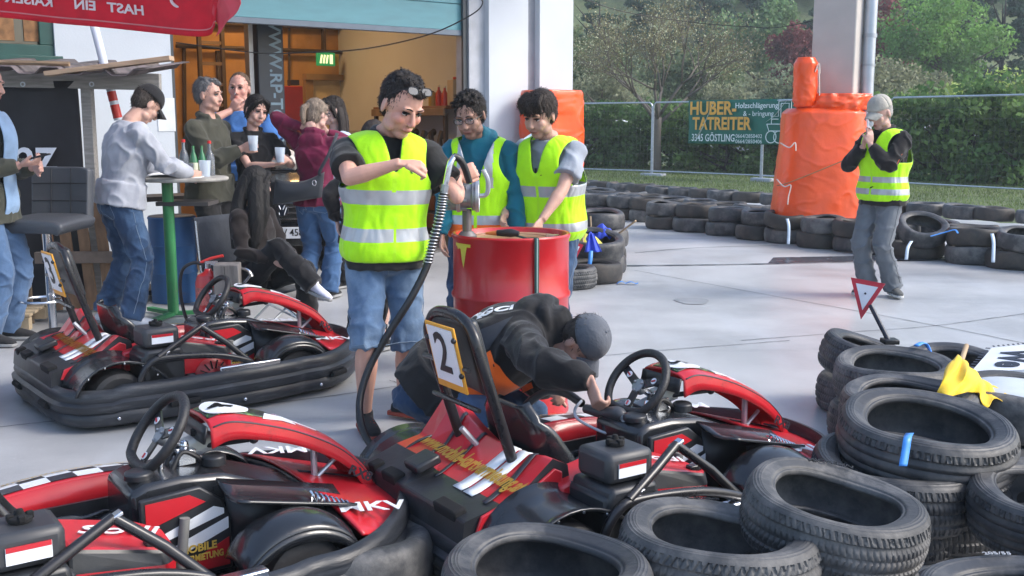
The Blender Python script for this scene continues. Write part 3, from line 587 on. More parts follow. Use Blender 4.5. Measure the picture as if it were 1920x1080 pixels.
    # rear hoop, head pad and number board
    hoop = [(-.46, -.17, .14), (-.56, -.17, .42), (-.665, -.165, .74), (-.68, -.135, .825), (-.685, -.065, .865), (-.685, .065, .865), (-.68, .135, .825), (-.665, .165, .74), (-.56, .17, .42), (-.46, .17, .14)]
    hoop = [(x, y + .03, z) for x, y, z in hoop]
    b = MB(); b.tube(hoop, .019, 12, sm=5); hp = P(b, 'rear_hoop', black_tb)
    b = MB(); b.grid(lambda u, v: V((-.645 + .02 * math.cos((v - .5) * 3) - .07 * (u - .5), .03 + (v - .5) * .28 * (1 - .35 * max(0, u - .75) * 4 * .25), .60 + .26 * u)), 10, 10); P(b, 'head_pad', black_pl, th=.05, sub=1, smooth=180)
    for z in (.56, .70): b = MB(); b.tube([(-.70 + (z - .7) * -.27 - .0, -.12, z), (-.70 + (z - .7) * -.27, .18, z)], .009, 8); b.build('cross_tube', black_tb, hp)
    b = MB(); b.tube([(-.60, .10, .44), (-.42, .06, .22)], .011, 8); b.build('stay', steel, hp)
    NBm = TM((-.712, .005, .725), (0, -1, 0), (-.24, 0, 1))
    if number:
        b = MB(); b.box((0, 0, 0), (.19, .235, .008)); b.v = [tuple(NBm @ V(p)) for p in b.v]; nb = P(b, 'number_board', orange_bd, bevel=.003)
        b = MB(); b.box((.003, .010, .007), (.160, .195, .004)); b.v = [tuple(NBm @ V(p)) for p in b.v]; b.build('number_sheet', mat('number_sheet', (.72, .74, .77), rough=.3, var=.03), nb)
        b = MB(); b.text(number, .20, NBm @ M4.Translation((-.0, .012, .0108)), sx=.9, bold=.012); b.build('number', plain('black_print', (.01, .01, .012), .5), nb, smooth=0)
        for x, y in ((-.088, .06), (.088, .075), (.088, -.05)): b = MB(); b.ell(NBm @ V((x, y, .006)), .010, nu=8, nv=6); b.build('bolt', black_tb, nb)
    # engine side
    b = MB(); b.box((-.36, -.45, .25), (.22, .20, .20)); P(b, 'engine_block', black_pl, bevel=.015)
    b = MB(); b.prism([(-.47, .30), (-.25, .30), (-.27, .375), (-.45, .375)], lambda u, v, w_: V((u, -.56 + w_, v)), .21); P(b, 'engine_cowl', black_pl, bevel=.015)
    b = MB(); b.box((-.36, -.455, .43), (.185, .17, .10)); tk = P(b, 'fuel_tank', mat('tank_black', (.035, .037, .042), rough=.45, var=.2), bevel=.022)
    b = MB(); b.lathe([(0, .48), (.03, .48), (.032, .495), (.012, .50), (.008, .515), (0, .515)], (-.36, -.455, 0), 12)
    for k in range(4): b.box((-.36 + .024 * math.cos(k * 1.57), -.455 + .024 * math.sin(k * 1.57), .495), (.018, .018, .018))
    b.build('tank_cap', slot, tk, bevel=.003)
    b = MB(); b.box((-.36, -.543, .425), (.11, .003, .045)); b.build('warning_label', white_st, tk)
    b = MB(); b.box((-.36, -.5445, .442), (.108, .003, .013)); b.build('red_label_band', red_pl, tk)
    b = MB(); b.lathe([(.0, 0), (.085, 0), (.09, .02), (.06, .045), (0, .05)], (-.10, -.50, .20), 24, rot=M4.Rotation(R(90), 3, 'X')); fan = P(b, 'recoil_cover', mat('engine_red', (.35, .02, .02), rough=.4))
    b = MB()
    for k in range(14): a = k * math.pi / 7; b.box((-.10 + .06 * math.cos(a), -.552, .20 + .06 * math.sin(a)), (.045, .006, .006), M4.Rotation(-a, 3, 'Y'))
    b.build('cooling_fins', slot, fan)
    b = MB(); b.box((-.10, -.42, .16), (.24, .14, .12)); P(b, 'engine_base', grey_al, bevel=.02)
    # engine side pod in red with script
    pod = [(-.26, -.50), (-.01, -.50), (.03, -.46), (.04, -.32), (-.03, -.25), (-.26, -.25)]
    b = MB(); top = [V((x, y, .405 - .09 * (x + .26) / .37 + .03 * ((-y - .24) * -1) )) for x, y in pod]; mid = [V((x * 1.02, y * 1.03, .33 - .05 * (x + .26) / .37)) for x, y in pod]; bot = [V((x * 1.0, y * 1.02, .22)) for x, y in pod]
    n_ = 6; b.add(top + mid + bot, [tuple(range(6))] + [(i, (i + 1) % 6, 6 + (i + 1) % 6, 6 + i) for i in range(6)] + [(6 + i, 6 + (i + 1) % 6, 12 + (i + 1) % 6, 12 + i) for i in range(6)], [0] + [1] * 6 + [0] * 6); sp = P(b, 'engine_side_pod', [red_pl, black_pl], bevel=.012, smooth=0)
    b = MB(); b.text('Sodi', .10, TM((-.105, -.365, .370), (1, 0, -.24), (0, 1, 0)), shear=.4, bold=.01, sx=1.3); b.build('script_lettering', white_st, sp, smooth=0)
    b = MB(); b.box((-.03, -.47, .350), (.05, .03, .02)); b.build('latch', black_tb, sp, bevel=.004)
    # left half of the red body behind engine
    b = MB(); b.prism([(-.50, .34), (-.30, .375), (-.26, .36), (-.26, .24), (-.50, .24)], lambda u, v, w_: V((u, -.36 + w_, v)), .14); P(b, 'seat_side_panel', red_pl, bevel=.01)
    b = MB(); b.box((-.40, -.357, .325), (.12, .012, .04)); P(b, 'checker_patch', white_st)
    # side frame tubes
    for path in ([(-.50, -.55, .10), (-.49, -.57, .24), (-.44, -.575, .315), (-.36, -.575, .335), (-.10, -.575, .31), (.06, -.575, .265), (.10, -.575, .23), (.11, -.57, .10)], [(-.40, -.575, .34), (-.26, -.54, .405), (-.14, -.50, .455)], [(-.14, -.50, .455), (-.02, -.54, .36), (.09, -.57, .25)]):
        b = MB(); b.tube(path, .016, 10, sm=4 if len(path) > 3 else 0); P(b, 'side_frame_tube', black_tb)
    for p in ((-.36, -.565, .352), (-.14, -.50, .458)): b = MB(); b.box(p, (.05, .03, .012), M4.Rotation(R(-25), 3, 'Y')); P(b, 'bright_tab', chrome, bevel=.003)
    # centre fairing (under the steering wheel)
    sec = [(.0, .07), (.0, .385), (.05, .405), (.16, .41), (.30, .395), (.62, .27), (.66, .07)]
    b = MB(); b.prism(sec, lambda u, v, w_: V((u, -.17 + w_ + (.0 if v < .3 else (.02 if w_ < .1 else -.02)), v)), .30); cf = P(b, 'centre_fairing', gloss, bevel=.018)
    yy = -.181; fr = lambda u, v, w_: V((u, yy - w_, v))
    def dec(poly, mt_, nm, lift=0): b = MB(); b.prism(poly, lambda u, v, w_: V((u, yy + (.018 if v > .3 else 0) - w_ - lift, v)), .003); return b.build(nm, mt_, cf)
    b = MB(); b.prism([(.015, .10), (.015, .375), (.20, .385), (.27, .33), (.295, .26), (.295, .10)], lambda u, v, w_: V((u, -.175 - w_, v)), .022); dp = b.build('side_panel', black_pl, cf, bevel=.006)
    def dd(poly, mt_, nm, k=0): b = MB(); b.prism(poly, lambda u, v, w_: V((u, -.1975 - w_ - k * .0025, v)), .002); return b.build(nm, mt_, dp)
    dd([(.03, .28), (.03, .362), (.165, .366), (.215, .335)], red_pl, 'red_decal'); dd([(.055, .225), (.055, .248), (.24, .315), (.272, .302), (.272, .285)], white_st, 'white_stripe'); dd([(.055, .165), (.055, .192), (.285, .272), (.285, .235), (.12, .175)], white_st, 'white_stripe'); dd([(.12, .115), (.12, .135), (.285, .205), (.285, .115)], red_pl, 'red_decal')
    b = MB(); b.tube([(.125, -.208, .14), (.145, -.208, .30)], .016, 12); b.build('grey_slot_pipe', plain('slot_grey', (.22, .22, .21), .5), dp)
    b = MB(); b.text('MOBILE', .034, TM((.185, -.2035, .192), (1, 0, 0), (0, 0, 1)), bold=.03); b.text('KART-VERMIETUNG', .030, TM((.170, -.2035, .160), (1, 0, 0), (0, 0, 1)), bold=.03, sx=.70); b.build('gold_lettering', gold_st, dp, smooth=0)
    # shoulder of fairing, front leg shield
    b = MB(); b.grid(lambda u, v: V((.26 + .40 * u, -.17 - .20 * v * (1 - .1 * u), .39 - .10 * u - .015 * v - .02 * math.sin(v * 3.1))), 10, 6); P(b, 'fairing_shoulder', gloss, th=.010, smooth=180)
    b = MB(); b.add([(.28, -.182, .37), (.62, -.182, .27), (.64, -.182, .08), (.31, -.182, .08)], [(0, 1, 2, 3)]); P(b, 'leg_shield', black_pl, th=.006)
    b = MB(); b.lathe([(0, 0), (.038, 0), (.038, .028), (.03, .034), (0, .034)], (.30, -.05, .400), 14); P(b, 'reservoir_cap', black_pl, bevel=.003)
    b = MB(); b.lathe([(0, 0), (.045, 0), (.045, .02), (.036, .026), (0, .026)], (.055, -.06, .402), 10); P(b, 'filler_cap', black_pl, bevel=.003)
    # coil and pedals
    pts = [V((.52 + .0 + .13 * t_ / 60, -.30 - .02 * math.sin(t_ * .75) * 1, .315 - .06 * t_ / 60 + .02 * math.cos(t_ * .75))) for t_ in range(61)]
    b = MB(); b.tube(pts, .0035, 5); P(b, 'pedal_spring', chrome)
    b = MB(); b.box((.52, -.26, .22), (.16, .012, .14)); P(b, 'pedal_bracket', black_pl, bevel=.004)
    b = MB(); b.tube([(.34, -.22, .11), (.44, -.32, .10), (.50, -.40, .12)], .009, 8); b.box((.36, -.28, .12), (.03, .05, .03)); P(b, 'brake_linkage', steel)
    # front fenders
    for s in (-1, 1):
        def ff(u, v, s=s):
            a = R(160 - 150 * u); x = .405 + .20 * math.cos(a); z = .13 + .195 * math.sin(a) ** .8 if a < math.pi else .13
            y = .345 + .165 * v; z -= .03 * abs(v - .4) ** 2 * 3; return V((x, s * y, z + .0))
        b = MB(); b.grid(ff, 22, 8); f_ = P(b, 'front_fender', gloss, th=.010, smooth=180)
        b = MB(); b.grid(lambda u, v: ff(u, 1) - V((0, s * .0, .035 * v)), 22, 1); b.build('fender_lip', gloss, f_, th=.008)
    # nose: red deck with lettering
    b = MB()
    def nf(u, v):
        s = v * 2 - 1; x0 = .58 + .02 * s * s; x1 = .925 - .24 * abs(s) ** 2.3; x = x0 + (x1 - x0) * u; y = s * (.50 - .0 * u) * (1 - .06 * u); z = .235 + .07 * (1 - s * s) * (1 - u) - .03 * u; return V((x, y, z))
    b.grid(nf, 10, 24); no = P(b, 'nose_cone', red_pl, th=.010, smooth=180)
    b = MB(); b.grid(lambda u, v: nf(u * .8 + .1, .49 + .02 * v) + V((0, 0, .008)), 8, 1); b.build('black_groove', dark_st, no, th=.003)
    for sg in (-1, 1):
        b = MB(); b.text('MKV', .115, TM((.70, sg * .375, .268), (.955, .30 * 1, -.06) if sg > 0 else (.955, -.30, -.06), (.3, .95, 0) if sg < 0 else (-.3, .95, 0)) if sg < 0 else TM((.70, .375, .268), (-.955, .30, .06), (-.3, -.95, 0)), bold=.02, sx=.95); b.build('nose_lettering', white_st, no, smooth=0)
    b = MB(); b.grid(lambda u, v: V((.585 + .06 * u, (v - .5) * .9, .10 + .19 * (1 - u) * (1 - (2 * v - 1) ** 2 * .3))), 4, 12); P(b, 'nose_underpanel', black_pl, th=.008)
    # number panel, the long red blade
    cl2 = cat_pts([(.285, .045, .535), (.36, .045, .545), (.50, .04, .505), (.62, .03, .455), (.74, .015, .385), (.82, 0, .305), (.87, 0, .235)], 5)
    wd_ = [.115, .12, .115, .105, .095, .085, .075]
    def bl(u, v):
        i = min(int(u * (len(cl2) - 1)), len(cl2) - 2); p = cl2[i].lerp(cl2[i + 1], u * (len(cl2) - 1) - i)
        k = u * 6; i2 = min(int(k), 5); w_ = wd_[i2] + (wd_[i2 + 1] - wd_[i2]) * (k - i2)
        sk = .075 - .02 * math.sin(u * 3.1)   # skirt depth
        if u > .75: sk = .06 + (u - .75) * .22
        t_ = [(-1.06, -sk), (-1.0, -.010), (-.72, .004), (0, .010), (.72, .004), (1.0, -.010), (1.06, -sk)]
        q_ = v * 6; j = min(int(q_), 5); a_, b_ = t_[j], t_[j + 1]; f_ = q_ - j
        return p + V((0, -(a_[0] + (b_[0] - a_[0]) * f_) * w_ * -1, a_[1] + (b_[1] - a_[1]) * f_))
    b = MB(); b.grid(bl, 40, 12); pn = P(b, 'number_panel', red_pl, th=.008, smooth=50)
    up_ = lambda u, v, h=.009: bl(u, v) + V((0, 0, h))
    b = MB(); b.grid(lambda u, v: up_(.02 + .36 * u, .36 - .0 + .28 * 1.0 * v * 1 - .0 , .006), 18, 6); b.build('green_black_decal', mat('green_black', (.02, .025, .02), rough=.3, col2=(.10, .22, .05), mscale=16, mlo=.55, mhi=.58), pn, th=.003)
    b = MB()
    ring = [(.155 + .125 * math.cos(a), .5 + .155 * math.sin(a)) for a in [k * math.pi / 14 for k in range(28)]]
    b.add([up_(.155, .5, .0135)] + [up_(u, v, .0115) for u, v in ring], [(0, i + 1, (i + 1) % 28 + 1) for i in range(28)]); b.build('white_roundel', white_st, pn, th=.003, smooth=0)
    if panel_no: b = MB(); b.text(panel_no, .15, None, bold=.025, bend=lambda p: up_(.155 - p.y * 1.35, .5 + p.x * 1.6 * -1, .0165)); b.build('roundel_number', plain('black_print', (.01, .01, .012), .5), pn, smooth=0)
    b = MB(); b.add([up_(.30, .30), up_(.40, .36), (up_(.46, .34)), up_(.44, .44), up_(.58, .42), up_(.40, .54), up_(.42, .46), up_(.34, .46)], [tuple(range(8))]); b.build('white_flash', white_st, pn, th=.003, smooth=0)
    for v0 in (.17, .83): b = MB(); b.grid(lambda u, v: bl(.02 + .96 * u, v0 - .012 + .024 * v) + V((0, -.004 if v0 < .5 else .004, .004)), 40, 1); b.build('black_edge_line', dark_st, pn, th=.002)
    b = MB(); b.grid(lambda u, v: V((.277 - .012 * u, .045 + (v - .5) * .22, .53 - .055 * u)), 2, 6); b.build('black_rear_lip', black_pl, pn, th=.008)
    b = MB(); b.text('RX8', .045, TM((.80, -.106, .285), (1, 0, -.55), (.5, 0, 1)), bold=.03, sx=1.2); b.build('model_lettering', dark_st, pn, smooth=0)
    b = MB(); b.tube([(.66, -.03, .26), (.66, -.03, .40)], .012, 8); b.tube([(.66, -.03, .27), (.74, -.03, .33)], .008, 8); P(b, 'panel_strut', steel)
    b = MB(); b.tube([(.26, .04, .44), (.42, -.06, .465)], .010, 8); b.ell((.43, -.068, .467), .017, nu=10, nv=8); P(b, 'panel_rod', black_tb)
    b = MB(); b.box((.28, .04, .455), (.10, .07, .05), M4.Rotation(R(-12), 3, 'Y')); bx = P(b, 'brake_fluid_reservoir', mat('milky_reservoir', (.42, .44, .42), rough=.35), bevel=.012)
    b = MB(); b.lathe([(0, 0), (.016, 0), (.016, .02), (0, .02)], (.27, .03, .483), 10); b.build('cap', slot, bx)
    b = MB(); b.box((.25, .05, .425), (.16, .09, .02), M4.Rotation(R(-12), 3, 'Y')); P(b, 'mounting_plate', grey_al, bevel=.004)
    # steering
    ax = V((-.80, 0, .60)).normalized(); c0 = V((.15, .045, .505)); xr = V((0, 1, 0)); yr = ax.cross(xr).normalized() * -1
    if yr.z < 0: yr = -yr
    rim = []
    for k in range(48):
        a = 2 * math.pi * k / 48; r = .138; ca, sa = math.cos(a), math.sin(a)
        s_ = sa; 
        if sa < -.72: s_ = -.72 - (sa + .72) * -.35
        rim.append(c0 + xr * (r * ca) + yr * (r * s_))
    b = MB(); b.tube(rim, .0165, 12, closed=True); sw = P(b, 'steering_wheel', mat('wheel_grip', (.016, .016, .018), rough=.5, var=.3, bump=.3, bscale=120))
    b = MB(); hub = c0 - ax * .015
    for ang in (R(155), R(25), R(-90)):
        d = xr * math.cos(ang) + yr * math.sin(ang); s2 = ax.cross(d); e = .128 if ang > -1 else .10
        b.prism([(0, -.018), (e, -.016), (e, .016), (0, .018)], lambda u, v, w_: hub + d * u + s2 * v + ax * w_, .007)
    b.build('spokes', black_tb, sw, smooth=0)
    b = MB()
    for ang in (R(155), R(25), R(-90)):
        d = xr * math.cos(ang) + yr * math.sin(ang); rr_ = ax.to_track_quat('Z', 'Y').to_matrix(); b.lathe([(0, .009), (.013, .009), (.013, .0115), (0, .0115)], hub + d * .078, 14, rot=rr_)
    b.build('spoke_sticker', white_st, sw)
    b = MB()
    for ang in (R(155), R(25), R(-90)):
        d = xr * math.cos(ang) + yr * math.sin(ang); b.tube([hub + d * .070 + ax * .013, hub + d * .087 + ax * .013], .0035, 6)
    b.build('sticker_mark', red_pl, sw)
    b = MB(); b.lathe([(0, -.02), (.028, -.02), (.028, .01), (0, .012)], hub, 16, rot=ax.to_track_quat('Z', 'Y').to_matrix())
    for k in range(3): a = k * 2.09 + .5; b.ell(hub + (xr * math.cos(a) + yr * math.sin(a)) * .022 + ax * .013, .006, nu=8, nv=5)
    b.build('hub', grey_al, sw)
    b = MB(); b.tube([hub, V((.34, .02, .36)), V((.50, .0, .24))], .013, 10); P(b, 'steering_column', chrome)
    for s_ in (-1, 1): b = MB(); b.tube([(.16, s_ * .03 - .02, .40), (.20, s_ * .03 - .01, .455), (.25, s_ * .04, .43), (.27, s_ * .03, .40)], .008, 8, sm=4); P(b, 'cable_loop', rubber_h)
    b = MB(); b.box((.22, 0, .43), (.06, .06, .05)); b.tube([(.13, -.03, .40), (.14, -.03, .46)], .010, 8); b.ell((.22, .0, .465), .018, nu=8, nv=6); P(b, 'column_clamp', chrome, bevel=.004)
    # left side pod with chequer and gold lettering
    b = MB()
    def lp(u, v): x = -.34 + .66 * u; y = .34 + .25 * v; return V((x, y, .275 + .03 * math.sin(u * math.pi) - .05 * v * v))
    b.grid(lp, 14, 6); b.grid(lambda u, v: V((lp(u, 0).x, .34, lp(u, 0).z - .13 * v)), 14, 1); sp2 = P(b, 'left_side_pod', red_pl, th=.008)
    b = MB(); sq = []
    ms = []
    for i in range(6):
        for j in range(3):
            mbm = 1 if (i + j) % 2 else 0; b.add([lp(.08 + i * .13, .08 + j * .29) + V((0, 0, .008)), lp(.08 + (i + 1) * .13, .08 + j * .29) + V((0, 0, .008)), lp(.08 + (i + 1) * .13, .08 + (j + 1) * .29) + V((0, 0, .008)), lp(.08 + i * .13, .08 + (j + 1) * .29) + V((0, 0, .008))], [(0, 1, 2, 3)], mbm)
    b.build('chequer_decal', [dark_st, white_st], sp2, smooth=0, th=.002)
    b = MB(); b.text('mobile-kartvermietung', .075, None, bold=.03, sx=.8, bend=lambda p: lp(.5 - p.x / .66, .62 - p.y / .25) + V((0, 0, .013))); b.build('gold_lettering', gold_st, sp2, smooth=0)
    b = MB(); b.box((-.05, .27, .18), (.4, .012, .14)); P(b, 'inner_panel', black_pl)
    return K
def put(o, x, y, deg, label): o.location = (x, y, .004); o.rotation_euler.z = R(deg); o['label'] = label; return o
k3 = put(build_kart('x', '3', '3'), -1.81, 5.90, 38.5, 'red and black kart with plate number 3 parked behind the others at left')
k2 = put(build_kart('x', '2', '2'), .378, 3.866, 33.5, 'red and black kart with plate number 2 being refuelled in the middle')
k4 = put(build_kart('x', None, '4'), -1.241, 3.205, 35.7, 'nearest red and black kart with number 4 on its front panel, bottom left')
k5 = put(dup(k3), -3.60, 5.02, 33, 'kart cut off at the left edge, only its nose showing')
# ================================================================== TYRES
def tyre_mat():
    m = mat('old_tyre_rubber', (.032, .034, .039), rough=.50, var=.3, vscale=5, col2=(.125, .12, .115), mscale=7, mlo=.46, mhi=.72, bump=.25, bscale=35, detail=8)
    return m
tyr = tyre_mat()
tyr2 = mat('dusty_tyre_rubber', (.050, .052, .056), rough=.60, var=.25, vscale=5, col2=(.17, .165, .16), mscale=6, mlo=.46, mhi=.70, bump=.3, bscale=35, detail=8)
tyr3 = mat('brownish_tyre_rubber', (.032, .030, .029), rough=.65, var=.3, vscale=4, col2=(.085, .068, .055), mscale=4, mlo=.48, mhi=.72, bump=.25, bscale=30, detail=8)
def tyre_mesh(name, Rr=.285, W=.185, nu=96, fine=False, tread=0, bend=0, oval=0, sag=0, seed=0, bead=.66, mt=None):
    rnd = random.Random(seed); h = W / 2
    pr = [(bead, .66), (bead + .01, .80), (bead + .035, .83), (bead + .055, .90), (.77, .955), (.83, 1.0), (.89, .99), (.935, .90), (.968, .72), (.988, .45), (1.0, 0), (.988, -.45), (.968, -.72), (.935, -.90), (.89, -.99), (.83, -1.0), (.77, -.955), (bead + .04, -.86), (bead, -.66), (bead + .04, -.60), (.84, -.86), (.915, -.62), (.945, 0), (.915, .62), (.84, .86), (bead + .04, .60)]
    P = cat_pts([(r * Rr, z * h, 0) for r, z in pr], 5 if fine else 2, True)
    rs = []; ph = rnd.uniform(0, 6)
    for i in range(nu):
        a = 2 * math.pi * i / nu; ring = []
        for p in P:
            r, z = p.x, p.y; rn = r / Rr; zn = z / h
            if fine and rn > .955 and abs(zn) < .8:
                d = 0
                for g in ((-.42, 0, .42) if tread != 2 else (-.5, -.17, .17, .5)):
                    if abs(zn - g) < .055: d = .007
                if tread == 0: s = math.sin(a * 96 + zn * 6)
                elif tread == 1: s = math.sin(a * 88 + abs(zn) * 12)
                elif tread == 2: s = math.sin(a * 90 + zn * 2) if abs(zn) > .5 else -1
                else: s = math.sin(a * 80 - abs(zn) * 15)
                if s > .72: d = max(d, .0050)
                if abs(zn) > .62 and math.sin(a * 62 + zn * 5) > .55: d = max(d, .005)
                r -= d
            if fine and zn > .8 and .80 < rn < .93: z += .0016 * (1 if math.sin(rn * 200) > .3 else 0)
            r *= 1 + oval * math.cos(2 * a + ph) + .004 * math.sin(5 * a + ph)
            inn = max(0, (1.0 - rn) / .34)
            z += sag * inn * math.cos(2 * a + ph) * (1 if zn > 0 else .3) + bend * math.cos(2 * a + ph * 1.3) * (r / Rr) ** 2 + .004 * math.sin(3 * a + ph)
            ring.append(V((r * math.cos(a), r * math.sin(a), z + h)))
        rs.append(ring)
    b = MB(); b.rings(rs, True, False, 0, True)
    o = b.build(name, mt or tyr, smooth=50 if fine else 180); return o
tyre_lib = {}
def tyre(key, loc, label, rot=(0, 0, 0), group=None, scale=1.0, name='car_tyre'):
    """key -> shared mesh"""
    if key not in tyre_lib:
        kw = dict(f0=dict(fine=True, nu=760, tread=0, sag=.006, oval=.010, seed=1), f1=dict(fine=True, nu=700, tread=1, sag=.010, bend=.006, oval=.015, seed=2, mt=tyr2), f2=dict(fine=True, nu=500, tread=2, sag=.01, oval=.01, seed=3),
                  f3=dict(fine=True, nu=700, tread=3, sag=.007, bend=.004, oval=.012, seed=4, mt=tyr2), f4=dict(fine=True, nu=500, tread=1, sag=.010, bend=.005, oval=.015, seed=5), b0=dict(seed=6, oval=.015), b1=dict(seed=7, oval=.03, bend=.006, mt=tyr3), b2=dict(seed=8, sag=.02, oval=.02, mt=tyr2), b3=dict(seed=9, sag=.01, bead=.60, mt=tyr3), b4=dict(seed=10, bend=.01))[key]
        o = tyre_mesh(name, **kw); tyre_lib[key] = o.data
    else:
        o = bpy.data.objects.new(name, tyre_lib[key]); C.objects.link(o)
    o.location = loc; o.rotation_mode = 'ZYX'; o.rotation_euler = rot; o.scale = (scale,) * 3; tag(o, label, 'tyre', group); return o
H_ = .186
def tpx(key, cx, width, py_back, level, label, tilt=(0, 0), under=0, sc_=1.0, ul=None):
    s = width / (.57 * sc_); dep = F / s; zt = H_ * level; Y = (dep - (CH - zt) * math.sin(TH)) / math.cos(TH); X = (cx - 960) / F * dep
    o = tyre(key, (X, Y, zt - H_ + .006), label, (R(tilt[0]), R(tilt[1]), random.uniform(0, 6)), 'tyres in the near barrier', sc_)
    for k in range(under):
        lb = ul[k] if ul else label
        tyre(('f0', 'f3', 'f1', 'f2')[(k + int(cx)) % 4], (X + random.uniform(-.035, .035), Y + random.uniform(-.03, .03), max(.006, zt - H_ * (k + 2) * (1 if k else 1.08))), lb, (0, 0, random.uniform(0, 6)), 'tyres in the near barrier', sc_)
    return o
T1 = tpx('f4', 1025, 410, 985, 2, 'large worn tyre at the bottom edge in front of kart 2, top of its pile', (-2, 1), 1, ul=['hidden lower tyre under the front bottom-edge tyre before kart 2'])
T2 = tpx('f3', 1345, 380, 915, 2, 'tyre with raised winter lettering on its sidewall, right of the bottom-middle tyre', (-3, 3), 1, ul=['lower tyre beneath the one with the winter lettering'])
T3 = tpx('f1', 1556, 340, 858, 2.4, 'buckled dusty tyre with diagonal tread behind the winter lettered tyre', (5, 7), 1, .93, ul=['lower tyre beneath the buckled dusty tyre'])
T4 = tpx('f0', 1676, 312, 820, 1.65, 'tyre with zigzag tread and blue strap tail hanging over it', (4, 2), 1, 1.05, ul=['whitish scuffed lower tyre beneath the zigzag tread tyre'])
T5 = tpx('f2', 1732, 327, 727, 2.25, 'wide open tyre on the highest near stack with the blue strap tied on its rim', (7, 2), 1, 1.12, ul=['lower tyre of the highest near stack'])
T6 = tpx('f4', 1708, 255, 695, 2.1, 'tyre half hidden behind the highest stack with the yellow flag on its edge', (0, -2), 1, ul=['lower tyre under the one carrying the yellow flag'])
T7 = tpx('f1', 1680, 228, 650, 2.15, 'tyre with block tread between the warning triangle and the yellow flag', (3, -1), 1, ul=['lower tyre under the block tread tyre near the triangle sign'])
T8 = tpx('f0', 1630, 205, 616, 1.9, 'tilted tyre holding the red and white triangle sign', (2, 16), 1, ul=['lower tyre beneath the tilted one with the triangle sign'])
T9 = tpx('b4', 1790, 205, 628, 1.6, 'smooth tyre farthest back in the near pile behind the yellow flag', (3, 0), 1, ul=['lower tyre under the farthest back one of the near pile'])
T10 = tpx('b3', 1992, 290, 868, 1.2, 'right edge tyre just below the pale dusty one', (3, -4))
T11 = tpx('f2', 1990, 325, 935, 1.75, 'right edge tyre between two others, its hole half out of frame', (4, -3))
T12 = tpx('f0', 1945, 443, 1028, 2.0, 'bottom right corner tyre with size numbers on its sidewall', (-2, -2), 1, ul=['lower tyre beneath the bottom right corner one'])
T13 = tpx('b2', 1912, 250, 695, 2.05, 'pale dusty tyre with chunky cracked tread at the right edge below the white board', (2, 2), 1, ul=['lower tyre under the pale dusty one at the right edge'])
T0 = tpx('b2', 652, 330, 1072, 1.05, 'grey tyre just peeking in at the bottom edge below kart 4', (0, 0))
T14 = tpx('b0', 1905, 380, 985, 1.0, 'tyre in the shaded gap between the corner tyre and the zigzag tread one', (0, 0))
# sidewall lettering, laid on the sidewall of its tyre
def side_text(ty, s, size, ang0, mt, rad=.235, flip=False):
    b = MB(); 
    def bend(p):
        r = rad + p.y; a = R(ang0) - p.x / rad; return V((r * math.cos(a), r * math.sin(a), H_ + .0055 + p.z))
    b.text(s, size, None, bend=bend, bold=.01); o = b.build('sidewall_lettering', mt, ty, smooth=0); return o
ltr = plain('sidewall_letter_rubber', (.006, .006, .007), .6)
def counter(ty, a): return a - math.degrees(ty.rotation_euler.z)
side_text(T2, 'ContiWinterContact  TS', .031, counter(T2, 105), ltr, .245)
side_text(T3, 'MICHELIN', .034, counter(T3, 80), ltr, .240)
side_text(T12, '205/55', .026, counter(T12, 85), plain('pale_chalk_letters', (.35, .36, .38), .7), .245)
b = MB(); b.lathe([(0, .155), (.19, .155), (.20, .17), (.19, .178), (0, .176)], n=40); o = b.build('white_plastic_disc', mat('dusty_white_plastic', (.50, .55, .60), rough=.55, var=.1, col2=(.3, .32, .33), mscale=8, mlo=.6, mhi=.8)); o.rotation_mode = 'ZYX'; o.location = T13.location; o.rotation_euler = T13.rotation_euler; tag(o, 'dusty white plastic sheet lying in the pale tyre at the right edge', 'sheet')
# back rows
front_row = [(1068, 404), (1128, 409), (1172, 414), (1213, 418), (1250, 432), (1303, 437), (1365, 445), (1420, 452), (1472, 459), (1540, 468), (1610, 477), (1668, 483), (1725, 489), (1815, 498), (1905, 508), (1995, 517)]
keys = ['b0', 'b1', 'b3', 'b4', 'b2']
N1 = len(front_row)
for i, (px, py) in enumerate(front_row):
    g = G(px, py); d = V((g.x, g.y, 0)).normalized(); g = g + d * .285
    nm = ORD[i]
    for lv in (0, 1):
        j = V((random.uniform(-.035, .035), random.uniform(-.04, .04), 0)) * (1 + lv)
        rot = [random.uniform(-.02, .02), random.uniform(-.02, .02), random.uniform(0, 6)]; z = lv * H_ + .005
        if i == 12 and lv == 1: rot[0] = R(26); z += .055
        if lv == 1 and i in (8, 14): rot[0] = R(6); z += .02
        tyre(keys[(i * 3 + lv * 2) % 5], (g.x + j.x, g.y + j.y, z), ('upper' if lv else 'lower') + ' tyre of the %s front stack from the left, far tyre wall' % nm, rot, 'tyres in the far wall', 1.0 + random.uniform(-.03, .05))
def lerp_row(P, n): 
    Q = []; L_ = [0]
    for a, c in zip(P[:-1], P[1:]): L_.append(L_[-1] + (c - a).length)
    for k in range(n):
        s = L_[-1] * k / (n - 1)
        for i in range(len(P) - 1):
            if s <= L_[i + 1] + 1e-6: Q.append(P[i].lerp(P[i + 1], (s - L_[i]) / (L_[i + 1] - L_[i]))); break
    return Q
mid = lerp_row([V((.95, 19.7, 0)), V((2.0, 17.6, 0)), V((3.1, 15.6, 0)), V((4.3, 13.6, 0)), V((5.4, 11.9, 0)), V((6.6, 11.0, 0))], 19)
for i, p in enumerate(mid):
    lv = 1; 
    tyre(keys[(i * 2 + 1) % 5], (p.x + random.uniform(-.05, .05), p.y + random.uniform(-.06, .06), H_ * .93), '%s open tyre from the left in the middle row of the far tyre wall' % ORD[min(i, 18)], (random.uniform(-.06, .08), random.uniform(-.06, .06), random.uniform(0, 6)), 'tyres in the far wall', random.uniform(.97, 1.06))
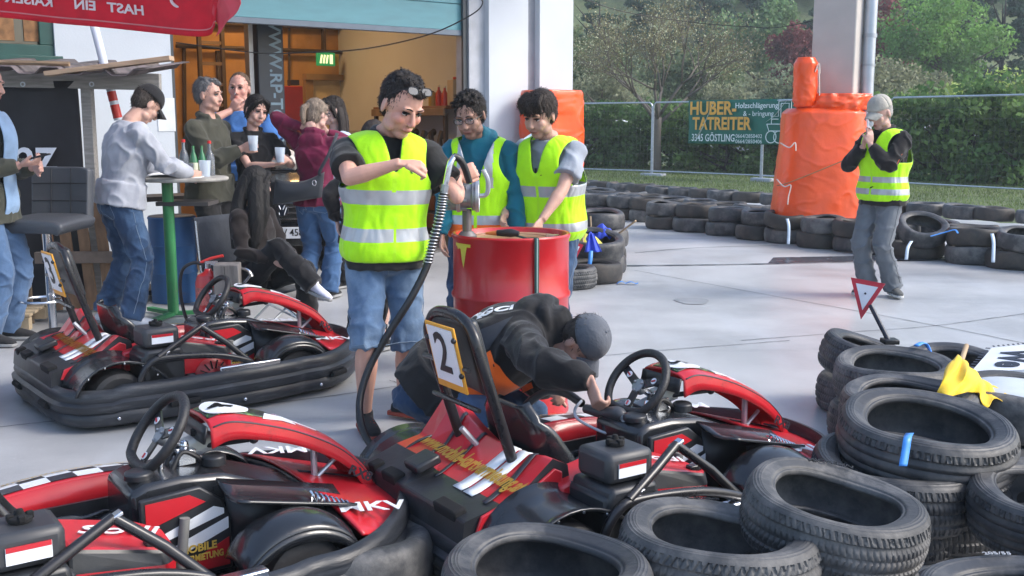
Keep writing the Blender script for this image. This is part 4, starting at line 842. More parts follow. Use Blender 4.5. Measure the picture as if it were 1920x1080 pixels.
rear = lerp_row([V((.9, 23.6, 0)), V((2.3, 21.7, 0)), V((4.1, 19.1, 0)), V((5.9, 16.9, 0)), V((7.2, 15.2, 0)), V((8.6, 13.8, 0))], 23)
names = ORD + ['twenty-first', 'twenty-second', 'twenty-third']
for i, p in enumerate(rear):
    tyre(keys[(i * 3 + 2) % 5], (p.x + random.uniform(-.04, .04), p.y + random.uniform(-.05, .05), .10), '%s tyre from the left in the rear row along the grass' % names[i], (random.uniform(-.03, .03), random.uniform(-.03, .03), random.uniform(0, 6)), 'tyres in the far wall', random.uniform(1.0, 1.08))
# cluster beside the red drum
def tc(key, px, Y, lv, label, tilt=(0, 0), s=1.0): 
    x = (px - 960) / F * (Y * math.cos(TH) + 1.3 * math.sin(TH)); return tyre(key, (x, Y, lv * H_ + .006), label, (R(tilt[0]), R(tilt[1]), random.uniform(0, 6)), 'tyres beside the drum', s)
tc('f3', 1062, 9.75, 0, 'ribbed tyre lying on the floor nearest to the right side of the drum')
tc('b3', 1112, 10.1, 0, 'open tyre on the floor right of the ribbed one by the drum')
tc('b4', 1122, 10.75, 0, 'lowest tyre of the flag stack beside the drum')
tc('b0', 1112, 10.65, 1.02, 'tilted upper tyre of the flag stack, with blue and yellow cloth in it', (13, 4), 1.08)
tc('b1', 1126, 11.4, 0, 'lower tyre behind the flag stack beside the drum')
tc('b2', 1128, 11.4, 1, 'middle tyre behind the flag stack beside the drum')
tc('b4', 1122, 11.45, 2, 'topmost tyre behind the flag stack, at hip height of the young man', (3, 0))
# ================================================================== DRUM AND FUEL GEAR
DX, DY = -.005, 5.50
red_dr = mat('red_drum_enamel', (.46, .012, .018), rough=.30, var=.08, vscale=2.5, coat=.3, col2=(.30, .02, .02), mscale=6, mlo=.6, mhi=.8, bump=.04, bscale=12, rvar=.08)
t = thing('oil_drum', 'tall glossy red oil drum standing on the concrete with a pump in its lid', 'drum', (DX, DY, .004))
r_ = .300; pr = [(0, .01), (r_ - .01, .01), (r_ + .004, .0), (r_ + .006, .012), (r_, .03)]
for zc in (.31, .62): pr += [(r_, zc - .022), (r_ + .009, zc - .008), (r_ + .010, zc), (r_ + .009, zc + .008), (r_, zc + .022)]
pr += [(r_, .905), (r_ + .007, .915), (r_ + .008, .928), (r_ + .002, .936), (r_ - .012, .934), (r_ - .018, .915), (r_ - .022, .905)]
b = MB(); b.lathe(pr, n=72); b.build('barrel', red_dr, t, smooth=35)
b = MB(); b.lathe([(0, .906), (.20, .906), (.205, .911), (.275, .911), (.279, .905)], n=64); b.build('lid', mat('dirty_drum_lid', (.30, .12, .07), rough=.4, col2=(.42, .28, .16), mscale=5, mlo=.4, mhi=.6, metal=.2), t)
b = MB(); b.lathe([(0, .910), (.035, .910), (.035, .922), (0, .924)], (.215, .02, 0), 20); b.build('bung', chrome, t)
b = MB(); b.lathe([(.008, .910), (.045, .910), (.045, .925), (.008, .925)], (-.225, -.06, 0), 20); b.build('bung_collar', grey_al, t)
ys_ = plain('yellow_paint_smear', (.62, .50, .06), .4)
b = MB(); b.grid(lambda u, v: V(((r_ + .0015) * math.cos(R(-158 + 26 * u)), (r_ + .0015) * math.sin(R(-158 + 26 * u)), .897 - .13 * v * max(.12, math.sin(u * 3.0) ** 2 * (.6 + .4 * math.sin(u * 13))))), 10, 6); b.build('paint_smear', ys_, t, smooth=180)
tb = thing('tension_strap', 'dark green strap hanging from the drum lid down its front', 'strap', (DX, DY, .004))
a0 = R(-66)
b = MB(); P = [(.0 + .0, .0, .925), (.08, -.18, .924)] + [((r_ + .012) * math.cos(a0), (r_ + .012) * math.sin(a0), z) for z in (.935, .90, .7, .5, .3, .08)]
b.tube(P, .013, 8, flat=.4, up=V((math.cos(a0), math.sin(a0), 0))); b.build('strap', plain('dark_green_webbing', (.012, .05, .045), .6), tb)
b = MB(); b.tube([(p[0] * 1.012, p[1] * 1.012, p[2]) for p in P[2:]], .0035, 6); b.build('pale_stripe', plain('pale_thread', (.3, .42, .40), .6), tb)
# hand pump
pt = thing('barrel_pump', 'cast grey rotary hand pump screwed into the drum lid', 'pump', (DX - .225, DY - .06, .93)); t_pump = pt; 
b = MB(); b.tube([(0, 0, -.02), (0, 0, .12)], .020, 14); b.lathe([(0, -.02), (.04, -.02), (.042, 0), (.026, .02), (0, .02)], n=16); b.build('stand_pipe', mat('worn_pipe', (.16, .15, .15), rough=.5, metal=.5, var=.3), pt)
b = MB(); rx = M4.Rotation(R(90), 3, 'Y') @ M4.Rotation(0, 3, 'X')
b.lathe([(0, -.065), (.050, -.065), (.062, -.05), (.062, -.025), (.055, -.02), (.055, .035), (.066, .038), (.066, .055), (.05, .065), (0, .068)], (-.015, 0, .18), 28, rot=rx); b.build('pump_body', grey_al, pt, bevel=.002, smooth=35)
for x in (-.035, .045): b = MB(); b.lathe([(.058, -.008), (.073, -.008), (.073, .008), (.058, .008)], (x, 0, .18), 28, rot=rx, closedp=True); b.build('flange_ring', steel, pt, bevel=.002)
for k in range(6): a = k * math.pi / 3 + .3; b = MB(); b.tube([(-.085, .055 * math.cos(a), .18 + .055 * math.sin(a)), (.0, .06 * math.cos(a), .18 + .06 * math.sin(a))], .009, 8); b.build('cooling_rib', grey_al, pt)
b = MB(); b.tube([(-.01, -.0, .23), (-.01, -.01, .27)], .022, 12); b.build('outlet', grey_al, pt)
b = MB(); b.tube([(.05, 0, .18), (.085, 0, .19), (.090, -.01, .25), (.07, -.02, .30)], .010, 8, sm=4); b.build('crank_arm', steel, pt)
t_pump.scale = (1.2, 1.2, 1.12)
# nozzle, spring and hose to the kart
hv = thing('fuel_hose', 'long black fuel hose running from the pump handle over the floor to kart 2', 'hose', (0, 0, 0))
hy = 5.22
top = [PD(880, 342, 5.08), PD(872, 316, 5.06), PD(862, 299, 5.04), PD(850, 293, 5.03)]
b = MB(); b.tube(top, .017, 12, sm=5); b.build('hook_handle', rubber_h, hv)
b = MB(); b.tube([PD(853, 292, 5.03), PD(844, 306, 5.02), PD(837, 336, 5.02), PD(834, 350, 5.02)], [.013, .017, .016, .014], 14, sm=3); b.build('chrome_spout', chrome, hv)
b = MB(); b.tube([PD(835, 346, 5.02), PD(832, 362, 5.02)], .019, 8); b.build('hex_coupling', grey_al, hv)
hose = [PD(832, 358, 5.02), PD(826, 400, 5.02), PD(812, 452, 5.00), PD(800, 500, 4.98), PD(770, 560, 4.94), PD(735, 615, 4.92), PD(703, 668, 4.90), PD(683, 715, 4.86), PD(674, 760, 4.80), PD(680, 805, 4.70), PD(702, 842, 4.60), G(735, 862, .04) + V((0, 0, 0))]
end = [V((-.70, 4.36, .03)), V((-.42, 4.55, .02)), V((-.20, 4.70, .03)), V((.00, 4.66, .12)), PD(982, 768, 4.50), PD(1000, 748, 4.42), PD(1030, 733, 4.32), PD(1062, 738, 4.2), PD(1090, 756, 4.08)]
b = MB(); b.tube(hose + end, .0175, 12, sm=7); b.build('hose', rubber_h, hv, smooth=180)
cs = cat_pts(hose[:4], 60); pts = []
for i, p in enumerate(cs[:175]):
    a = i * .85; pts.append(p + V((math.cos(a) * .0225, math.sin(a) * .0225, 0)))
b = MB(); b.tube(pts[6:], .0030, 5); b.build('bend_spring', plain('spring_wire', (.55, .57, .60), .3, metal=.8), hv, smooth=180)
nz = thing('fuel_nozzle', 'grey fuel nozzle held in the crouching man’s fist over the kart filler', 'nozzle', (0, 0, 0))
h0 = pN = PD(1098, 766, 4.06); h1 = PD(1132, 774, 3.98); h2 = PD(1158, 775, 3.90); h3 = PD(1172, 800, 3.86); h4 = PD(1180, 822, 3.85)
b = MB(); b.tube([h0, h1, h2, PD(1168, 782, 3.88)], [.018, .024, .027, .022], 14, sm=4); b.build('nozzle_body', mat('nozzle_grey', (.06, .06, .065), rough=.4), nz)
b = MB(); b.tube([PD(1160, 776, 3.89), PD(1172, 786, 3.87), h3, h4], .016, 12, sm=4); b.build('spout', grey_al, nz)
b = MB(); b.lathe([(0, 0), (.040, 0), (.036, .035), (.018, .045), (0, .045)], h3 + V((.012, 0, -.045)), 18); b.build('splash_guard', mat('milky_rubber', (.42, .43, .36), rough=.5), nz)
b = MB(); b.tube([PD(1090, 752, 4.06), PD(1078, 768, 4.0), PD(1084, 786, 3.96), PD(1120, 806, 3.92), PD(1142, 812, 3.9), PD(1146, 798, 3.9)], .006, 8, sm=5); b.build('trigger_guard', steel, nz)
# small things on the lid
t = thing('screwdriver_tool', 'small black and orange tool lying on the drum lid', 'tool', (DX - .03, DY - .10, .933))
b = MB(); b.tube([(-.10, .0, .012), (-.04, 0, .014)], [.006, .014], 10); b.build('orange_tip', plain('burnt_orange', (.45, .14, .02), .5), t)
b = MB(); b.tube([(-.04, 0, .014), (.03, -.02, .016), (.07, -.03, .014)], [.016, .022, .012], 10, sm=3); b.build('grip', rubber_h, t)
# metal ramp bar behind kart 2
t = thing('floor_rail', 'grey metal rail lying on the floor behind the crouching man and the drum', 'rail', tuple(G(1130, 800)) , 0)
b = MB(); a = G(1020, 775); c = G(1215, 775); dd = (c - a); b.box((0, 0, .04), (.62, .13, .07), M4.Rotation(R(3), 3, 'Z')); b.box((0, -.0, .085), (.62, .10, .014), M4.Rotation(R(3), 3, 'Z')); b.build('rail', steel, t, bevel=.004)
t.location = (.43, 4.98, .004)
# ================================================================== FLAGS AND SIGNS
def cloth_sheet(name, fn, nu, nv, mt, par=None, **k): b = MB(); b.grid(fn, nu, nv); return b.build(name, mt, par, th=.002, smooth=180, **k)
yel = cloth('yellow_flag_cloth', (.85, .56, .03), rough=.6, var=.08, bump=.2); blu = cloth('blue_flag_cloth', (.04, .08, .55), rough=.6, var=.1); yg = cloth('dull_yellow_flag_cloth', (.52, .50, .08), rough=.6, var=.1)
t = thing('flag', 'bright yellow flag on a wooden stick draped over the near tyre pile', 'flag', (0, 0, 0))
b = MB(); b.tube([PD(1795, 700, 4.35), PD(1812, 648, 4.55)], .011, 10); b.build('stick', wood_l, t)
YA = PD(1797, 668, 4.42); 
ctl = [[PD(1796, 668, 4.42), PD(1775, 690, 4.34), PD(1765, 712, 4.26), PD(1757, 740, 4.20)], [PD(1802, 670, 4.43), PD(1798, 700, 4.30), PD(1790, 722, 4.22), PD(1780, 744, 4.15)], [PD(1812, 680, 4.42), PD(1815, 700, 4.28), PD(1812, 722, 4.25), PD(1806, 738, 4.2)], [PD(1825, 692, 4.42), PD(1835, 706, 4.36), PD(1836, 722, 4.28), PD(1832, 735, 4.25)], [PD(1836, 708, 4.42), PD(1846, 720, 4.36), PD(1848, 732, 4.3), PD(1846, 760, 4.18)], [PD(1846, 716, 4.45), PD(1856, 722, 4.4), PD(1862, 740, 4.30), PD(1870, 750, 4.22)], [PD(1862, 724, 4.45), PD(1872, 734, 4.4), PD(1882, 742, 4.32), PD(1888, 750, 4.26)], [PD(1878, 734, 4.46), PD(1888, 736, 4.42), PD(1896, 740, 4.38), PD(1903, 742, 4.34)]]
def bez(ctl, u, v):
    rows = [cat_pts(r, 8) for r in ctl]
    return rows
rows = [cat_pts(r, 6) for r in ctl]; cols = [cat_pts([r[j] for r in rows], 6) for j in range(len(rows[0]))]
b = MB(); nr, nc = len(cols[0]), len(cols); b.add([cols[j][i] + V((0, .012 * math.sin(i * .9 + j * .4), .006 * math.sin(i * .7))) for i in range(nr) for j in range(nc)], [(i * nc + j, (i + 1) * nc + j, (i + 1) * nc + j + 1, i * nc + j + 1) for i in range(nr - 1) for j in range(nc - 1)]); b.build('cloth', yel, t, th=.002, smooth=180)
def heap(label, name, c, rx, ry, h, mt, sticks, hang=None, seed=0):
    t = thing(name, label, 'flag', c, 0, 'flags in the tyres beside the drum')
    def fn(u, v):
        a = 2 * math.pi * u; q = v; r = q; x = rx * r * math.cos(a); y = ry * r * math.sin(a); n_ = NZ.noise(V((x * 18 + seed, y * 18, seed))) ; fo = math.sin(a * 5 + seed) * .3
        return V((x * (1 + .15 * fo), y * (1 + .15 * fo), h * (1 - q ** 1.6) + n_ * h * .55 - .03 * q))
    cloth_sheet('cloth', fn, 48, 14, mt, t)
    for p0, p1 in sticks: b = MB(); b.tube([V(p0) - V(c), V(p1) - V(c)], .010, 8); b.build('stick', wood_l, t)
    if hang: 
        b = MB(); p, q, w_ = hang; p = V(p) - V(c); q = V(q) - V(c); b.grid(lambda u, v: p.lerp(q, v) + V(((u - .5) * w_ * (.25 + .75 * v), -.02 * math.sin(u * 12) - .02, 0)), 16, 8); b.build('hanging_corner', mt, t, th=.002, smooth=180)
cF = PD(1105, 448, 10.45)
heap('blue flag cloth bunched behind the yellow one in the tyre beside the drum', 'marshal_flag', PD(1130, 440, 10.85), .13, .10, .10, blu, [(PD(1110, 470, 10.9), PD(1107, 405, 10.95))], seed=2)
heap('dull yellow flag cloth bunched in the tyre beside the drum', 'marshal_flag', PD(1102, 455, 10.5), .17, .08, .08, yg, [(PD(1096, 480, 10.4), PD(1088, 406, 10.5)), (PD(1094, 470, 10.5), PD(1087, 398, 10.55))], seed=5)
heap('blue flag hanging as a triangle over the tyre rim beside the drum', 'marshal_flag', PD(1108, 444, 10.28), .05, .05, .05, blu, [], hang=(PD(1108, 437, 10.25), PD(1112, 472, 10.15), .17), seed=8)
o_ = MB(); o_.tube([PD(1160, 438, 11.1), PD(1192, 414, 10.9)], .011, 8); o = o_.build('flag_stick', wood_l); tag(o, 'bare wooden stick poking out of the tyres to the right beside the drum', 'stick')
def strap_obj(P, w_, label, mt=blue_strap):
    P = [V(p) for p in P]; Q = cat_pts(P, 6); b = MB(); vs_ = []
    for p in Q: vs_ += [p + V((w_ / 2, 0, 0)), p - V((w_ / 2, 0, 0))]
    b.add(vs_, [(2 * i, 2 * i + 1, 2 * i + 3, 2 * i + 2) for i in range(len(Q) - 1)]); o = b.build('plastic_strap', mt, th=.002, smooth=180); return tag(o, label, 'strap')
strap_obj([PD(1108, 470, 10.10), PD(1107, 485, 10.06), PD(1105, 500, 10.05), PD(1106, 510, 10.1)], .040, 'blue strap hanging down the flag stack beside the drum')
def ground_strap(px, py, label):
    g = G(px, py, .012); b = MB(); b.grid(lambda u, v: V(((u - .5) * .20, (v - .5) * .05 + .02 * math.sin(u * 5), .012 + .02 * abs(math.sin(u * 7)))), 16, 3); o = b.build('plastic_strap', blue_strap, th=.002, smooth=180); o.location = (g.x, g.y, 0); tag(o, label, 'strap')
ground_strap(1176, 532, 'blue strap scrap lying on the floor right of the flag stack')
strap_obj([PD(1706, 812, 3.56), PD(1702, 820, 3.48), PD(1698, 845, 3.45), PD(1693, 874, 3.42)], .028, 'bright blue strap tail hanging from the highest near stack')
b = MB(); b.tube([PD(1718, 648, 5.05), PD(1730, 643, 5.1), PD(1740, 650, 5.1), PD(1746, 664, 5.0)], .014, 8, sm=5, flat=.4); o = b.build('plastic_strap', blue_strap, smooth=180); tag(o, 'blue strap looped between two tyres behind the yellow flag', 'strap')
for (pts, w_, lb, m_) in (([PD(1476, 410, 12.35), PD(1479, 425, 12.3), PD(1478, 458, 12.28)], .035, 'pale strap round the ninth front stack of the far tyre wall', pale_strap), ([PD(1709, 452, 10.95), PD(1702, 465, 10.85), PD(1699, 487, 10.82)], .035, 'pale strap below the tilted tyre of the far wall', pale_strap), ([PD(1860, 438, 10.35), PD(1863, 455, 10.3), PD(1862, 492, 10.25)], .035, 'pale strap round the front stack near the right edge', pale_strap)):
    strap_obj([p for p in pts], w_, lb, m_)
b = MB(); b.tube([PD(1745, 443, 11.0), PD(1770, 436, 11.0), PD(1790, 431, 10.95), PD(1796, 437, 10.9)], .012, 6, sm=4, flat=.5); o = b.build('plastic_strap', blue_strap); tag(o, 'blue strap tying the tilted tyre to its right neighbour', 'strap')
# yield sign on tyres
red_s = mat('sign_red', (.48, .012, .03), rough=.4, var=.05); wh_s = mat('sign_white', (.75, .77, .80), rough=.4, var=.03)
def tri_sign(name, label, A, B_, C_, wv, pole=None):
    A, B_, C_ = V(A), V(B_), V(C_); n_ = (B_ - A).cross(C_ - A).normalized()
    if n_.y > 0: n_ = -n_
    t = thing(name, label, 'sign', A); c = (A + B_ + C_) / 3
    b = MB(); pts = [A - A, B_ - A, C_ - A]; b.add([p for p in pts] + [p - n_ * .006 for p in pts], [(0, 1, 2), (5, 4, 3), (0, 3, 4, 1), (1, 4, 5, 2), (2, 5, 3, 0)]); b.build('red_border', red_s, t, smooth=0)
    b = MB(); q = [(p.lerp(c, wv) - A) + n_ * .002 for p in (A, B_, C_)]; b.add(q + [p - n_ * .001 for p in q], [(0, 1, 2), (5, 4, 3), (0, 3, 4, 1), (1, 4, 5, 2), (2, 5, 3, 0)]); b.build('white_centre', wh_s, t, smooth=0)
    b = MB(); b.ell(c - A + n_ * .004, .006, nu=8, nv=6); b.build('rivet', plain('dark_rivet', (.03, .03, .05), .4), t)
    if pole: b = MB(); b.tube([V(pole[0]) - A, V(pole[1]) - A], .013, 10); b.build('pole', plain('navy_pole', (.01, .014, .03), .35), t); b = MB(); b.box(V(pole[1]) - A + V((0, 0, .01)), (.08, .08, .025)); b.build('foot', rubber_h, t, bevel=.005)
    return t
tri_sign('yield_sign', 'leaning red and white give-way triangle on a dark pole in the near tyres', PD(1595, 520, 5.70), PD(1660, 532, 5.60), PD(1614, 599, 5.62), .36, (PD(1632, 572, 5.60), PD(1668, 643, 5.50)))
tri_sign('yield_sign', 'small red-bordered triangle half hidden behind the right side of the drum', PD(1060, 449, 9.95), PD(1094, 459, 9.9), PD(1072, 500, 9.85), .36)
# white board with lettering at right edge
A = PD(1818, 700, 4.85); Bp = PD(1860, 652, 5.15); Cc = PD(1990, 640, 5.1); D_ = PD(1985, 688, 4.78)
ex = (D_ - A).normalized(); nn_ = ex.cross(Bp - A).normalized(); 
if nn_.z < 0: nn_ = -nn_
t = thing('race_board', 'white board with black dashed border and big capitals lying tilted on the right tyres', 'sign board', A)
b = MB(); P4 = [A - A, D_ - A, Cc - A, Bp - A]; b.add(P4 + [p - nn_ * .012 for p in P4], [(0, 1, 2, 3), (7, 6, 5, 4), (0, 4, 5, 1), (1, 5, 6, 2), (2, 6, 7, 3), (3, 7, 4, 0)]); b.build('board', wh_s, t, smooth=0)
bl_s = plain('black_board_print', (.012, .014, .025), .5); up2 = nn_.cross(ex)
b = MB()
def dash(p, q, n):
    p, q = V(p), V(q); d = q - p; s_ = nn_.cross(d).normalized()
    for i in range(n): c = p + d * ((i + .3) / n); e = p + d * ((i + .75) / n); b.add([c + s_ * .004 + nn_ * .002, e + s_ * .004 + nn_ * .002, e + s_ * .026 + nn_ * .002, c + s_ * .026 + nn_ * .002], [(0, 1, 2, 3)])
dash(P4[0], P4[3], 11); dash(P4[3], P4[2], 14) ; b.build('dashed_border', bl_s, t, smooth=0)
ed = (P4[3] - P4[0]).normalized(); 
b = MB(); mid_ = P4[0].lerp(P4[3], .45); b.text('We', .20, TM(mid_ + ex * .15 + nn_ * .003, -ed * .9 + ex * .1, ex), bold=.04, sx=.8); b.text('Ri', .20, TM(mid_ + ex * .33 + nn_ * .003, -ed * .9 + ex * .1, ex), bold=.04, sx=.8); b.build('lettering', bl_s, t, smooth=0)
# ================================================================== LEFT CORNER: SHED, TABLE, STOOL
SX = lambda px, Y: (px - 960) / F * (Y * math.cos(TH) + .3)
t = thing('bar_shed', 'low bar shed with black banner front and corrugated roof at the left', 'shed', (0, 0, 0))
bn = cloth('black_banner_vinyl', (.020, .019, .024), rough=.45, bump=.4, bscale=5)
SY = 8.55
x0, x1 = SX(-80, SY), SX(178, SY); zt = PD(100, 152, SY).z
def wav(x, z): return .02 * math.sin(x * 5 + z * 2) + .015 * math.sin(x * 11 - z * 6)
b = MB(); b.grid(lambda u, v: (x0 + (x1 - x0) * u, SY + wav(x0 + (x1 - x0) * u, v), .02 + (zt - .02) * v), 40, 20); bnr = b.build('banner', bn, t, th=.004, smooth=180)
wl = plain('banner_white_print', (.72, .74, .80), .5)
b = MB(); b.text('nz', .40, TM((SX(94, SY), SY - .045, PD(90, 292, SY).z), (1, 0, 0), (0, 0, 1)), bold=.012, sx=1.0); b.build('lettering', wl, bnr, smooth=0)
for px, py in ((43, 158), (172, 158), (172, 396)): p = PD(px, py, SY - .05); b = MB(); b.lathe([(.012, 0), (.020, 0), (.020, .006), (.012, .006)], p, 14, rot=M4.Rotation(R(90), 3, 'X'), closedp=True); b.build('eyelet', steel, bnr)
b = MB(); a = PD(-60, 128, SY - .02); c = PD(300, 165, SY + .0); b.box(((a.x + c.x) / 2, SY + .02, (PD(150, 150, SY).z)), (c.x - a.x, .06, .13), M4.Rotation(R(1.2), 3, 'Y')); b.build('header_beam', mat('grey_board', (.26, .25, .24), rough=.8, var=.25, stretch=(1, 8, 8), bump=.2), t, bevel=.004)
b = MB(); b.box((SX(190, SY), SY + .05, zt / 2), (.08, .08, zt)); b.build('post', mat('grey_board', (.26, .25, .24)), t, bevel=.004)
b = MB(); rx0, rx1 = SX(-60, 8.3), SX(312, 8.3) 
def rf_(u, v):
    x = rx0 + (rx1 - rx0) * u; y = 8.10 + 1.2 * v; ph = (x * 2.9) % 1; tr = min(1, max(0, (abs(ph - .5) * 2 - .35) / .3)); return V((x, y, PD(150, 134, 8.1).z + .05 * tr - .035 * (u) + .12 * v))
b.grid(rf_, 150, 3); b.build('corrugated_roof', mat('weathered_roof_sheet', (.14, .115, .12), rough=.6, var=.2, vscale=8, col2=(.07, .06, .06), mscale=6), t, th=.008, smooth=30)
b = MB(); a = PD(0, 112, 8.05); b.tube([PD(-40, 116, 8.2), PD(60, 118, 8.2), PD(130, 120, 8.2)], .02, 6); b.build('edge_batten', wood, t)
pk = MB(); pk.box((0, 0, 0), (.95, .12, .035), M4.Rotation(R(-7), 3, 'Y')); o = pk.build('wood_plank', mat('bare_plank', (.40, .29, .20), rough=.8, var=.2, stretch=(1, 8, 8)), bevel=.003); o.location = PD(205, 124, 8.15); tag(o, 'bare wooden plank lying on the corrugated shed roof', 'plank')
# inside counter darkness + pallets
t = thing('wood_pallet', 'brown wooden pallet standing upright beside the stool under the high table', 'pallet', (SX(188, 8.6), 8.40, .01), R(4))
for i in range(5): b = MB(); b.box((-.26 + i * .14, 0, .44), (.085, .022, .86), M4.Rotation(R(-4), 3, 'Y')); b.build('slat', mat('pallet_wood', (.22, .13, .075), rough=.85, var=.3, vscale=8, stretch=(3, 3, .8), bump=.3), t, bevel=.003)
for z in (.08, .44, .82): b = MB(); b.box((0, -.035 if z == .44 else .05, z), (.72, .05 if z == .44 else .08, .09)); b.build('cross_board', mat('pallet_wood_grey', (.20, .15, .12), rough=.85, var=.3, vscale=8, bump=.3), t, bevel=.003)
t = thing('low_pallet', 'pale low wooden pallet on the floor by the left man’s feet', 'pallet', (SX(10, 7.75), 7.75, .008), R(10))
for i in range(4): b = MB(); b.box((0, -.24 + i * .16, .125), (.56, .10, .02)); b.build('slat', mat('pale_pallet_wood', (.42, .33, .22), rough=.85, var=.2, vscale=8), t, bevel=.003)
for x in (-.23, 0, .23): 
    for y in (-.25, .22): b = MB(); b.box((x, y, .065), (.09, .09, .09)); b.build('block', mat('pale_pallet_wood', (.42, .33, .22)), t, bevel=.003)
t = thing('white_bucket', 'round white tub standing on the low pallet', 'bucket', (SX(12, 7.8), 7.80, .146))
b = MB(); b.lathe([(0, 0), (.10, 0), (.115, .16), (.125, .165), (.12, .185), (.0, .185)], n=28); b.build('tub', plain('white_tub', (.62, .66, .72), .4), t)
b = MB(); b.tube([(.125 * math.cos(a), .125 * math.sin(a), .168) for a in [i * math.pi / 12 for i in range(24)]], .006, 6, closed=True); b.build('rim', plain('white_tub', (.62, .66, .72), .4), t)
t = thing('cardboard_sheet', 'crumpled brown cardboard slab leaning on the low pallet', 'cardboard', (SX(45, 7.9), 7.95, .15))
b = MB(); b.grid(lambda u, v: (-.12 + .22 * u, .05 * math.sin(u * 4), -.14 + .38 * v + .03 * math.sin(u * 6)), 10, 6); b.build('sheet', wood, t, th=.015, smooth=180)
# stool
sm_ = mat('grey_leatherette', (.060, .066, .078), rough=.42, var=.1, bump=.15, bscale=90)
t = thing('bar_stool', 'grey tufted leatherette bar stool on a chrome column in front of the black banner', 'stool', (SX(112, 7.45), 7.42, .004), R(-8))
sz_ = PD(105, 420, 7.4).z; bh_ = PD(90, 322, 7.4).z - sz_
b = MB(); wd_s = .225
b.grid(lambda u, v: (-wd_s + 2 * wd_s * u, .20 + .04 * (v) + .03 * math.cos((u - .5) * 3), sz_ + .02 + bh_ * v * (1 - .06 * abs(2 * u - 1) ** 6)), 30, 24); bk_ = b.build('backrest', sm_, t, th=.07, sub=1, smooth=180)
md_ = plain('seam_dark', (.015, .016, .02), .6)
b = MB()
for x in (-.075, .075): b.tube([(x, .20 + .04 * v - .0355 + .03 * math.cos(x / wd_s * 1.5) + .0, sz_ + .05 + (bh_ - .04) * v) for v in (0, .5, 1)], .0035, 5)
for v in (.34, .68): b.tube([(x, .20 + .04 * v - .036 + .03 * math.cos(x / wd_s * 1.5), sz_ + .02 + bh_ * v) for x in (-.21, -.1, 0, .1, .21)], .0035, 5)
b.build('seams', md_, bk_)
b = MB(); b.grid(lambda u, v: (-.24 + .48 * u, -.24 + .46 * v, sz_ + .01 - .02 * (1 - v) ** 3 - .03 * abs(2 * u - 1) ** 8), 20, 20); b.build('seat', sm_, t, th=.09, sub=1, smooth=180)
b = MB(); b.tube([(0, 0, .03), (0, 0, sz_ - .05)], .03, 16); b.build('column', chrome, t)
b = MB(); b.lathe([(0, 0), (.19, 0), (.19, .008), (.05, .035), (0, .035)], n=36); b.build('base', chrome, t)
b = MB(); b.tube([(.03 * 0 + .15 * math.cos(a), .15 * math.sin(a) - .1, .28) for a in [i * math.pi / 10 for i in range(20)]], .010, 8, closed=True); b.build('foot_ring', chrome, t)
b = MB(); b.tube([(-.22, -.06, sz_ - .07), (-.30, -.12, sz_ - .13)], .006, 6); b.build('lever', plain('yellow_lever', (.62, .42, .10), .5), t)
# high table
TX, TY = SX(362, 8.28), 8.28; TZ = PD(362, 336, 8.0).z
t = thing('high_table', 'round high table with grey top and green steel column', 'table', (TX, TY, .004))
b = MB(); b.lathe([(0, TZ - .03), (.325, TZ - .03), (.335, TZ - .02), (.335, TZ - .006), (.325, TZ), (0, TZ)], n=56); b.build('table_top', mat('worn_table_top', (.34, .33, .31), rough=.5, var=.2, vscale=8, col2=(.2, .18, .16), mscale=5, mlo=.5, mhi=.7), t)
gp = mat('green_paint', (.035, .22, .075), rough=.45, var=.2, col2=(.09, .12, .07), mscale=9, mlo=.6, mhi=.75)
b = MB(); b.tube([(-.10, -.1, .03), (-.10, -.1, TZ - .03)], .042, 20); b.build('column', gp, t)
for a in (20, 140, 260): b = MB(); b.box((-.10 + .17 * math.cos(R(a)), -.1 + .17 * math.sin(R(a)), .03), (.34, .05, .03), M4.Rotation(R(a), 3, 'Z')); b.build('foot_bar', gp, t, bevel=.003)
b = MB(); b.box((.02, .0, TZ - .20), (.40, .3, .03)); b.build('under_shelf', plain('dark_shelf', (.05, .045, .045), .7), t)
def on_table(dx, dy): return (TX + dx, TY + dy, TZ + .0045)
def drink(name, label, dx, dy, h, r, mt, capm=None, neck=.3, lab=None, grp=None):
    t = thing(name, label, 'bottle' if capm or neck < .9 else 'cup', on_table(dx, dy), 0, grp); b = MB()
    if neck < .9: b.lathe([(0, 0), (r, 0), (r * 1.02, .01), (r, h * .55), (r * .75, h * .68), (r * neck, h * .82), (r * neck, h), (0, h)], n=20)
    else: b.lathe([(0, 0), (r * .8, 0), (r, h), (r * .96, h), (r * .76, .005), (0, .006)], n=24)
    b.build('body', mt, t)
    if capm: b = MB(); b.lathe([(0, h), (r * neck * 1.25, h), (r * neck * 1.25, h + .022), (0, h + .024)], n=14); b.build('cap', capm, t)
    if lab: b = MB(); b.lathe([(r + .001, h * .18), (r + .0015, h * .2), (r + .0015, h * .42), (r + .001, h * .44)], n=20); b.build('bottle_label', lab, t)
gg = mat('green_glass', (.02, .14, .05), rough=.12, var=.1, spec=.8); cg = mat('clear_glass', (.35, .38, .42), rough=.08, trans=.7, spec=.8, var=.02); lb_ = plain('bottle_label_pale', (.55, .58, .45), .6); rc = plain('red_cap', (.55, .02, .02), .4)
cp_ = mat('clear_plastic_cup', (.62, .70, .80), rough=.15, alpha=.5, var=.02)
drink('beer_bottle', 'single green bottle standing left on the high table', -.22, .14, .235, .031, gg, None, .36, lb_, 'green bottles on the high table')
drink('beer_bottle', 'left one of the two close green bottles on the high table', .045, .12, .235, .030, gg, None, .36, lb_, 'green bottles on the high table')
drink('beer_bottle', 'right one of the two close green bottles on the high table', .10, .16, .235, .030, gg, None, .36, lb_, 'green bottles on the high table')
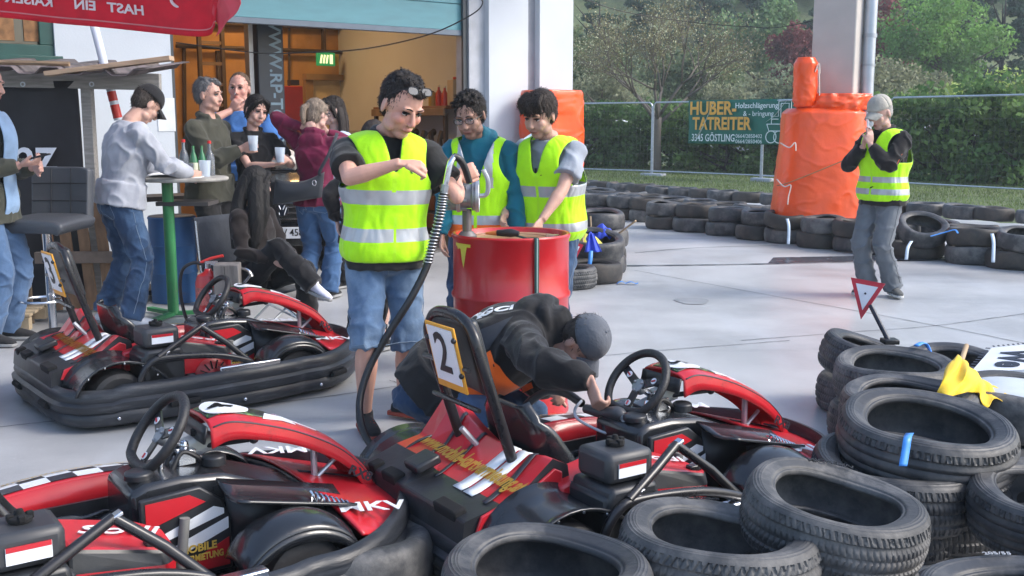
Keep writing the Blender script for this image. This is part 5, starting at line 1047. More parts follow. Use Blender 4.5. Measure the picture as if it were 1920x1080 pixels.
drink('water_bottle', 'clear bottle with red cap behind the papers, left of the paired green bottles', -.06, .22, .26, .037, cg, rc, .34, None, 'clear bottles with red caps')
drink('water_bottle', 'clear bottle with red cap right of the paired green bottles', .15, .20, .25, .037, cg, rc, .34, None, 'clear bottles with red caps')
drink('plastic_cup', 'clear plastic cup at the right on the high table', .16, .02, .125, .045, cp_, None, 1.0)
drink('drinking_glass', 'small glass between the bottles on the high table', .03, .05, .10, .034, cg, None, 1.0)
b = MB(); b.grid(lambda u, v: (-.24 + .40 * u, -.16 + .26 * v, .012 + .05 * (1 - u) * v + .012 * math.sin(u * 5)), 12, 8); o = b.build('paper_sheets', plain('white_paper', (.88, .90, .93), .6), th=.004, smooth=180); o.location = on_table(0, 0); tag(o, 'white papers spread over the high table in front of the bottles', 'papers')
# blue barrel under the table
t = thing('blue_barrel', 'small blue steel barrel with rusty top behind the green table column', 'barrel', (SX(334, 8.95), 8.95, .006))
b = MB(); pr = [(0, 0), (.19, 0)]
for zc in (.25, .48): pr += [(.19, zc - .015), (.198, zc), (.19, zc + .015)]
pr += [(.19, .70), (.196, .71), (.19, .72), (0, .71)]; b.lathe(pr, n=36); b.build('barrel', mat('blue_barrel_paint', (.03, .13, .35), rough=.5, var=.15, col2=(.16, .14, .13), mscale=3.5, mlo=.6, mhi=.72), t, smooth=35)
b = MB(); b.lathe([(0, .721), (.185, .721), (.185, .726), (0, .727)], n=36); b.build('lid', plain('rusty_grey_lid', (.22, .2, .18), .6), t)
# dark crate furniture in shadow
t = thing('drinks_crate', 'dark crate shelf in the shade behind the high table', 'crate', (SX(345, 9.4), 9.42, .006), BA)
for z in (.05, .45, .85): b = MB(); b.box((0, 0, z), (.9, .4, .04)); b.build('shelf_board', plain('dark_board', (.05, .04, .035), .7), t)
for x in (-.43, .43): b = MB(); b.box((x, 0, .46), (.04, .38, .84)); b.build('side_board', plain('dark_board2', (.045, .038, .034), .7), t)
# fire extinguisher and wooden block
t = thing('fire_extinguisher', 'red fire extinguisher with black hose standing by the wooden block', 'extinguisher', (SX(401, 7.35), 7.35, .004))
b = MB(); b.lathe([(0, 0), (.085, 0), (.09, .015), (.09, .40), (.075, .45), (.03, .475), (.02, .50), (0, .50)], n=32); b.build('cylinder', mat('extinguisher_red', (.50, .015, .015), rough=.3, coat=.3), t)
b = MB(); b.tube([(0, 0, .49), (0, 0, .53)], .022, 12); b.box((.03, 0, .54), (.09, .03, .02)); b.build('valve', chrome, t)
b = MB(); b.tube([(-.05, 0, .535), (.02, 0, .565), (.11, 0, .585)], .010, 8, sm=3); b.build('red_lever', mat('lever_red', (.6, .03, .02), rough=.35), t)
b = MB(); b.tube([(-.02, 0, .52), (-.10, 0, .535), (-.18, 0, .48), (-.20, 0, .33), (-.17, 0, .15), (-.11, 0, .05), (-.09, 0, .10)], .012, 10, sm=6); b.build('discharge_hose', rubber_h, t)
b = MB(); b.lathe([(.0905, .25), (.091, .26), (.091, .36), (.0905, .37)], n=32); b.build('instruction_label', mat('extinguisher_label', (.45, .12, .10), rough=.5, var=.5, vscale=60), t)
t = thing('wooden_block', 'grey weathered square timber block standing on end beside the extinguisher', 'timber block', (SX(437, 7.28), 7.28, .004), R(8))
b = MB(); b.box((0, 0, .27), (.17, .17, .54)); b.build('block', mat('grey_timber', (.17, .155, .145), rough=.85, var=.3, vscale=5, stretch=(4, 4, .8), bump=.4, bscale=20), t, bevel=.008)
b = MB(); b.tube([(-.02, -.092, .1), (.0, -.092, .3), (-.01, -.092, .53)], .0022, 4); b.build('drying_crack', slot_ := plain('crack_dark', (.02, .02, .02), .9), t)
# folding chair
t = thing('folding_chair', 'folding camp chair with dark fabric and shiny metal arms under the seated woman', 'chair', (-1.88, 7.72, .004), R(58))
fc = cloth('dark_grey_chair_fabric', (.04, .045, .055), bscale=20)
b = MB(); b.grid(lambda u, v: (-.25 + .5 * u, -.26 + .48 * v, .30 - .02 * math.sin(u * 3.14)), 10, 10); b.build('seat', fc, t, th=.008, smooth=180)
b = MB(); b.grid(lambda u, v: ((-.27 + .54 * u) * (1 - .25 * max(0, v - .6)), .24 + .10 * v + .03 * math.sin(u * 3.14), .30 + .52 * v), 10, 10); b.build('backrest', fc, t, th=.012, smooth=180)
for s in (-1, 1):
    b = MB(); b.tube([(s * .29, .30, .50), (s * .30, .05, .505), (s * .30, -.22, .49), (s * .29, -.27, .44)], .012, 8, sm=4); b.build('armrest', chrome, t)
    b = MB(); b.tube([(s * .28, -.26, .46), (s * .24, .26, .01)], .010, 8); b.build('leg', chrome, t)
    b = MB(); b.tube([(s * .28, .28, .80), (s * .27, .20, .3), (s * .25, -.26, .01)], .010, 8, sm=3); b.build('leg', chrome, t)
b = MB(); b.tube([(-.25, -.27, .02), (.28, -.26, .30)], .008, 8); b.build('cross_bar', steel, t); b = MB(); b.tube([(.25, -.28, .02), (-.28, -.27, .30)], .008, 8); b.build('cross_bar', steel, t)
# red white barrier pole and lamp post pipe
b = MB(); P0 = PD(222, 225, 8.9); P1 = PD(176, 46, 8.9); b.tube([P0, P1], .035, 12)
o = b.build('barrier_pole', mat('pole_white_blue', (.62, .68, .78), rough=.35)); tag(o, 'leaning pale pole with red bands behind the shed roof', 'pole')
for f0, f1 in ((.02, .16), (.20, .30), ): b = MB(); b.tube([P0.lerp(P1, f0), P0.lerp(P1, f1)], .037, 12); b.build('red_band', mat('pole_red', (.55, .03, .02), rough=.4), o)
# parasol
PA = PD(-150, 20, 7.5); PBp = V(PD(405, 66, 7.15)); 
t = thing('red_parasol', 'red advertising parasol with mirrored white lettering on its hanging edge', 'parasol', (0, 0, 0))
rv = cloth('red_parasol_cloth', (.60, .015, .035), rough=.6, var=.12, bump=.35, bscale=5, sheen=0)
vb = [PD(-200, 18, 7.6), PD(0, 33, 7.45), PD(130, 46, 7.35), PD(260, 58, 7.25), PD(375, 69, 7.12), PD(404, 52, 7.06)]
vt = [p + V((0, -.02, .30)) for p in vb]; vt[-1] = PD(415, 30, 7.0) + V((0, 0, .2)); vb2 = cat_pts(vb, 10); vt2 = cat_pts(vt, 10); nn2 = len(vb2) - 1
def vf_(u, v): i = min(int(u * nn2), nn2 - 1); f_ = u * nn2 - i; a = vb2[i].lerp(vb2[i + 1], f_); c = vt2[i].lerp(vt2[i + 1], f_); return a.lerp(c, v) + V((0, .03 * math.sin(u * 23) * (1 - v), 0))
b = MB(); b.grid(vf_, 90, 10); val = b.build('valance', rv, t, th=.003, smooth=180)
for v0, v1, m_, nm in ((.12, .15, plain('pale_red_seam', (.62, .22, .24), .6), 'hem_seam'), (.80, .84, plain('gold_band', (.70, .42, .18), .6), 'gold_band')):
    b = MB(); b.grid(lambda u, v: vf_(u, v0 + (v1 - v0) * v) + V((0, -.006, 0)), 90, 1); b.build(nm, m_, val, th=.002, smooth=180)
def vtx(px, py): # find u for px
    best = min(range(0, 400), key=lambda k: abs(960 + F * (vf_(k / 400, .5).x / (vf_(k / 400, .5).y * math.cos(TH) - .1)) - px)); return best / 400
wtx = plain('valance_white', (.72, .68, .72), .6)
for s_, px in (('HAST', 238), ('EIN', 162), ('KAISER', 62)):
    uc = vtx(px, 0); du = .0 
    L_ = (vb2[-1] - vb2[0]).length * 1.02
    b = MB(); b.text(s_, .085, None, bold=.025, sx=1.25, mirror=True, bend=lambda p: vf_(uc + p.x / L_, .44 + p.y / .30) + V((0, -.008 - p.z, 0))); b.build('lettering', wtx, val, smooth=0)
b = MB(); c = PD(342, -2, 7.15); b.tube([c + V((.075 * math.cos(a), 0, .055 * math.sin(a))) for a in [i * math.pi / 12 for i in range(24)]], .010, 6, closed=True); b.build('ring_emblem', wtx, val)
cc_ = V((-2.9, 5.6, 3.2)); b = MB(); b.grid(lambda u, v: vf_(u, 1).lerp(cc_, v), 40, 6); b.build('canopy', rv, t, th=.003, smooth=180)
# right side valance turning to camera
b = MB(); e0 = PD(404, 66, 7.06); e1 = PD(447, 10, 6.75)
b.grid(lambda u, v: PD(405, 68, 7.05).lerp(PD(446, 18, 6.8), u) + V((.02 * math.sin(v * 9), 0, .30 * v)) + V((0, .02 * math.sin(u * 9), 0)), 16, 8); b.build('side_valance', mat('pale_red_cloth', (.62, .06, .09), rough=.6, bump=.3, bscale=6), t, th=.003, smooth=180)
b = MB(); b.grid(lambda u, v: (PD(446, 18, 6.8) + V((0, 0, .3))).lerp(PD(404, 50, 7.06) + V((0, 0, .3)), u).lerp(cc_, v), 10, 4); b.build('canopy_side', rv, t, th=.003, smooth=180)
b = MB(); b.tube([(cc_.x, cc_.y, .02), (cc_.x, cc_.y, 3.2)], .025, 12); b.build('pole', steel, t)
# phone, cups, cigarette, handbag
def to_world(pp, p): return (pp['T'].matrix_basis @ V(p))
# ================================================================== PEOPLE
def rm(b, name, vox, sm=2):
    """union the closed pieces of a builder into one continuous surface"""
    me = bpy.data.meshes.new(name); me.from_pydata(b.v, [], b.f); bm = bmesh.new(); bm.from_mesh(me)
    bmesh.ops.recalc_face_normals(bm, faces=bm.faces); bm.to_mesh(me); bm.free()
    o = bpy.data.objects.new(name, me); C.objects.link(o); md = o.modifiers.new('r', 'REMESH'); md.mode = 'VOXEL'; md.voxel_size = vox; md.use_smooth_shade = True
    if sm: s = o.modifiers.new('s', 'SMOOTH'); s.iterations = sm; s.factor = .5
    bpy.context.view_layer.update(); m2 = bpy.data.meshes.new_from_object(o.evaluated_get(bpy.context.evaluated_depsgraph_get()))
    bpy.data.objects.remove(o); bpy.data.meshes.remove(me); m2.name = name; return m2
def mesh_np(me):
    a = np.empty(len(me.vertices) * 3); me.vertices.foreach_get('co', a); n = np.empty(len(me.vertices) * 3); me.vertices.foreach_get('normal', n); return a.reshape(-1, 3), n.reshape(-1, 3)
def folds(me, amp, joints=(), f=7.0, seed=0.0, z=1.0):
    co, no = mesh_np(me); d = np.empty(len(co))
    for i, c in enumerate(co):
        p = V(c) * f; p.z *= z
        r = max(0, 1 - abs(NZ.noise(p + V((seed, 0, 0)))) * 3.6) ** 1.4 * 1.25 - .3; q = NZ.noise(p * 2.1 + V((0, seed, 3)))
        k = 1.0
        for jc, jr in joints: k += 1.6 * math.exp(-((V(c) - jc).length / jr) ** 2)
        d[i] = amp * (.65 * r + .35 * q) * k
    co = co + no * d[:, None]; me.vertices.foreach_set('co', co.ravel()); me.update()
def fin(me, name, mts, par):
    for m in (mts if isinstance(mts, (list, tuple)) else [mts]): me.materials.append(m)
    me.polygons.foreach_set('use_smooth', [True] * len(me.polygons)); o = bpy.data.objects.new(name, me); C.objects.link(o); o.parent = par; return o
def ik(a, c, l1, l2, hint):
    a = V(a); c = V(c); d = c - a; L_ = d.length; m = l1 + l2 - .003
    if L_ > m: c = a + d * (m / L_); d = c - a; L_ = m
    t_ = (l1 * l1 - l2 * l2 + L_ * L_) / (2 * L_); h = math.sqrt(max(0, l1 * l1 - t_ * t_)); u = d / L_; hv = V(hint); hv = hv - u * hv.dot(u)
    if hv.length < 1e-4: hv = V((0, 1, 0))
    return a + u * t_ + hv.normalized() * h, c
def skin_mat(name, col):
    if name in MATS: return MATS[name]
    m = mat(name, col, rough=.5, var=.05, vscale=30, spec=.4); t = m.node_tree; n = t.nodes; b = n['Principled BSDF']
    b.inputs['Subsurface Weight'].default_value = .12; b.inputs['Subsurface Radius'].default_value = (.01, .004, .002); b.inputs['Subsurface Scale'].default_value = .5
    src = b.inputs['Base Color'].links[0].from_socket; at = n.new('ShaderNodeVertexColor'); at.layer_name = 'tint'; mx = n.new('ShaderNodeMix'); mx.data_type = 'RGBA'; mx.blend_type = 'MULTIPLY'; mx.inputs[0].default_value = 1
    t.links.new(src, mx.inputs[6]); t.links.new(at.outputs[0], mx.inputs[7]); t.links.new(mx.outputs[2], b.inputs['Base Color']); return m
def hand(b, wr, d, palm, s=1.0, curl=(30, 35, 30), spread=6, thumb=(35, 20), side=1):
    """fingers: d = direction of the hand, palm = where the palm faces, side = +1 thumb towards d x palm"""
    d = V(d).normalized(); pn = V(palm); pn = (pn - d * pn.dot(d)).normalized(); sx = d.cross(pn) * side   # towards the thumb
    wr = V(wr); 
    b.tube([wr - d * .02 * s, wr + d * .02 * s, wr + d * .055 * s, wr + d * .092 * s], [.026 * s, .031 * s, .039 * s, .036 * s], 12, flat=.42, up=pn)
    for k, (off, ln) in enumerate(((.029, .072), (.010, .080), (-.010, .074), (-.028, .058))):
        p = wr + d * .088 * s + sx * off * s; dd = (d + sx * off * .02 * spread * .5).normalized(); P = [p - dd * .02 * s, p]; a = 0
        for q in range(3): a += R(curl[q]); e = dd * math.cos(a) + pn * math.sin(a); p = p + e * ln * s * (.42, .32, .26)[q]; P.append(p)
        b.tube(P, [.0100 * s, .0098 * s, .0090 * s, .0082 * s, .0068 * s], 8, up=sx); b.ell(P[-1], .0068 * s, nu=8, nv=5)
    p = wr + d * .025 * s + sx * .026 * s; t1 = (d * math.cos(R(thumb[0])) + sx * math.sin(R(thumb[0])) + pn * .25).normalized(); P = [p, p + t1 * .038 * s]; t2 = (t1 + (pn * .7 - sx * .3) * math.sin(R(thumb[1])) * 1.3 + d * .3).normalized(); P += [P[-1] + t2 * .032 * s, P[-1] + t2 * .032 * s + (t2 + d * .2).normalized() * .024 * s]
    b.tube(P, [.0145 * s, .0125 * s, .011 * s, .0085 * s], 8); b.ell(P[-1], .0083 * s, nu=8, nv=5)
def person(label, loc, rz, h=1.78, girth=1.0, vox=.0065, female=False, skin=(.55, .32, .24), pelvis=None, lean=(0, 0, 1), chest_bend=(0, 0, 0), sw=1.0,
           head=(0, 0, 0), headoff=(0, 0, 0), hands=None, elbows=None, feet=None, knees=None, footdir=None, handspec=None, shoulders=(0, 0), twist=0,
           top=None, sleeve='long', topname='shirt', toplen=.0, bottom=None, leglen='long', fit=1.0, shoe=None, hair=None, hairstyle='short', cap=None, glasses=None, shades=None, stubble=0, ruddy=0, vest=None, hood=None, collar=None, belly=0, body_extra=None, long_hair=None, cuff=None, open_mouth=False, group=None, sole=None, smile=0, flare=0, hsz=1.07):
    k = h / 1.78; T = thing('person', label, 'person', loc, rz, group); g = girth
    pel = V(pelvis) if pelvis is not None else V((0, 0, .93 * k)); up = V(lean).normalized()
    tw = M4.Rotation(R(twist), 3, up)
    rt0 = V((1, 0, 0)); rt = (tw @ rt0); rt = (rt - up * rt.dot(up)).normalized()
    # spine: pelvis -> waist -> chest -> neck base
    cb = V(chest_bend); sp = [pel - up * .10 * k, pel, pel + up * .17 * k + cb * .25, pel + up * .36 * k + cb * .7, pel + up * .50 * k + cb, pel + up * .565 * k + cb * 1.15]
    upt = (sp[5] - sp[3]).normalized(); fw = upt.cross(rt).normalized() * -1      # forward (facing -Y)
    fwp = up.cross(rt0).normalized() * -1
    neck = sp[5]; shc = sp[4] - upt * .015 * k
    hipw = (.100 if not female else .105) * k; shw = (.185 if not female else .160) * k * sw * (1 + (g - 1) * .25)
    SH = {-1: shc - rt * shw + upt * (shoulders[0] + .0), 1: shc + rt * shw + upt * shoulders[1]}
    HP = {s: pel + rt0 * s * hipw * .92 - up * .035 * k for s in (-1, 1)}
    ul, fl = .295 * k, .255 * k; tl, cl_ = .435 * k, .42 * k
    hands = hands or {}; elbows = elbows or {}; feet = feet or {}; knees = knees or {}
    footdir = footdir or {-1: -8, 1: 8}
    WR = {}; EL = {}; KN = {}; AN = {}
    for s in (-1, 1):
        hw = V(hands.get(s, SH[s] + V((s * .07, -.03, -.54 * k)))); EL[s], WR[s] = ik(SH[s], hw, ul, fl, elbows.get(s, (s * .5, 1, -.2)))
        ft = V(feet.get(s, (s * .11, 0, .08 * k))); KN[s], AN[s] = ik(HP[s], ft, tl, cl_, knees.get(s, (s * .05, -1, 0)))
    # ---------- body
    hrot = M4.Rotation(R(head[2]), 3, 'Y') @ M4.Rotation(R(head[1]), 3, 'Z') @ M4.Rotation(R(head[0]), 3, 'X')   # roll, yaw, pitch
    hrot = M4.Rotation(R(head[1]), 3, 'Z') @ M4.Rotation(R(head[0]), 3, 'X') @ M4.Rotation(R(head[2]), 3, 'Y')
    nb = neck + upt * .02 * k; hs = k ** .5 * (1.0 if not female else .96) * hsz
    base = nb + (upt * .5 + V((0, 0, .5))).normalized() * .040 * k + V(headoff); hc = base + hrot @ V((0, -.012, .115 * hs))
    H = lambda x, y, z: hc + hrot @ (V((x, y, z)) * hs)
    b = MB()
    def secs(inf, top_=True):
        rx = [.105, .168, .145, .170, .150, .070]; ry = [.085, .112, .100, .118, .085, .062]
        if female: rx = [.10, .170, .125, .150, .130, .055]; ry = [.09, .115, .088, .112, .075, .05]
        return [((x * g * k) + inf, (y * g * k * (1 + belly * (i in (1, 2)) + belly * .5 * (i == 3))) + inf) for i, (x, y) in enumerate(zip(rx, ry))]
    def torso(b, inf, lo=0, hi=5, n=28, cut=0):
        S = secs(inf); pts = []; P6 = sp
        Q = cat_pts(P6, 4); rr = cat_pts([V((x, y, 0)) for x, y in S], 4); rs = []
        for i, (p, r) in enumerate(zip(Q, rr)):
            if i < lo * 4 or i > hi * 4: continue
            f_ = i / (len(Q) - 1); r_ = rt0.lerp(rt, min(1, f_ * 1.3)).normalized(); d = (Q[min(i + 1, len(Q) - 1)] - Q[max(0, i - 1)]).normalized(); fwd = d.cross(r_).normalized()
            ring = []
            for q in range(n):
                a = 2 * math.pi * q / n; ca, sa = math.cos(a), math.sin(a); e = 2 / 2.4
                bel = belly * .06 * k * max(0, -0 + math.sin(f_ * math.pi)) if sa < 0 else 0
                bust = (.035 * k if female else .008 * k) * math.exp(-((f_ - .66) / .10) ** 2) * max(0, sa) if True else 0
                ring.append(p + r_ * (r.x * abs(ca) ** e * math.copysign(1, ca)) - fwd * -1 * 0 + (fwd * -1) * (-(r.y + bust) * abs(sa) ** e * math.copysign(1, sa)) * -1 * -1)
            rs.append(ring)
        b.rings(rs); return Q
    torso(b, -.008)
    for s in (-1, 1):
        b.ell(SH[s], .055 * k * g, nu=12, nv=8); b.tube([shc + rt * s * .05 * k, SH[s]], [.06 * k, .052 * k], 12)
        ag = (.85 + .15 * g) * (.86 if female else 1) * (1 + max(0, g - 1) * .5)
        b.tube([SH[s], SH[s].lerp(EL[s], .35), EL[s].lerp(SH[s], .15), EL[s]], [.052 * k * ag, .050 * k * ag, .041 * k * ag, .039 * k * ag], 14)
        b.ell(EL[s], .039 * k * ag, nu=12, nv=8)
        b.tube([EL[s], EL[s].lerp(WR[s], .28), EL[s].lerp(WR[s], .75), WR[s]], [.039 * k * ag, .042 * k * ag, .029 * k * ag, .026 * k * (ag + 1) / 2], 14)
        fd = (WR[s] - EL[s]).normalized(); spec = (handspec or {}).get(s, {}); hd = spec.get('d', fd); pl = spec.get('palm', V((-s, 0, 0)) if abs(fd.x) < .7 else V((0, 1, 0)))
        hand(b, WR[s], hd, pl, k * (.9 if female else 1.0) * spec.get('s', 1), spec.get('curl', (22, 28, 22)), side=spec.get('side', s), thumb=spec.get('thumb', (32, 20)))
        lg = (.9 + .1 * g) * (1.06 if female else 1)
        b.tube([HP[s], HP[s].lerp(KN[s], .3), KN[s].lerp(HP[s], .15), KN[s]], [.085 * k * lg, .080 * k * lg, .058 * k * lg, .054 * k * lg], 16); b.ell(KN[s], .054 * k * lg, nu=12, nv=8)
        b.tube([KN[s], KN[s].lerp(AN[s], .3), KN[s].lerp(AN[s], .75), AN[s]], [.054 * k * lg, .058 * k * lg, .039 * k, .034 * k], 14)
    # neck and head
    nk = .056 * k * (.86 if female else 1) * (.7 + .3 * g)
    b.tube([neck - upt * .05, nb, base, hc + hrot @ V((0, .012, -.02))], [nk * 1.3, nk * 1.08, nk, nk * .95], 16)
    E = lambda x, y, z, rx, ry, rz_, r2=None: b.ell(H(x, y, z), (rx * hs, ry * hs, rz_ * hs), hrot if r2 is None else hrot @ r2, 20, 14)
    E(0, .012, .028, .076, .097, .096); fwid = 1 + (g - 1) * .35
    E(0, -.018, -.030, .062 * fwid, .072, .082); E(0, -.052, -.088, .034 * fwid, .030, .028); E(0, -.01, -.07, .052 * fwid, .05, .045)
    for s in (-1, 1):
        E(s * .038, -.056, -.022, .026 * fwid, .026, .026); E(s * .045, -.02, -.072, .022 * fwid, .035, .025)
        E(s * .078, .012, -.005, .008, .020, .032, M4.Rotation(s * R(18), 3, 'Z')); E(s * .030, -.078, .030, .022, .012, .009)
    b.tube([H(0, -.084, .018), H(0, -.102, -.018), H(0, -.107, -.028)], [.008 * hs, .011 * hs, .0125 * hs], 10); E(0, -.100, -.030, .017, .013, .009)
    E(0, -.083, -.058, .024 + .006 * smile, .013, .006); E(0, -.080, -.067, .021 + .004 * smile, .013, .007)
    if smile:
        for s in (-1, 1): E(s * .036, -.070, -.040, .018, .016, .018)
    if body_extra: body_extra(b, H)
    me = rm(b, 'body', vox, 2)
    co, no = mesh_np(me); ca = me.color_attributes.new('tint', 'BYTE_COLOR', 'POINT'); col = np.ones((len(co), 4)); inv = np.array(hrot.inverted()); q = (inv @ (co - np.array(hc)).T).T / hs
    near = np.linalg.norm(q, axis=1) < .17; x, y, z = q[:, 0], q[:, 1], q[:, 2]; fr = near & (y < -.03)
    def blend(mask, c, a): 
        for i in range(3): col[:, i] = np.where(mask, col[:, i] * (1 - a) + a * c[i] * col[:, i], col[:, i])
    lip = np.exp(-((x / .024) ** 2 + ((z + .062) / .009) ** 2)); lm = fr & (y < -.06)
    for i, c in enumerate((.85, .50, .50)): col[:, i] *= np.where(lm, 1 - (1 - c) * np.clip(lip * 1.3, 0, 1), 1)
    ml = np.exp(-((x / .024) ** 4 + ((z + .0625 - smile * .35 * np.abs(x) ** 1.0 * .3) / .0028) ** 2))
    for i in range(3): col[:, i] *= np.where(lm, 1 - .75 * ml, 1)
    es_ = np.exp(-(((np.abs(x) - .031) / .020) ** 2 + ((z - .010) / .013) ** 2))
    for i, c in enumerate((.72, .62, .60)): col[:, i] *= np.where(fr, 1 - (1 - c) * es_, 1)
    no_ = np.exp(-(((np.abs(x) - .009) / .005) ** 2 + ((z + .038) / .005) ** 2)); 
    for i in range(3): col[:, i] *= np.where(fr & (y < -.085), 1 - .6 * no_, 1)
    if ruddy:
        ck = np.exp(-(((np.abs(x) - .042) / .026) ** 2 + ((z + .026) / .024) ** 2)) + .7 * np.exp(-((x / .016) ** 2 + ((z + .02) / .02) ** 2))
        for i, c in enumerate((1.0, .62, .62)): col[:, i] *= np.where(fr, 1 - (1 - c) * np.clip(ck, 0, 1) * ruddy, 1)
    if stubble:
        bd = np.clip((-.030 - z + .35 * np.maximum(0, y + .02)) / .02, 0, 1) * np.clip((.13 + z) / .02, 0, 1) * (y < .02); mu = np.exp(-((x / .028) ** 4 + ((z + .047) / .008) ** 2)) * (y < -.05)
        s_ = np.clip(np.maximum(bd * .8, mu) - lip * .8, 0, 1) * stubble
        for i, c in enumerate((.40, .40, .42)): col[:, i] *= np.where(near, 1 - (1 - c) * s_, 1)
    ca.data.foreach_set('color', col.ravel())
    skm = skin_mat('skin_%d_%d_%d' % tuple(int(c * 100) for c in skin), skin); bo = fin(me, 'body', skm, T)
    # ---------- eyes, brows
    hm = None
    if hair: hm = mat('hair_%d_%d' % (int(hair[0] * 1000), int(hair[2] * 1000)), hair, rough=.62, var=.35, vscale=14, stretch=(3, 3, .6), bump=.5, bscale=60, spec=.3)
    if vox < .009:
        ew = plain('eye_white', (.55, .53, .52), .3); ei = plain('eye_dark', (.02, .015, .012), .15)
        for s in (-1, 1):
            e = MB(); e.ell(H(s * .031, -.0745, .008), (.0135 * hs, .0105 * hs, .006 * hs), hrot, 14, 8); oe = e.build('eye', ew, T, smooth=180)
            e = MB(); e.ell(H(s * .031, -.0825, .0075), (.0052 * hs, .003 * hs, .0052 * hs), hrot, 10, 6); e.build('iris', ei, oe, smooth=180)
            e = MB(); e.ell(H(s * .031, -.0742, .0115), (.0150 * hs, .0120 * hs, .0058 * hs), hrot, 14, 8); e.build('upper_eyelid', skm, T, smooth=180)
            e = MB(); e.tube([H(s * .016, -.0855, .014), H(s * .031, -.0875, .0175), H(s * .046, -.079, .012)], [.0025 * hs, .0032 * hs, .002 * hs], 6, sm=3); e.build('eyelid_crease', skm, T)
            if hair: e = MB(); e.tube([H(s * .013, -.0895, .030), H(s * .030, -.0915, .037), H(s * .050, -.078, .031)], [.0038 * hs, .0042 * hs, .002 * hs], 6, sm=3, flat=.6); e.build('eyebrow', hm, T)
    # ---------- hair
    if hair and hairstyle != 'none':
        e = MB()
        EE = lambda x, y, z, rx, ry, rz_: e.ell(H(x, y, z), (rx * hs, ry * hs, rz_ * hs), hrot, 24, 16)
        if hairstyle in ('short', 'crop', 'fringe', 'messy', 'thin'):
            th_ = {'short': .002, 'crop': .001, 'fringe': .007, 'messy': .008, 'thin': .001}[hairstyle]
            EE(0, .026, .040, .078 + th_, .094 + th_, .092 + th_)
            EE(0, .040, .0, .074 + th_ * .6, .070 + th_ * .6, .075)
            if hairstyle == 'short':
                for i in range(26): a = random.uniform(0, 6.28); EE(.045 * math.cos(a), .01 + .06 * math.sin(a) * .9, .120 + random.uniform(-.012, .004), .012, .018, .010)
                EE(.012, -.058, .092, .036, .026, .020); 
            if hairstyle in ('fringe',):
                for i in range(9): x_ = -.062 + i * .0155; e.tube([H(x_ * .7, -.02, .132), H(x_ * .95, -.078, .108), H(x_, -.099 + abs(x_) * .35, .070), H(x_ * 1.05 + .004, -.101 + abs(x_) * .4, .046 - .012 * (i < 5))], [.015 * hs, .015 * hs, .011 * hs, .005 * hs], 8, sm=3)
            if hairstyle == 'messy':
                for i in range(46): a = random.uniform(0, 6.28); r_ = random.uniform(.2, 1); x_, y_ = .07 * r_ * math.cos(a), .01 + .085 * r_ * math.sin(a); e.tube([H(x_ * .8, y_ * .8, .09), H(x_, y_, .135 - .05 * r_ * r_), H(x_ * 1.25 + random.uniform(-.01, .01), y_ * 1.2 - .012, .146 - .055 * r_ * r_)], [.016 * hs, .012 * hs, .005 * hs], 6)
        elif hairstyle in ('long', 'tied', 'parted'):
            EE(0, .020, .038, .085, .100, .096); EE(0, .045, .0, .078, .072, .09)
            if hairstyle == 'tied':
                EE(0, .105, .055, .028, .03, .028); e.tube([H(0, .11, .06), H(0, .15, .03), H(0, .145, -.05), H(0, .125, -.10)], [.018, .026, .022, .006], 10, sm=4)
                for s in (-1, 1): e.tube([H(s * .05, -.055, .085), H(s * .075, -.02, .05), H(s * .078, .04, .02)], [.012, .014, .012], 8, sm=3)
            else:
                for s in (-1, 1): e.tube([H(0, -.055, .112), H(s * .055, -.060, .08), H(s * .078, -.030, .02), H(s * .080, -.005, -.06)], [.012, .018, .018, .014], 8, sm=4)
        if long_hair:
            for P_ in long_hair: e.tube([H(*p[:3]) if len(p) == 4 else V(p[:3]) for p in P_], [p[-1] for p in P_], 10, sm=4, flat=.8)
        hme = rm(e, 'hair', .0055 if vox < .009 else .008, 1); folds(hme, .0040, f=55, seed=3, z=.35); fin(hme, 'hair', hm, T)
    # ---------- garments
    jts = [(EL[s], .12 * k) for s in (-1, 1)] + [(SH[s] - upt * .08, .12 * k) for s in (-1, 1)]
    gv = max(vox, .008)
    if top is not None:
        tm = top if isinstance(top, (list, tuple)) else [top]; b = MB(); inf = .016 + .012 * (fit - 1)
        Q = torso(b, inf, lo=1)
        S = secs(inf); hw_ = S[1][0] * 1.015 + .006; hz0 = (.035 + toplen) * k
        hr = []
        for q_, (zz, ww) in enumerate(((.12, .965), (.06, 1.0), (0, 1.0), (-hz0, 1.01 + toplen * .3))):
            hr.append([pel + up * (zz if zz <= 0 else zz * k) + rt0 * (hw_ * ww * abs(math.cos(a)) ** .83 * math.copysign(1, math.cos(a))) + fwp * ((S[1][1] * 1.06 + .008) * ww * abs(math.sin(a)) ** .83 * math.copysign(1, math.sin(a))) for a in [i * math.pi / 16 for i in range(32)]])
        b.rings(hr)
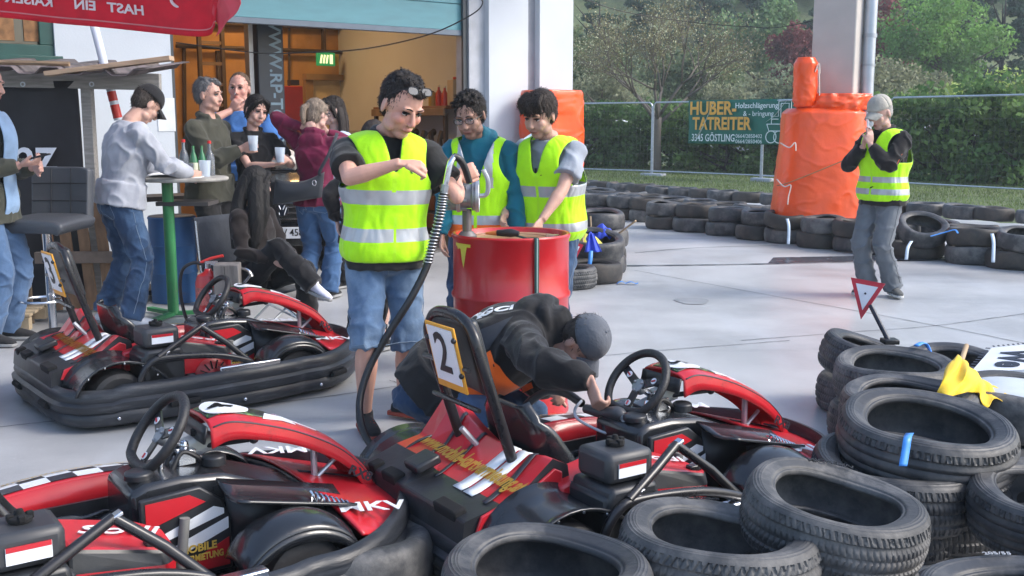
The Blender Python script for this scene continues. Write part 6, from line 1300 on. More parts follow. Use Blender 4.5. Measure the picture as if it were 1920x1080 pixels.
        for s in (-1, 1):
            ag = (.85 + .15 * g) * (.86 if female else 1) * (1 + max(0, g - 1) * .5); q_ = (.015 + .010 * (fit - 1))
            b.tube([shc + rt * s * .06 * k + upt * .005, SH[s] + upt * .004], [.068 * k, .060 * k * (ag + 1) / 2 + q_ * .6], 14); b.ell(SH[s], .055 * k * g ** .5 + q_, nu=14, nv=10)
            ra = [.056 * k * ag + q_, .052 * k * ag + q_, .044 * k * ag + q_, .043 * k * ag + q_]
            if sleeve == 'long':
                b.tube([SH[s], SH[s].lerp(EL[s], .35), EL[s].lerp(SH[s], .12), EL[s]], ra, 16); b.ell(EL[s], ra[3], nu=14, nv=8)
                b.tube([EL[s], EL[s].lerp(WR[s], .3), EL[s].lerp(WR[s], .78), EL[s].lerp(WR[s], .93)], [ra[3], .046 * k * ag + q_, .034 * k * ag + q_ * 1.1, .030 * k * ag + q_ * (.5 if cuff else .8)], 16)
                if cuff: b.tube([EL[s].lerp(WR[s], .90), EL[s].lerp(WR[s], 1.0)], .030 * k * ag + q_ * .45, 14)
            elif sleeve == 'short':
                b.tube([SH[s], SH[s].lerp(EL[s], .35), SH[s].lerp(EL[s], .68)], [ra[0], ra[1] + .004, ra[1] + .014], 16)
            elif sleeve == 'cap': b.tube([SH[s], SH[s].lerp(EL[s], .3)], [ra[0], ra[1] + .006], 16)
        if hood:
            b.tube([neck - upt * .02, nb, nb.lerp(base, .85)], [nk * 1.7, nk * 1.35, nk * 1.22], 16)
            b.tube([neck + rt * -.085 * k + fw * .03, neck + rt * -.080 * k - fw * .05 + upt * .025, neck - fw * .085 * k + upt * .035, neck + rt * .080 * k - fw * .05 + upt * .025, neck + rt * .085 * k + fw * .03, neck + fw * .075 * k - upt * .05, neck + rt * -.085 * k + fw * .03], [.020, .030, .036, .030, .020, .014, .020], 12, sm=4)
            for hx_, hw__ in ((0, 1), (-.05, .8), (.05, .8)): b.ell(neck - fw * .095 * k - upt * .045 + rt * hx_, (.085 * k * hw__, .05 * k, .085 * k * hw__), M4.Rotation(0, 3, 'X') if abs(upt.z) > .8 else (V((0, 0, 1)).rotation_difference(upt)).to_matrix(), 16, 12)
        elif collar: b.tube([neck + rt * -.035 + fw * .098 * k - upt * .065, neck - rt * .062 * k + fw * .045 + upt * .0, neck - rt * .070 * k + upt * .022, neck - fw * .066 * k + upt * .038, neck + rt * .070 * k + upt * .022, neck + rt * .062 * k + fw * .045, neck + rt * .035 + fw * .098 * k - upt * .065], [.012, .016 * collar, .016 * collar, .016 * collar, .016 * collar, .016 * collar, .012], 10, sm=5)
        else: b.tube([neck + V((nk * 1.22 * math.cos(a), nk * 1.22 * math.sin(a), 0)) + fw * .012 * math.sin(-a) - upt * (.012 - .012 * math.sin(a)) for a in [i * math.pi / 8 for i in range(16)]], .008, 6, closed=True)
        me = rm(b, topname, gv, 3); folds(me, .0075 * fit, jts + [(pel + up * .1, .16)], f=7.5, seed=loc[0] * 3 + loc[1], z=1.0); to = fin(me, topname, tm, T)
        if len(tm) > 1 and callable(vest if False else None): pass
    else: to = None
    if bottom is not None:
        b = MB(); S = secs(.014); b.tube([pel + up * .115 * k, pel + up * .05 * k, pel, pel - up * .07 * k], [S[1][0] * .90, S[1][0] * .98, S[1][0] * 1.0, S[1][0] * .93], 28, flat=S[1][1] / S[1][0] * 1.02, up=V((0, 1, 0)) if abs(up.z) > .5 else V((0, 0, 1)))
        b.ell(pel - up * .05 * k, (S[1][0] * .98, S[1][1] * 1.02, .10 * k), None, 20, 12)
        lg = (.9 + .1 * g) * (1.06 if female else 1); q_ = .012 + .016 * (fit - 1) if leglen != 'tight' else .004
        for s in (-1, 1):
            b.tube([HP[s] + up * .03, HP[s].lerp(KN[s], .28), KN[s].lerp(HP[s], .15), KN[s]], [.092 * k * lg + q_, .086 * k * lg + q_, .064 * k * lg + q_, .060 * k * lg + q_], 18)
            if leglen in ('long', 'tight'):
                b.ell(KN[s], .060 * k * lg + q_, nu=14, nv=8); e_ = (.060 * k * lg + q_ * 1.2) if leglen == 'long' else .042 * k
                m_ = (.062 * k * lg + q_) if leglen == 'long' else .058 * k * lg
                b.tube([KN[s], KN[s].lerp(AN[s], .3), KN[s].lerp(AN[s], .8), AN[s] - (AN[s] - KN[s]).normalized() * (-.015 if leglen == 'long' else .0)], [.060 * k * lg + q_, m_, e_ * (1 + flare * .5), e_ * (.98 + flare)], 18)
            elif leglen == 'short': b.tube([KN[s].lerp(HP[s], .25), KN[s].lerp(AN[s], .10)], [.072 * k * lg + q_, .075 * k * lg + q_], 18)
        me = rm(b, 'trousers', gv, 3); folds(me, .0085, [(KN[s], .13) for s in (-1, 1)] + [(AN[s] + V((0, 0, .06)), .10) for s in (-1, 1)] + [(pel - up * .1, .12)], f=8, seed=loc[1] * 5, z=1.2); fin(me, 'trousers' if leglen != 'short' else 'shorts', bottom, T)
    # ---------- shoes
    if shoe:
        for s in (-1, 1):
            a = R(footdir[s]) if not isinstance(footdir[s], (tuple, V)) else None
            fd = V((math.sin(a), -math.cos(a), 0)) if a is not None else V(footdir[s]).normalized(); rtv = fd.cross(V((0, 0, 1))).normalized(); uu = rtv.cross(fd)
            A = AN[s]; zb = A - uu * .075 * k; b = MB()
            P = [zb - fd * .065 * k + uu * .035, zb - fd * .03 * k + uu * .045, zb + fd * .04 * k + uu * .048, zb + fd * .10 * k + uu * .037, zb + fd * .155 * k + uu * .030, zb + fd * .192 * k + uu * .024]
            rs = []
            for p, rx_, rz_ in zip(P, (.026, .037, .039, .044, .040, .022), (.030, .044, .046, .034, .026, .016)):
                rs.append([p + rtv * (rx_ * k * math.cos(q)) + uu * (rz_ * k * math.sin(q) * (1 if math.sin(q) > 0 else .7)) for q in [i * math.pi / 8 for i in range(16)]])
            b.rings(rs); b.tube([A + uu * .035 * k, A - uu * .02 * k], [.043 * k, .046 * k], 14)
            sme = rm(b, 'shoe', .006 if vox < .009 else .009, 2); so_ = fin(sme, 'shoe', shoe, T)
            b = MB(); poly = [(-.085, -.024), (-.095, 0), (-.085, .024), (0, .036), (.08, .046), (.15, .043), (.190, .025), (.200, 0), (.190, -.025), (.15, -.043), (.08, -.046), (0, -.036)]
            b.prism([(x * k, y * k) for x, y in poly], lambda u_, v_, w_: zb + fd * u_ + rtv * v_ + uu * (w_ + .002), .020); b.build('sole', sole or plain('shoe_sole', (.30, .30, .30), .7), so_, bevel=.004)
            if vox < .007:
                b = MB()
                for q in range(4): c = zb + fd * (.055 + q * .022) * k + uu * (.078 - q * .007) * k; b.tube([c - rtv * .022 + fd * .008, c + uu * .006, c + rtv * .022 - fd * .008], .0028, 5)
                b.build('laces', (sole if isinstance(shoe, type(sole)) and False else plain('lace_grey', (.35, .34, .33), .7)) if not isinstance(cuff, str) else plain('red_laces', (.55, .05, .03), .6), so_)
    # ---------- cap, glasses, sunglasses
    if cap:
        b = MB(); 
        def cf(u, v): a = 2 * math.pi * u; t_ = v * math.pi / 2; return H(.086 * math.cos(a) * math.cos(t_) ** .8, .014 + .104 * math.sin(a) * math.cos(t_) ** .8, .045 + .098 * math.sin(t_))
        b.grid(cf, 32, 10); co_ = b.build('cap', cap, T, th=.004, smooth=180)
        b = MB(); b.grid(lambda u, v: H((u - .5) * .150 * (1 - .35 * v * v), -.080 - .085 * v + .10 * (u - .5) ** 2 * (1 + v), .050 - .022 * v - .16 * (u - .5) ** 2), 12, 8); b.build('visor', cap, co_, th=.005, smooth=180)
        b = MB(); b.ell(H(0, .014, .144), .006, nu=8, nv=5); b.build('cap_button', cap, co_)
    def specs(nm, z0, y0, lens, fm, tilt=0):
        rr = M4.Rotation(R(tilt), 3, 'X'); P = lambda x, y, z: H(*(rr @ V((x, y, z)) + V((0, y0, z0))))
        b = MB()
        for s in (-1, 1):
            pts = [P(s * .033 + .025 * abs(math.cos(a)) ** .7 * math.copysign(1, math.cos(a)), 0, .0155 * abs(math.sin(a)) ** .8 * math.copysign(1, math.sin(a))) for a in [i * math.pi / 10 for i in range(20)]]
            b.tube(pts, .0022, 6, closed=True); b.tube([P(s * .056, 0, .006), P(s * .076, .035, .006), P(s * .080, .10, -.002)], .0022, 6)
        b.tube([P(-.010, 0, .004), P(0, -.003, .006), P(.010, 0, .004)], .002, 6); o_ = b.build(nm, fm, T)
        b = MB()
        for s in (-1, 1): b.add([P(s * .032, .001, 0)] + [P(s * .033 + .024 * abs(math.cos(a)) ** .7 * math.copysign(1, math.cos(a)), .001, .0145 * abs(math.sin(a)) ** .8 * math.copysign(1, math.sin(a))) for a in [i * math.pi / 10 for i in range(20)]], [(0, i + 1, (i + 1) % 20 + 1) for i in range(20)])
        b.build('lenses', lens, o_, smooth=0, th=.001)
    if glasses: specs('glasses', .010, -.100, mat('clear_lens', (.5, .52, .56), rough=.08, alpha=.12, var=0), plain('black_frame', (.01, .01, .012), .3))
    if shades: specs('sunglasses', shades[0], shades[1], mat('dark_lens', (.012, .014, .02), rough=.06, spec=.9, coat=.5), plain('black_frame', (.01, .01, .012), .3), shades[2])
    # ---------- hi-vis vest
    if vest:
        inf = vest.get('inf', .036) + .008 * fit; S = [(x, y) for x, y in secs(inf)]; NU, NV = 150, 96
        vsp = list(sp); vsp[4] = sp[4] + upt * .030 * k; vsp[5] = sp[5] + upt * .028 * k; S[4] = (.172 * k * (.9 + .1 * g) * sw * (.9 if female else 1) + .012, S[4][1] + .004); S[5] = (.080 * k * (.8 + .2 * g), .076 * k * (.8 + .2 * g)); Q = cat_pts(vsp, 8); rr = cat_pts([V((x, y, 0)) for x, y in S], 8); N_ = len(Q) - 1; lo = vest.get('lo', .06); vz = vest.get('v', .70); arm = vest.get('arm', .105)
        seed = loc[0] * 7
        def vf(u, f_):
            i = min(int(f_ * N_), N_ - 1); t_ = f_ * N_ - i; p = Q[i].lerp(Q[i + 1], t_); r = rr[i].lerp(rr[i + 1], t_); r_ = rt0.lerp(rt, min(1, f_ * 1.3)).normalized(); d = (Q[i + 1] - Q[i]).normalized(); fwd = d.cross(r_).normalized()
            a = 2 * math.pi * u; ca, sa = math.cos(a), math.sin(a); e = 2 / 2.5; shf = max(0, (f_ - .60) / .25); shf = min(1, shf); wide = 1 + .05 * math.sin(min(1, max(0, (f_ - .45) / .38)) * math.pi)
            bust = (.035 * k if female else .010 * k) * math.exp(-((f_ - .66) / .10) ** 2) * max(0, -sa)
            pt = p + r_ * (r.x * wide * abs(ca) ** e * math.copysign(1, ca)) + fwd * ((r.y + bust + (belly * .05 if sa < 0 else 0)) * abs(sa) ** e * math.copysign(1, sa))
            n_ = NZ.noise(V((ca * 3 + seed, sa * 3, f_ * 5))) * .010 + abs(NZ.noise(V((ca * 6, sa * 6 + seed, f_ * 9)))) * .008; return pt + (pt - p).normalized() * n_
        # fwd sign: sin(a)<0 is the front
        vs_ = []; ff_ = []; xs_ = []
        for i in range(NV + 1):
            f_ = lo + (1.0 - lo) * i / NV
            for j in range(NU): vs_.append(vf(j / NU, f_))
        P_ = np.array([tuple(p) for p in vs_]).reshape(NV + 1, NU, 3)
        c0_ = np.array(tuple(sp[3])); rta = np.array(tuple(rt)); upa = np.array(tuple(upt)); fwa = np.array(tuple(fw))
        b = MB(); fs_ = []; ms_ = []
        bands = vest.get('bands', [(.20, .27), (.44, .51)]); shoul = vest.get('braces', False); orange = vest.get('orange', None)
        for i in range(NV):
            fm = lo + (1 - lo) * (i + .5) / NV
            for j in range(NU):
                j2 = (j + 1) % NU; c = (P_[i, j] + P_[i + 1, j2]) / 2; a = 2 * math.pi * (j + .5) / NU; ca, sa = math.cos(a), math.sin(a)
                xr = float(np.dot(c - np.array(tuple(shc)), rta)); zr = float(np.dot(c - np.array(tuple(shc)), upa)); front = sa < 0
                tz = min(1, max(0, (.07 - zr) / .27)); xl = (.172 - .030 * math.sin(tz * math.pi) + .05 * max(0, tz - .55) / .45) * k * (.85 + .15 * g) * sw * (.9 if female else 1)
                if abs(xr) > xl and zr > -.20 * k and fm > .45: continue
                if vest.get('strip') and not (front and abs(xr) < vest['strip'] and fm < .93): continue
                if fm > .975: continue
                if front and fm > vz and abs(xr) < .012 + (fm - vz) * vest.get('vw', .15): continue
                if not front and fm > .93: continue
                m_ = 0
                if any(l <= fm < h_ for l, h_ in bands): m_ = 1
                if shoul and fm > .5 and .062 < abs(xr) < .105: m_ = 1
                if orange and orange[0] <= fm < orange[1]: m_ = 3
                if front and abs(xr) < .006 and vest.get('zip', True): m_ = 4
                fs_.append((i * NU + j, i * NU + j2, (i + 1) * NU + j2, (i + 1) * NU + j)); ms_.append(m_)
        b.add(vs_, fs_, ms_); 
        me = bpy.data.meshes.new('vest'); bm = bmesh.new(); vv = [bm.verts.new(v) for v in b.v]
        for f_, m_ in zip(fs_, ms_): q = bm.faces.new([vv[i] for i in f_]); q.material_index = m_; q.smooth = True
        bmesh.ops.delete(bm, geom=[v for v in bm.verts if not v.link_faces], context='VERTS')
        for it in range(28):
            new = {}
            for v in bm.verts:
                bn = [e_.other_vert(v) for e_ in v.link_edges if e_.is_boundary]
                if len(bn) == 2: new[v] = v.co * .4 + (bn[0].co + bn[1].co) * .3
            for v, c in new.items(): v.co = c
        bmesh.ops.recalc_face_normals(bm, faces=bm.faces)
        loops = []; left = {e_ for e_ in bm.edges if e_.is_boundary}
        while left:
            e0 = left.pop(); st = e0.verts[0]; cur = e0.verts[1]; L_ = [st.co.copy(), cur.co.copy()]
            while cur != st:
                nx = [e_ for e_ in cur.link_edges if e_ in left]
                if not nx: break
                left.discard(nx[0]); cur = nx[0].other_vert(cur); L_.append(cur.co.copy())
            if len(L_) > 12: loops.append(L_)
        bm.to_mesh(me); bm.free()
        for m_ in (vest.get('mat', HIVIS), REFL, PIPE, HIORANGE, ZIPM): me.materials.append(m_)
        o = bpy.data.objects.new('safety_vest', me); C.objects.link(o); o.parent = T; md = o.modifiers.new('s', 'SOLIDIFY'); md.thickness = .005; md.offset = 1
        T_vest = o
        if vest.get('pipe', True):
            pb = MB()
            for L_ in loops: pb = MB(); pb.tube(L_[:-1:2], .0042, 6, closed=True); pb.build('vest_piping', PIPE, o, fixn=False)
    else: T_vest = None
    return dict(T=T, H=H, hc=hc, hrot=hrot, WR=WR, EL=EL, SH=SH, KN=KN, AN=AN, sp=sp, rt=rt, up=upt, fw=fw, neck=neck, pel=pel, top=to, vest=T_vest, hs=hs, k=k)
def seam(o, pts, r, name, mt, n=6, lift=.001):
    P = []
    for p in cat_pts(pts, n):
        ok, lc, no, ix = o.closest_point_on_mesh(p)
        if ok: P.append(lc + no * lift)
    b = MB(); b.tube(P, r, 5); return b.build(name, mt, o)
def jeans_details(pp, mt):
    tr = [c for c in pp['T'].children if c.name.startswith(('trousers', 'shorts'))][0]; k = pp['k']; pel, KN, AN = pp['pel'], pp['KN'], pp['AN']; short = tr.name.startswith('shorts')
    for s in (-1, 1):
        hp = pel + V((s * .16, 0, -.02)); kn = KN[s] + V((s * .09, 0, 0)); an = AN[s] + V((s * .07, 0, .04))
        seam(tr, [hp + V((0, 0, .08)), hp.lerp(kn, .5) + V((s * .04, 0, 0)), kn] + ([] if short else [kn.lerp(an, .5) + V((s * .02, 0, 0)), an]), .0022, 'side_seam', mt)
        for sy in (-1, 1): seam(tr, [pel + V((s * .05, sy * .2, .06)), pel + V((s * .09, sy * .2, .0)), pel + V((s * .17, sy * .10, -.03))], .0020, 'pocket_seam', mt)
        seam(tr, [pel + V((s * .045, .2, -.02)), pel + V((s * .05, .2, -.14)), pel + V((s * .11, .2, -.16)), pel + V((s * .16, .15, -.13)), pel + V((s * .15, .15, -.02))], .0020, 'back_pocket_seam', mt)
        if short: seam(tr, [KN[s] + V((.13 * math.cos(a), .13 * math.sin(a), -.0)) for a in [i * math.pi / 5 for i in range(11)]], .0020, 'hem_seam', mt, 3)
    seam(tr, [pel + V((0, -.2, .08)), pel + V((0, -.2, -.06)), pel + V((0, -.1, -.12))], .0022, 'fly_seam', mt)
denim_st = plain('denim_seam_thread', (.16, .22, .30), .8)
HIVIS = cloth('fluorescent_yellow_fabric', (.44, .90, .01), rough=.65, var=.08, bump=.7, bscale=9)
REFL = mat('reflective_tape', (.42, .44, .47), rough=.35, var=.06, metal=.25)
PIPE = plain('dark_piping', (.02, .05, .02), .7)
HIORANGE = cloth('fluorescent_orange_fabric', (.95, .16, .02), rough=.6, var=.05)
ZIPM = cloth('yellow_zip_band', (.42, .85, .02), rough=.6, var=.05)
jeans = cloth('blue_denim', (.085, .145, .25), rough=.9, var=.25, vscale=9, col2=(.20, .28, .38), mscale=4, mlo=.45, mhi=.75, bscale=22)
jeans_l = cloth('light_denim', (.13, .24, .42), rough=.9, var=.25, vscale=5, col2=(.24, .36, .52), mscale=4, mlo=.45, mhi=.7, bscale=22)
jeans_d = cloth('dark_blue_jeans', (.026, .055, .115), rough=.9, var=.3, vscale=8, col2=(.07, .13, .23), mscale=4, mlo=.5, mhi=.7, bscale=20)
blk = cloth('black_fabric', (.012, .012, .014), bscale=12); blk2 = cloth('charcoal_fabric', (.022, .022, .024), bscale=12); blkbr = cloth('black_brown_knit', (.017, .013, .013), bscale=14)
SL = lambda T, p: (T @ V(p))
def at(px, py): g = G(px, py); return (g.x, g.y, .004)
# ---- the man pumping fuel
pA = person('heavy-set man in bright yellow vest and denim shorts pumping fuel beside the red drum', (-.615, 5.12, .004), R(14), h=1.71, girth=1.0, vox=.0048, sw=1.10, skin=(.60, .33, .25), belly=.22, hsz=1.18,
    top=cloth('dark_polo_cotton', (.022, .022, .022), bscale=16), topname='polo_shirt', sleeve='short', collar=1.2, toplen=.05, fit=1.1, bottom=jeans, leglen='short', shoe=cloth('black_shoe_mesh', (.018, .018, .02)), sole=plain('red_sole', (.30, .05, .03), .7), cuff='red', hair=(.018, .014, .012), hairstyle='short', stubble=.15, ruddy=.6, shades=(.110, -.074, -40),
    head=(31, 26, 4), headoff=(.015, -.045, -.03), lean=(.03, -.02, 1), feet={-1: (-.12, -.06, .085), 1: (.10, .16, .085)}, footdir={-1: 10, 1: 55}, twist=6,
    hands={-1: (.03, -.38, 1.32), 1: (.37, .08, 1.23)}, elbows={-1: (-1, -.3, -.6), 1: (.7, -.2, -.8)},
    handspec={-1: dict(d=(.97, -.05, -.1), palm=(.1, .4, -1), curl=(40, 55, 40), side=-1, thumb=(20, 30), s=1.05), 1: dict(d=(.6, .05, .25), palm=(.1, .9, -.15), curl=(55, 65, 45), side=-1, thumb=(25, 60), s=1.12)},
    vest=dict(bands=[(.275, .345), (.475, .55)], lo=.13, v=.62, inf=.038))
# ---- onlookers behind the drum
teal_h = cloth('teal_hoodie_fleece', (.012, .13, .19), bscale=14)
p11 = person('bearded man with black glasses, teal hoodie and yellow vest behind the drum', (-.195, 6.45, .004), R(-8), h=1.67, girth=.97, vox=.0055, skin=(.38, .22, .17), hsz=1.1, top=teal_h, topname='hoodie', hood=True, cuff=True, fit=1.3, bottom=jeans_d, shoe=blk2, hair=(.022, .018, .016), hairstyle='messy', stubble=.55, glasses=True, smile=1,
    head=(24, -10, -4), headoff=(-.02, -.04, -.03), hands={-1: (-.20, -.16, .82), 1: (.24, -.12, .80)}, elbows={-1: (-.4, 1, 0), 1: (.8, .6, 0)}, vest=dict(bands=[(.24, .31)], orange=(.08, .24), braces=True, lo=.05, v=.50, vw=.28, inf=.042, pipe=None))
p12 = person('young man with moustache in grey t-shirt and yellow vest behind the drum', (.235, 6.42, .004), R(-30), h=1.67, girth=1.02, vox=.0055, skin=(.50, .30, .23), hsz=1.1, top=cloth('light_grey_tee', (.30, .33, .38), bscale=16), topname='t_shirt', sleeve='short', fit=1.3, bottom=jeans_d, shoe=blk2, hair=(.030, .022, .018), hairstyle='fringe', stubble=.45, smile=1,
    head=(24, -6, 5), headoff=(-.01, -.04, -.025), lean=(0, -.06, 1), hands={-1: (-.18, -.25, .95), 1: (.14, -.40, .93)}, elbows={-1: (-.6, 1, 0), 1: (.8, .5, -.1)}, vest=dict(bands=[(.19, .26), (.45, .525)], lo=.02, v=.58, vw=.17, inf=.042))
# small dark emblems on the vests
for pp, x, f in ((p12, -.01, .60),):
    b = MB(); 
    for q in range(2): c = pp['sp'][3] + pp['fw'] * (.118 * pp['k'] + .062) + pp['rt'] * (.0 + q * .03) + pp['up'] * (.02 - q * .012); b.box(c, (.012 + q * .008, .006, .030), None)
    b.build('vest_print', blk, pp['T'])
b = MB(); c = pA['sp'][3] + pA['fw'] * (.118 * pA['k'] + .078) + pA['rt'] * .085 + pA['up'] * .045; b.tube([c + pA['rt'] * .012 * math.cos(a) + pA['up'] * .012 * math.sin(a) for a in [i * .45 for i in range(11)]], .0028, 6); b.build('vest_print', plain('green_print', (.02, .12, .03), .6), pA['T'])
# ---- marshal on the right
p13 = person('man in beige cap and yellow vest holding a tissue to his nose', (3.21, 9.25, .004), R(-58), h=1.70, girth=1.10, vox=.0065, skin=(.50, .30, .25), top=cloth('black_sport_hoodie', (.014, .013, .014), bscale=14), topname='hoodie', fit=1.4, collar=1.5, toplen=.06, bottom=cloth('grey_cargo_cotton', (.13, .145, .165), bscale=16), shoe=cloth('olive_grey_shoe', (.09, .09, .085)), sole=plain('pale_sole', (.5, .5, .48), .7), hair=(.30, .29, .28), hairstyle='crop', cap=cloth('beige_cap_cotton', (.36, .34, .30), bscale=40),
    head=(24, 0, 0), headoff=(0, -.03, -.02), hsz=1.12, feet={-1: (-.07, -.05, .085), 1: (.12, .05, .085)}, footdir={-1: 0, 1: 60}, hands={-1: (-.05, -.22, 1.30), 1: (.03, -.23, 1.31)}, elbows={-1: (-.7, -.2, -1), 1: (.8, .0, -1)},
    handspec={-1: dict(d=(.25, .1, 1), palm=(1, .2, 0), curl=(10, 15, 10), side=-1), 1: dict(d=(-.15, .1, 1), palm=(-1, .2, 0), curl=(10, 15, 10), side=1)}, vest=dict(bands=[(.20, .265), (.33, .395)], lo=.10, v=.60, vw=.22, inf=.036))
b = MB(); b.ell(p13['H'](.0, -.118, -.035), (.022, .014, .026), None, 10, 8); o = b.build('paper_tissue', plain('tissue_white', (.75, .76, .78), .8)); o.parent = None; o.matrix_world = p13['T'].matrix_basis; tag(o, 'white paper tissue held at the nose of the man in the beige cap', 'tissue')
ol = plain('orange_print', (.45, .09, .02), .6)
for s in (-1, 1):
    e, w_ = p13['EL'][s], p13['WR'][s]; sh = p13['SH'][s]; off = V((-.0, 0, 0)); b = MB(); side = V((.062 if s > 0 else -.062, 0, .0)); b.tube([sh.lerp(e, .3) + side, sh.lerp(e, .6) + side, e + side * .9, e.lerp(w_, .4) + side * .8], .004, 6, sm=4); b.build('sleeve_stripe', ol, p13['T'])
# ---- crouching refueller
_cl, _cr = V((-.27, 4.74, .0)), R(74)
def w2l(P): return M4.Rotation(-_cr, 3, 'Z') @ (V(P) - _cl)
navy = cloth('black_softshell', (.013, .013, .015), bscale=18, rough=.75)
p14 = person('crouching man in black jacket with orange side panel refuelling kart number 2', (-.27, 4.74, .0), R(74), h=1.80, girth=1.22, belly=.25, vox=.0055, skin=(.52, .30, .23), hsz=.98, pelvis=(0, .06, .30), lean=(0, -.56, .64), chest_bend=(0, -.12, -.08), top=navy, topname='jacket', hood=True, cuff=True, fit=1.5, toplen=.0, bottom=jeans_d, shoe=blk, hair=(.05, .04, .035), hairstyle='crop', stubble=.3, cap=cloth('grey_cap_wool', (.10, .11, .13), bscale=40),
    head=(70, -26, 0), headoff=(0, -.02, -.15), hands={-1: w2l(PD(1108, 716, 4.00)), 1: (.02, -.44, .34)}, elbows={-1: (-1, -.35, -.15), 1: (.5, .3, -.5)}, feet={-1: (-.12, .06, .085), 1: (.13, .10, .085)}, knees={-1: (-.25, -1, .1), 1: (.3, -1, .1)}, footdir={-1: 0, 1: 0},
    handspec={-1: dict(d=(-.45, -.35, -.75), palm=(.5, -.8, -.2), curl=(55, 65, 45), side=-1, thumb=(25, 40)), 1: dict(d=(-.5, -.7, -.1), palm=(-.5, .3, -.6), curl=(50, 55, 45), side=1)})
# jacket markings: orange and grey side panels on the flank, lettering on the back
def on_surf(o, p, d, lift=.004):
    ok, loc, no, ix = o.ray_cast(V(p), V(d).normalized()); return (loc + no * lift, no) if ok else (None, None)
def decal(o, fn, nu, nv, d, name, mt, par, lift=.005):
    vs_ = {}; b = MB(); idx = {}; L_ = []
    for i in range(nu + 1):
        for j in range(nv + 1):
            p, n_ = on_surf(o, fn(i / nu, j / nv), d, lift)
            if p is not None: idx[(i, j)] = len(L_); L_.append(p)
    fs = [(idx[(i, j)], idx[(i + 1, j)], idx[(i + 1, j + 1)], idx[(i, j + 1)]) for i in range(nu) for j in range(nv) if all(q in idx for q in ((i, j), (i + 1, j), (i + 1, j + 1), (i, j + 1)))]
    if not fs: return None
    b.add(L_, fs); return b.build(name, mt, par, smooth=180)
def decal_text(o, s, size, org, ex, ey, d, name, mt, par, bold=.02, sx=1, arc=None, lift=.004):
    b = MB()
    def bend(p):
        q = V(org) + V(ex) * p.x + V(ey) * p.y if arc is None else V(org) + V(ex) * ((arc + p.y) * math.sin(p.x / arc)) + V(ey) * ((arc + p.y) * math.cos(p.x / arc))
        r, n_ = on_surf(o, q, d, lift + p.z); return r if r is not None else q
    b.text(s, size, None, bold=bold, sx=sx, bend=bend); return b.build(name, mt, par, smooth=0)
J = p14['top']; sp14 = p14['sp']; U = (sp14[4] - sp14[1]).normalized(); bk = -p14['fw']
def flank(a, c):   # a along the spine, c from back (+) to belly (-); seen from the near side
    return sp14[1] + (sp14[4] - sp14[1]) * a + bk * c + V((-.6, 0, 0))
qd = lambda P: (lambda u, v: flank(*((V((*P[0], 0)).lerp(V((*P[1], 0)), u)).lerp(V((*P[3], 0)).lerp(V((*P[2], 0)), u), v)[:2])))
decal(J, qd([(.26, -.22), (.70, -.22), (.72, .03), (.34, .03)]), 14, 10, (1, 0, 0), 'orange_panel', HIORANGE, J)
decal(J, qd([(.36, .04), (.72, .04), (.98, .10), (.50, .15)]), 14, 10, (1, 0, 0), 'grey_panel', cloth('slate_panel_cloth', (.035, .040, .050)), J, .004)
side_d = (V((.55, 0, 0)) - bk * .8).normalized(); wt = plain('white_print', (.75, .76, .78), .6)
oc = sp14[2] + bk * .6 - V((.42, 0, 0)) + U * .06
ey_ = V((-.8, 0, 0)) * 0 + U; ex_ = side_d.cross(U).normalized() * -1
decal_text(J, 'GCI', .07, oc + U * .22 + bk * .02, U, (side_d.cross(U)) * (1 if (side_d.cross(U)).dot(bk) > 0 else -1), side_d, 'jacket_emblem', wt, J, sx=1.2, bold=.04)
decal_text(J, 'DASTUNINUSTUM', .036, oc + U * .06, U, (side_d.cross(U)) * (1 if (side_d.cross(U)).dot(bk) > 0 else -1), side_d, 'round_back_lettering', wt, J, arc=.085)
# ---- group at the high table
p2 = person('young man in pale grey sweatshirt and black cap leaning over the high table', (-2.90, 7.90, .004), R(128), h=1.80, girth=1.14, vox=.0065, skin=(.48, .29, .23), top=cloth('pale_grey_sweat', (.34, .36, .41), bscale=12), topname='sweatshirt', fit=1.5, cuff=True, toplen=.02, bottom=jeans_d, shoe=cloth('white_sneaker', (.6, .62, .66)), hair=(.035, .028, .024), hairstyle='crop', cap=blk, hsz=1.1,
    head=(44, 8, 0), headoff=(0, -.02, -.02), lean=(0, -.20, 1), hands={-1: (-.12, -.50, 1.12), 1: (.12, -.48, 1.12)}, elbows={-1: (-.7, .4, -.8), 1: (.7, .4, -.8)}, feet={-1: (-.24, .05, .085), 1: (.14, .12, .085)}, footdir={-1: -14, 1: 10}, flare=.022)
p3 = person('grey-haired man in olive fleece jacket holding a plastic cup at the high table', (-2.50, 8.86, .004), R(72), h=1.82, girth=1.16, vox=.008, skin=(.50, .29, .23), top=cloth('olive_fleece', (.050, .050, .038), bscale=16), topname='fleece_jacket', fit=1.3, collar=2.0, toplen=.06, bottom=blk2, shoe=blk2, hair=(.12, .12, .125), hairstyle='short', hsz=1.1, smile=1,
    head=(4, 6, 0), hands={-1: (-.08, -.36, 1.29), 1: (.22, .0, .95)}, elbows={-1: (-.5, .5, -1), 1: (.6, .7, -.3)}, handspec={-1: dict(d=(.1, -.9, .3), palm=(.9, 0, .1), curl=(35, 45, 35), side=-1)})
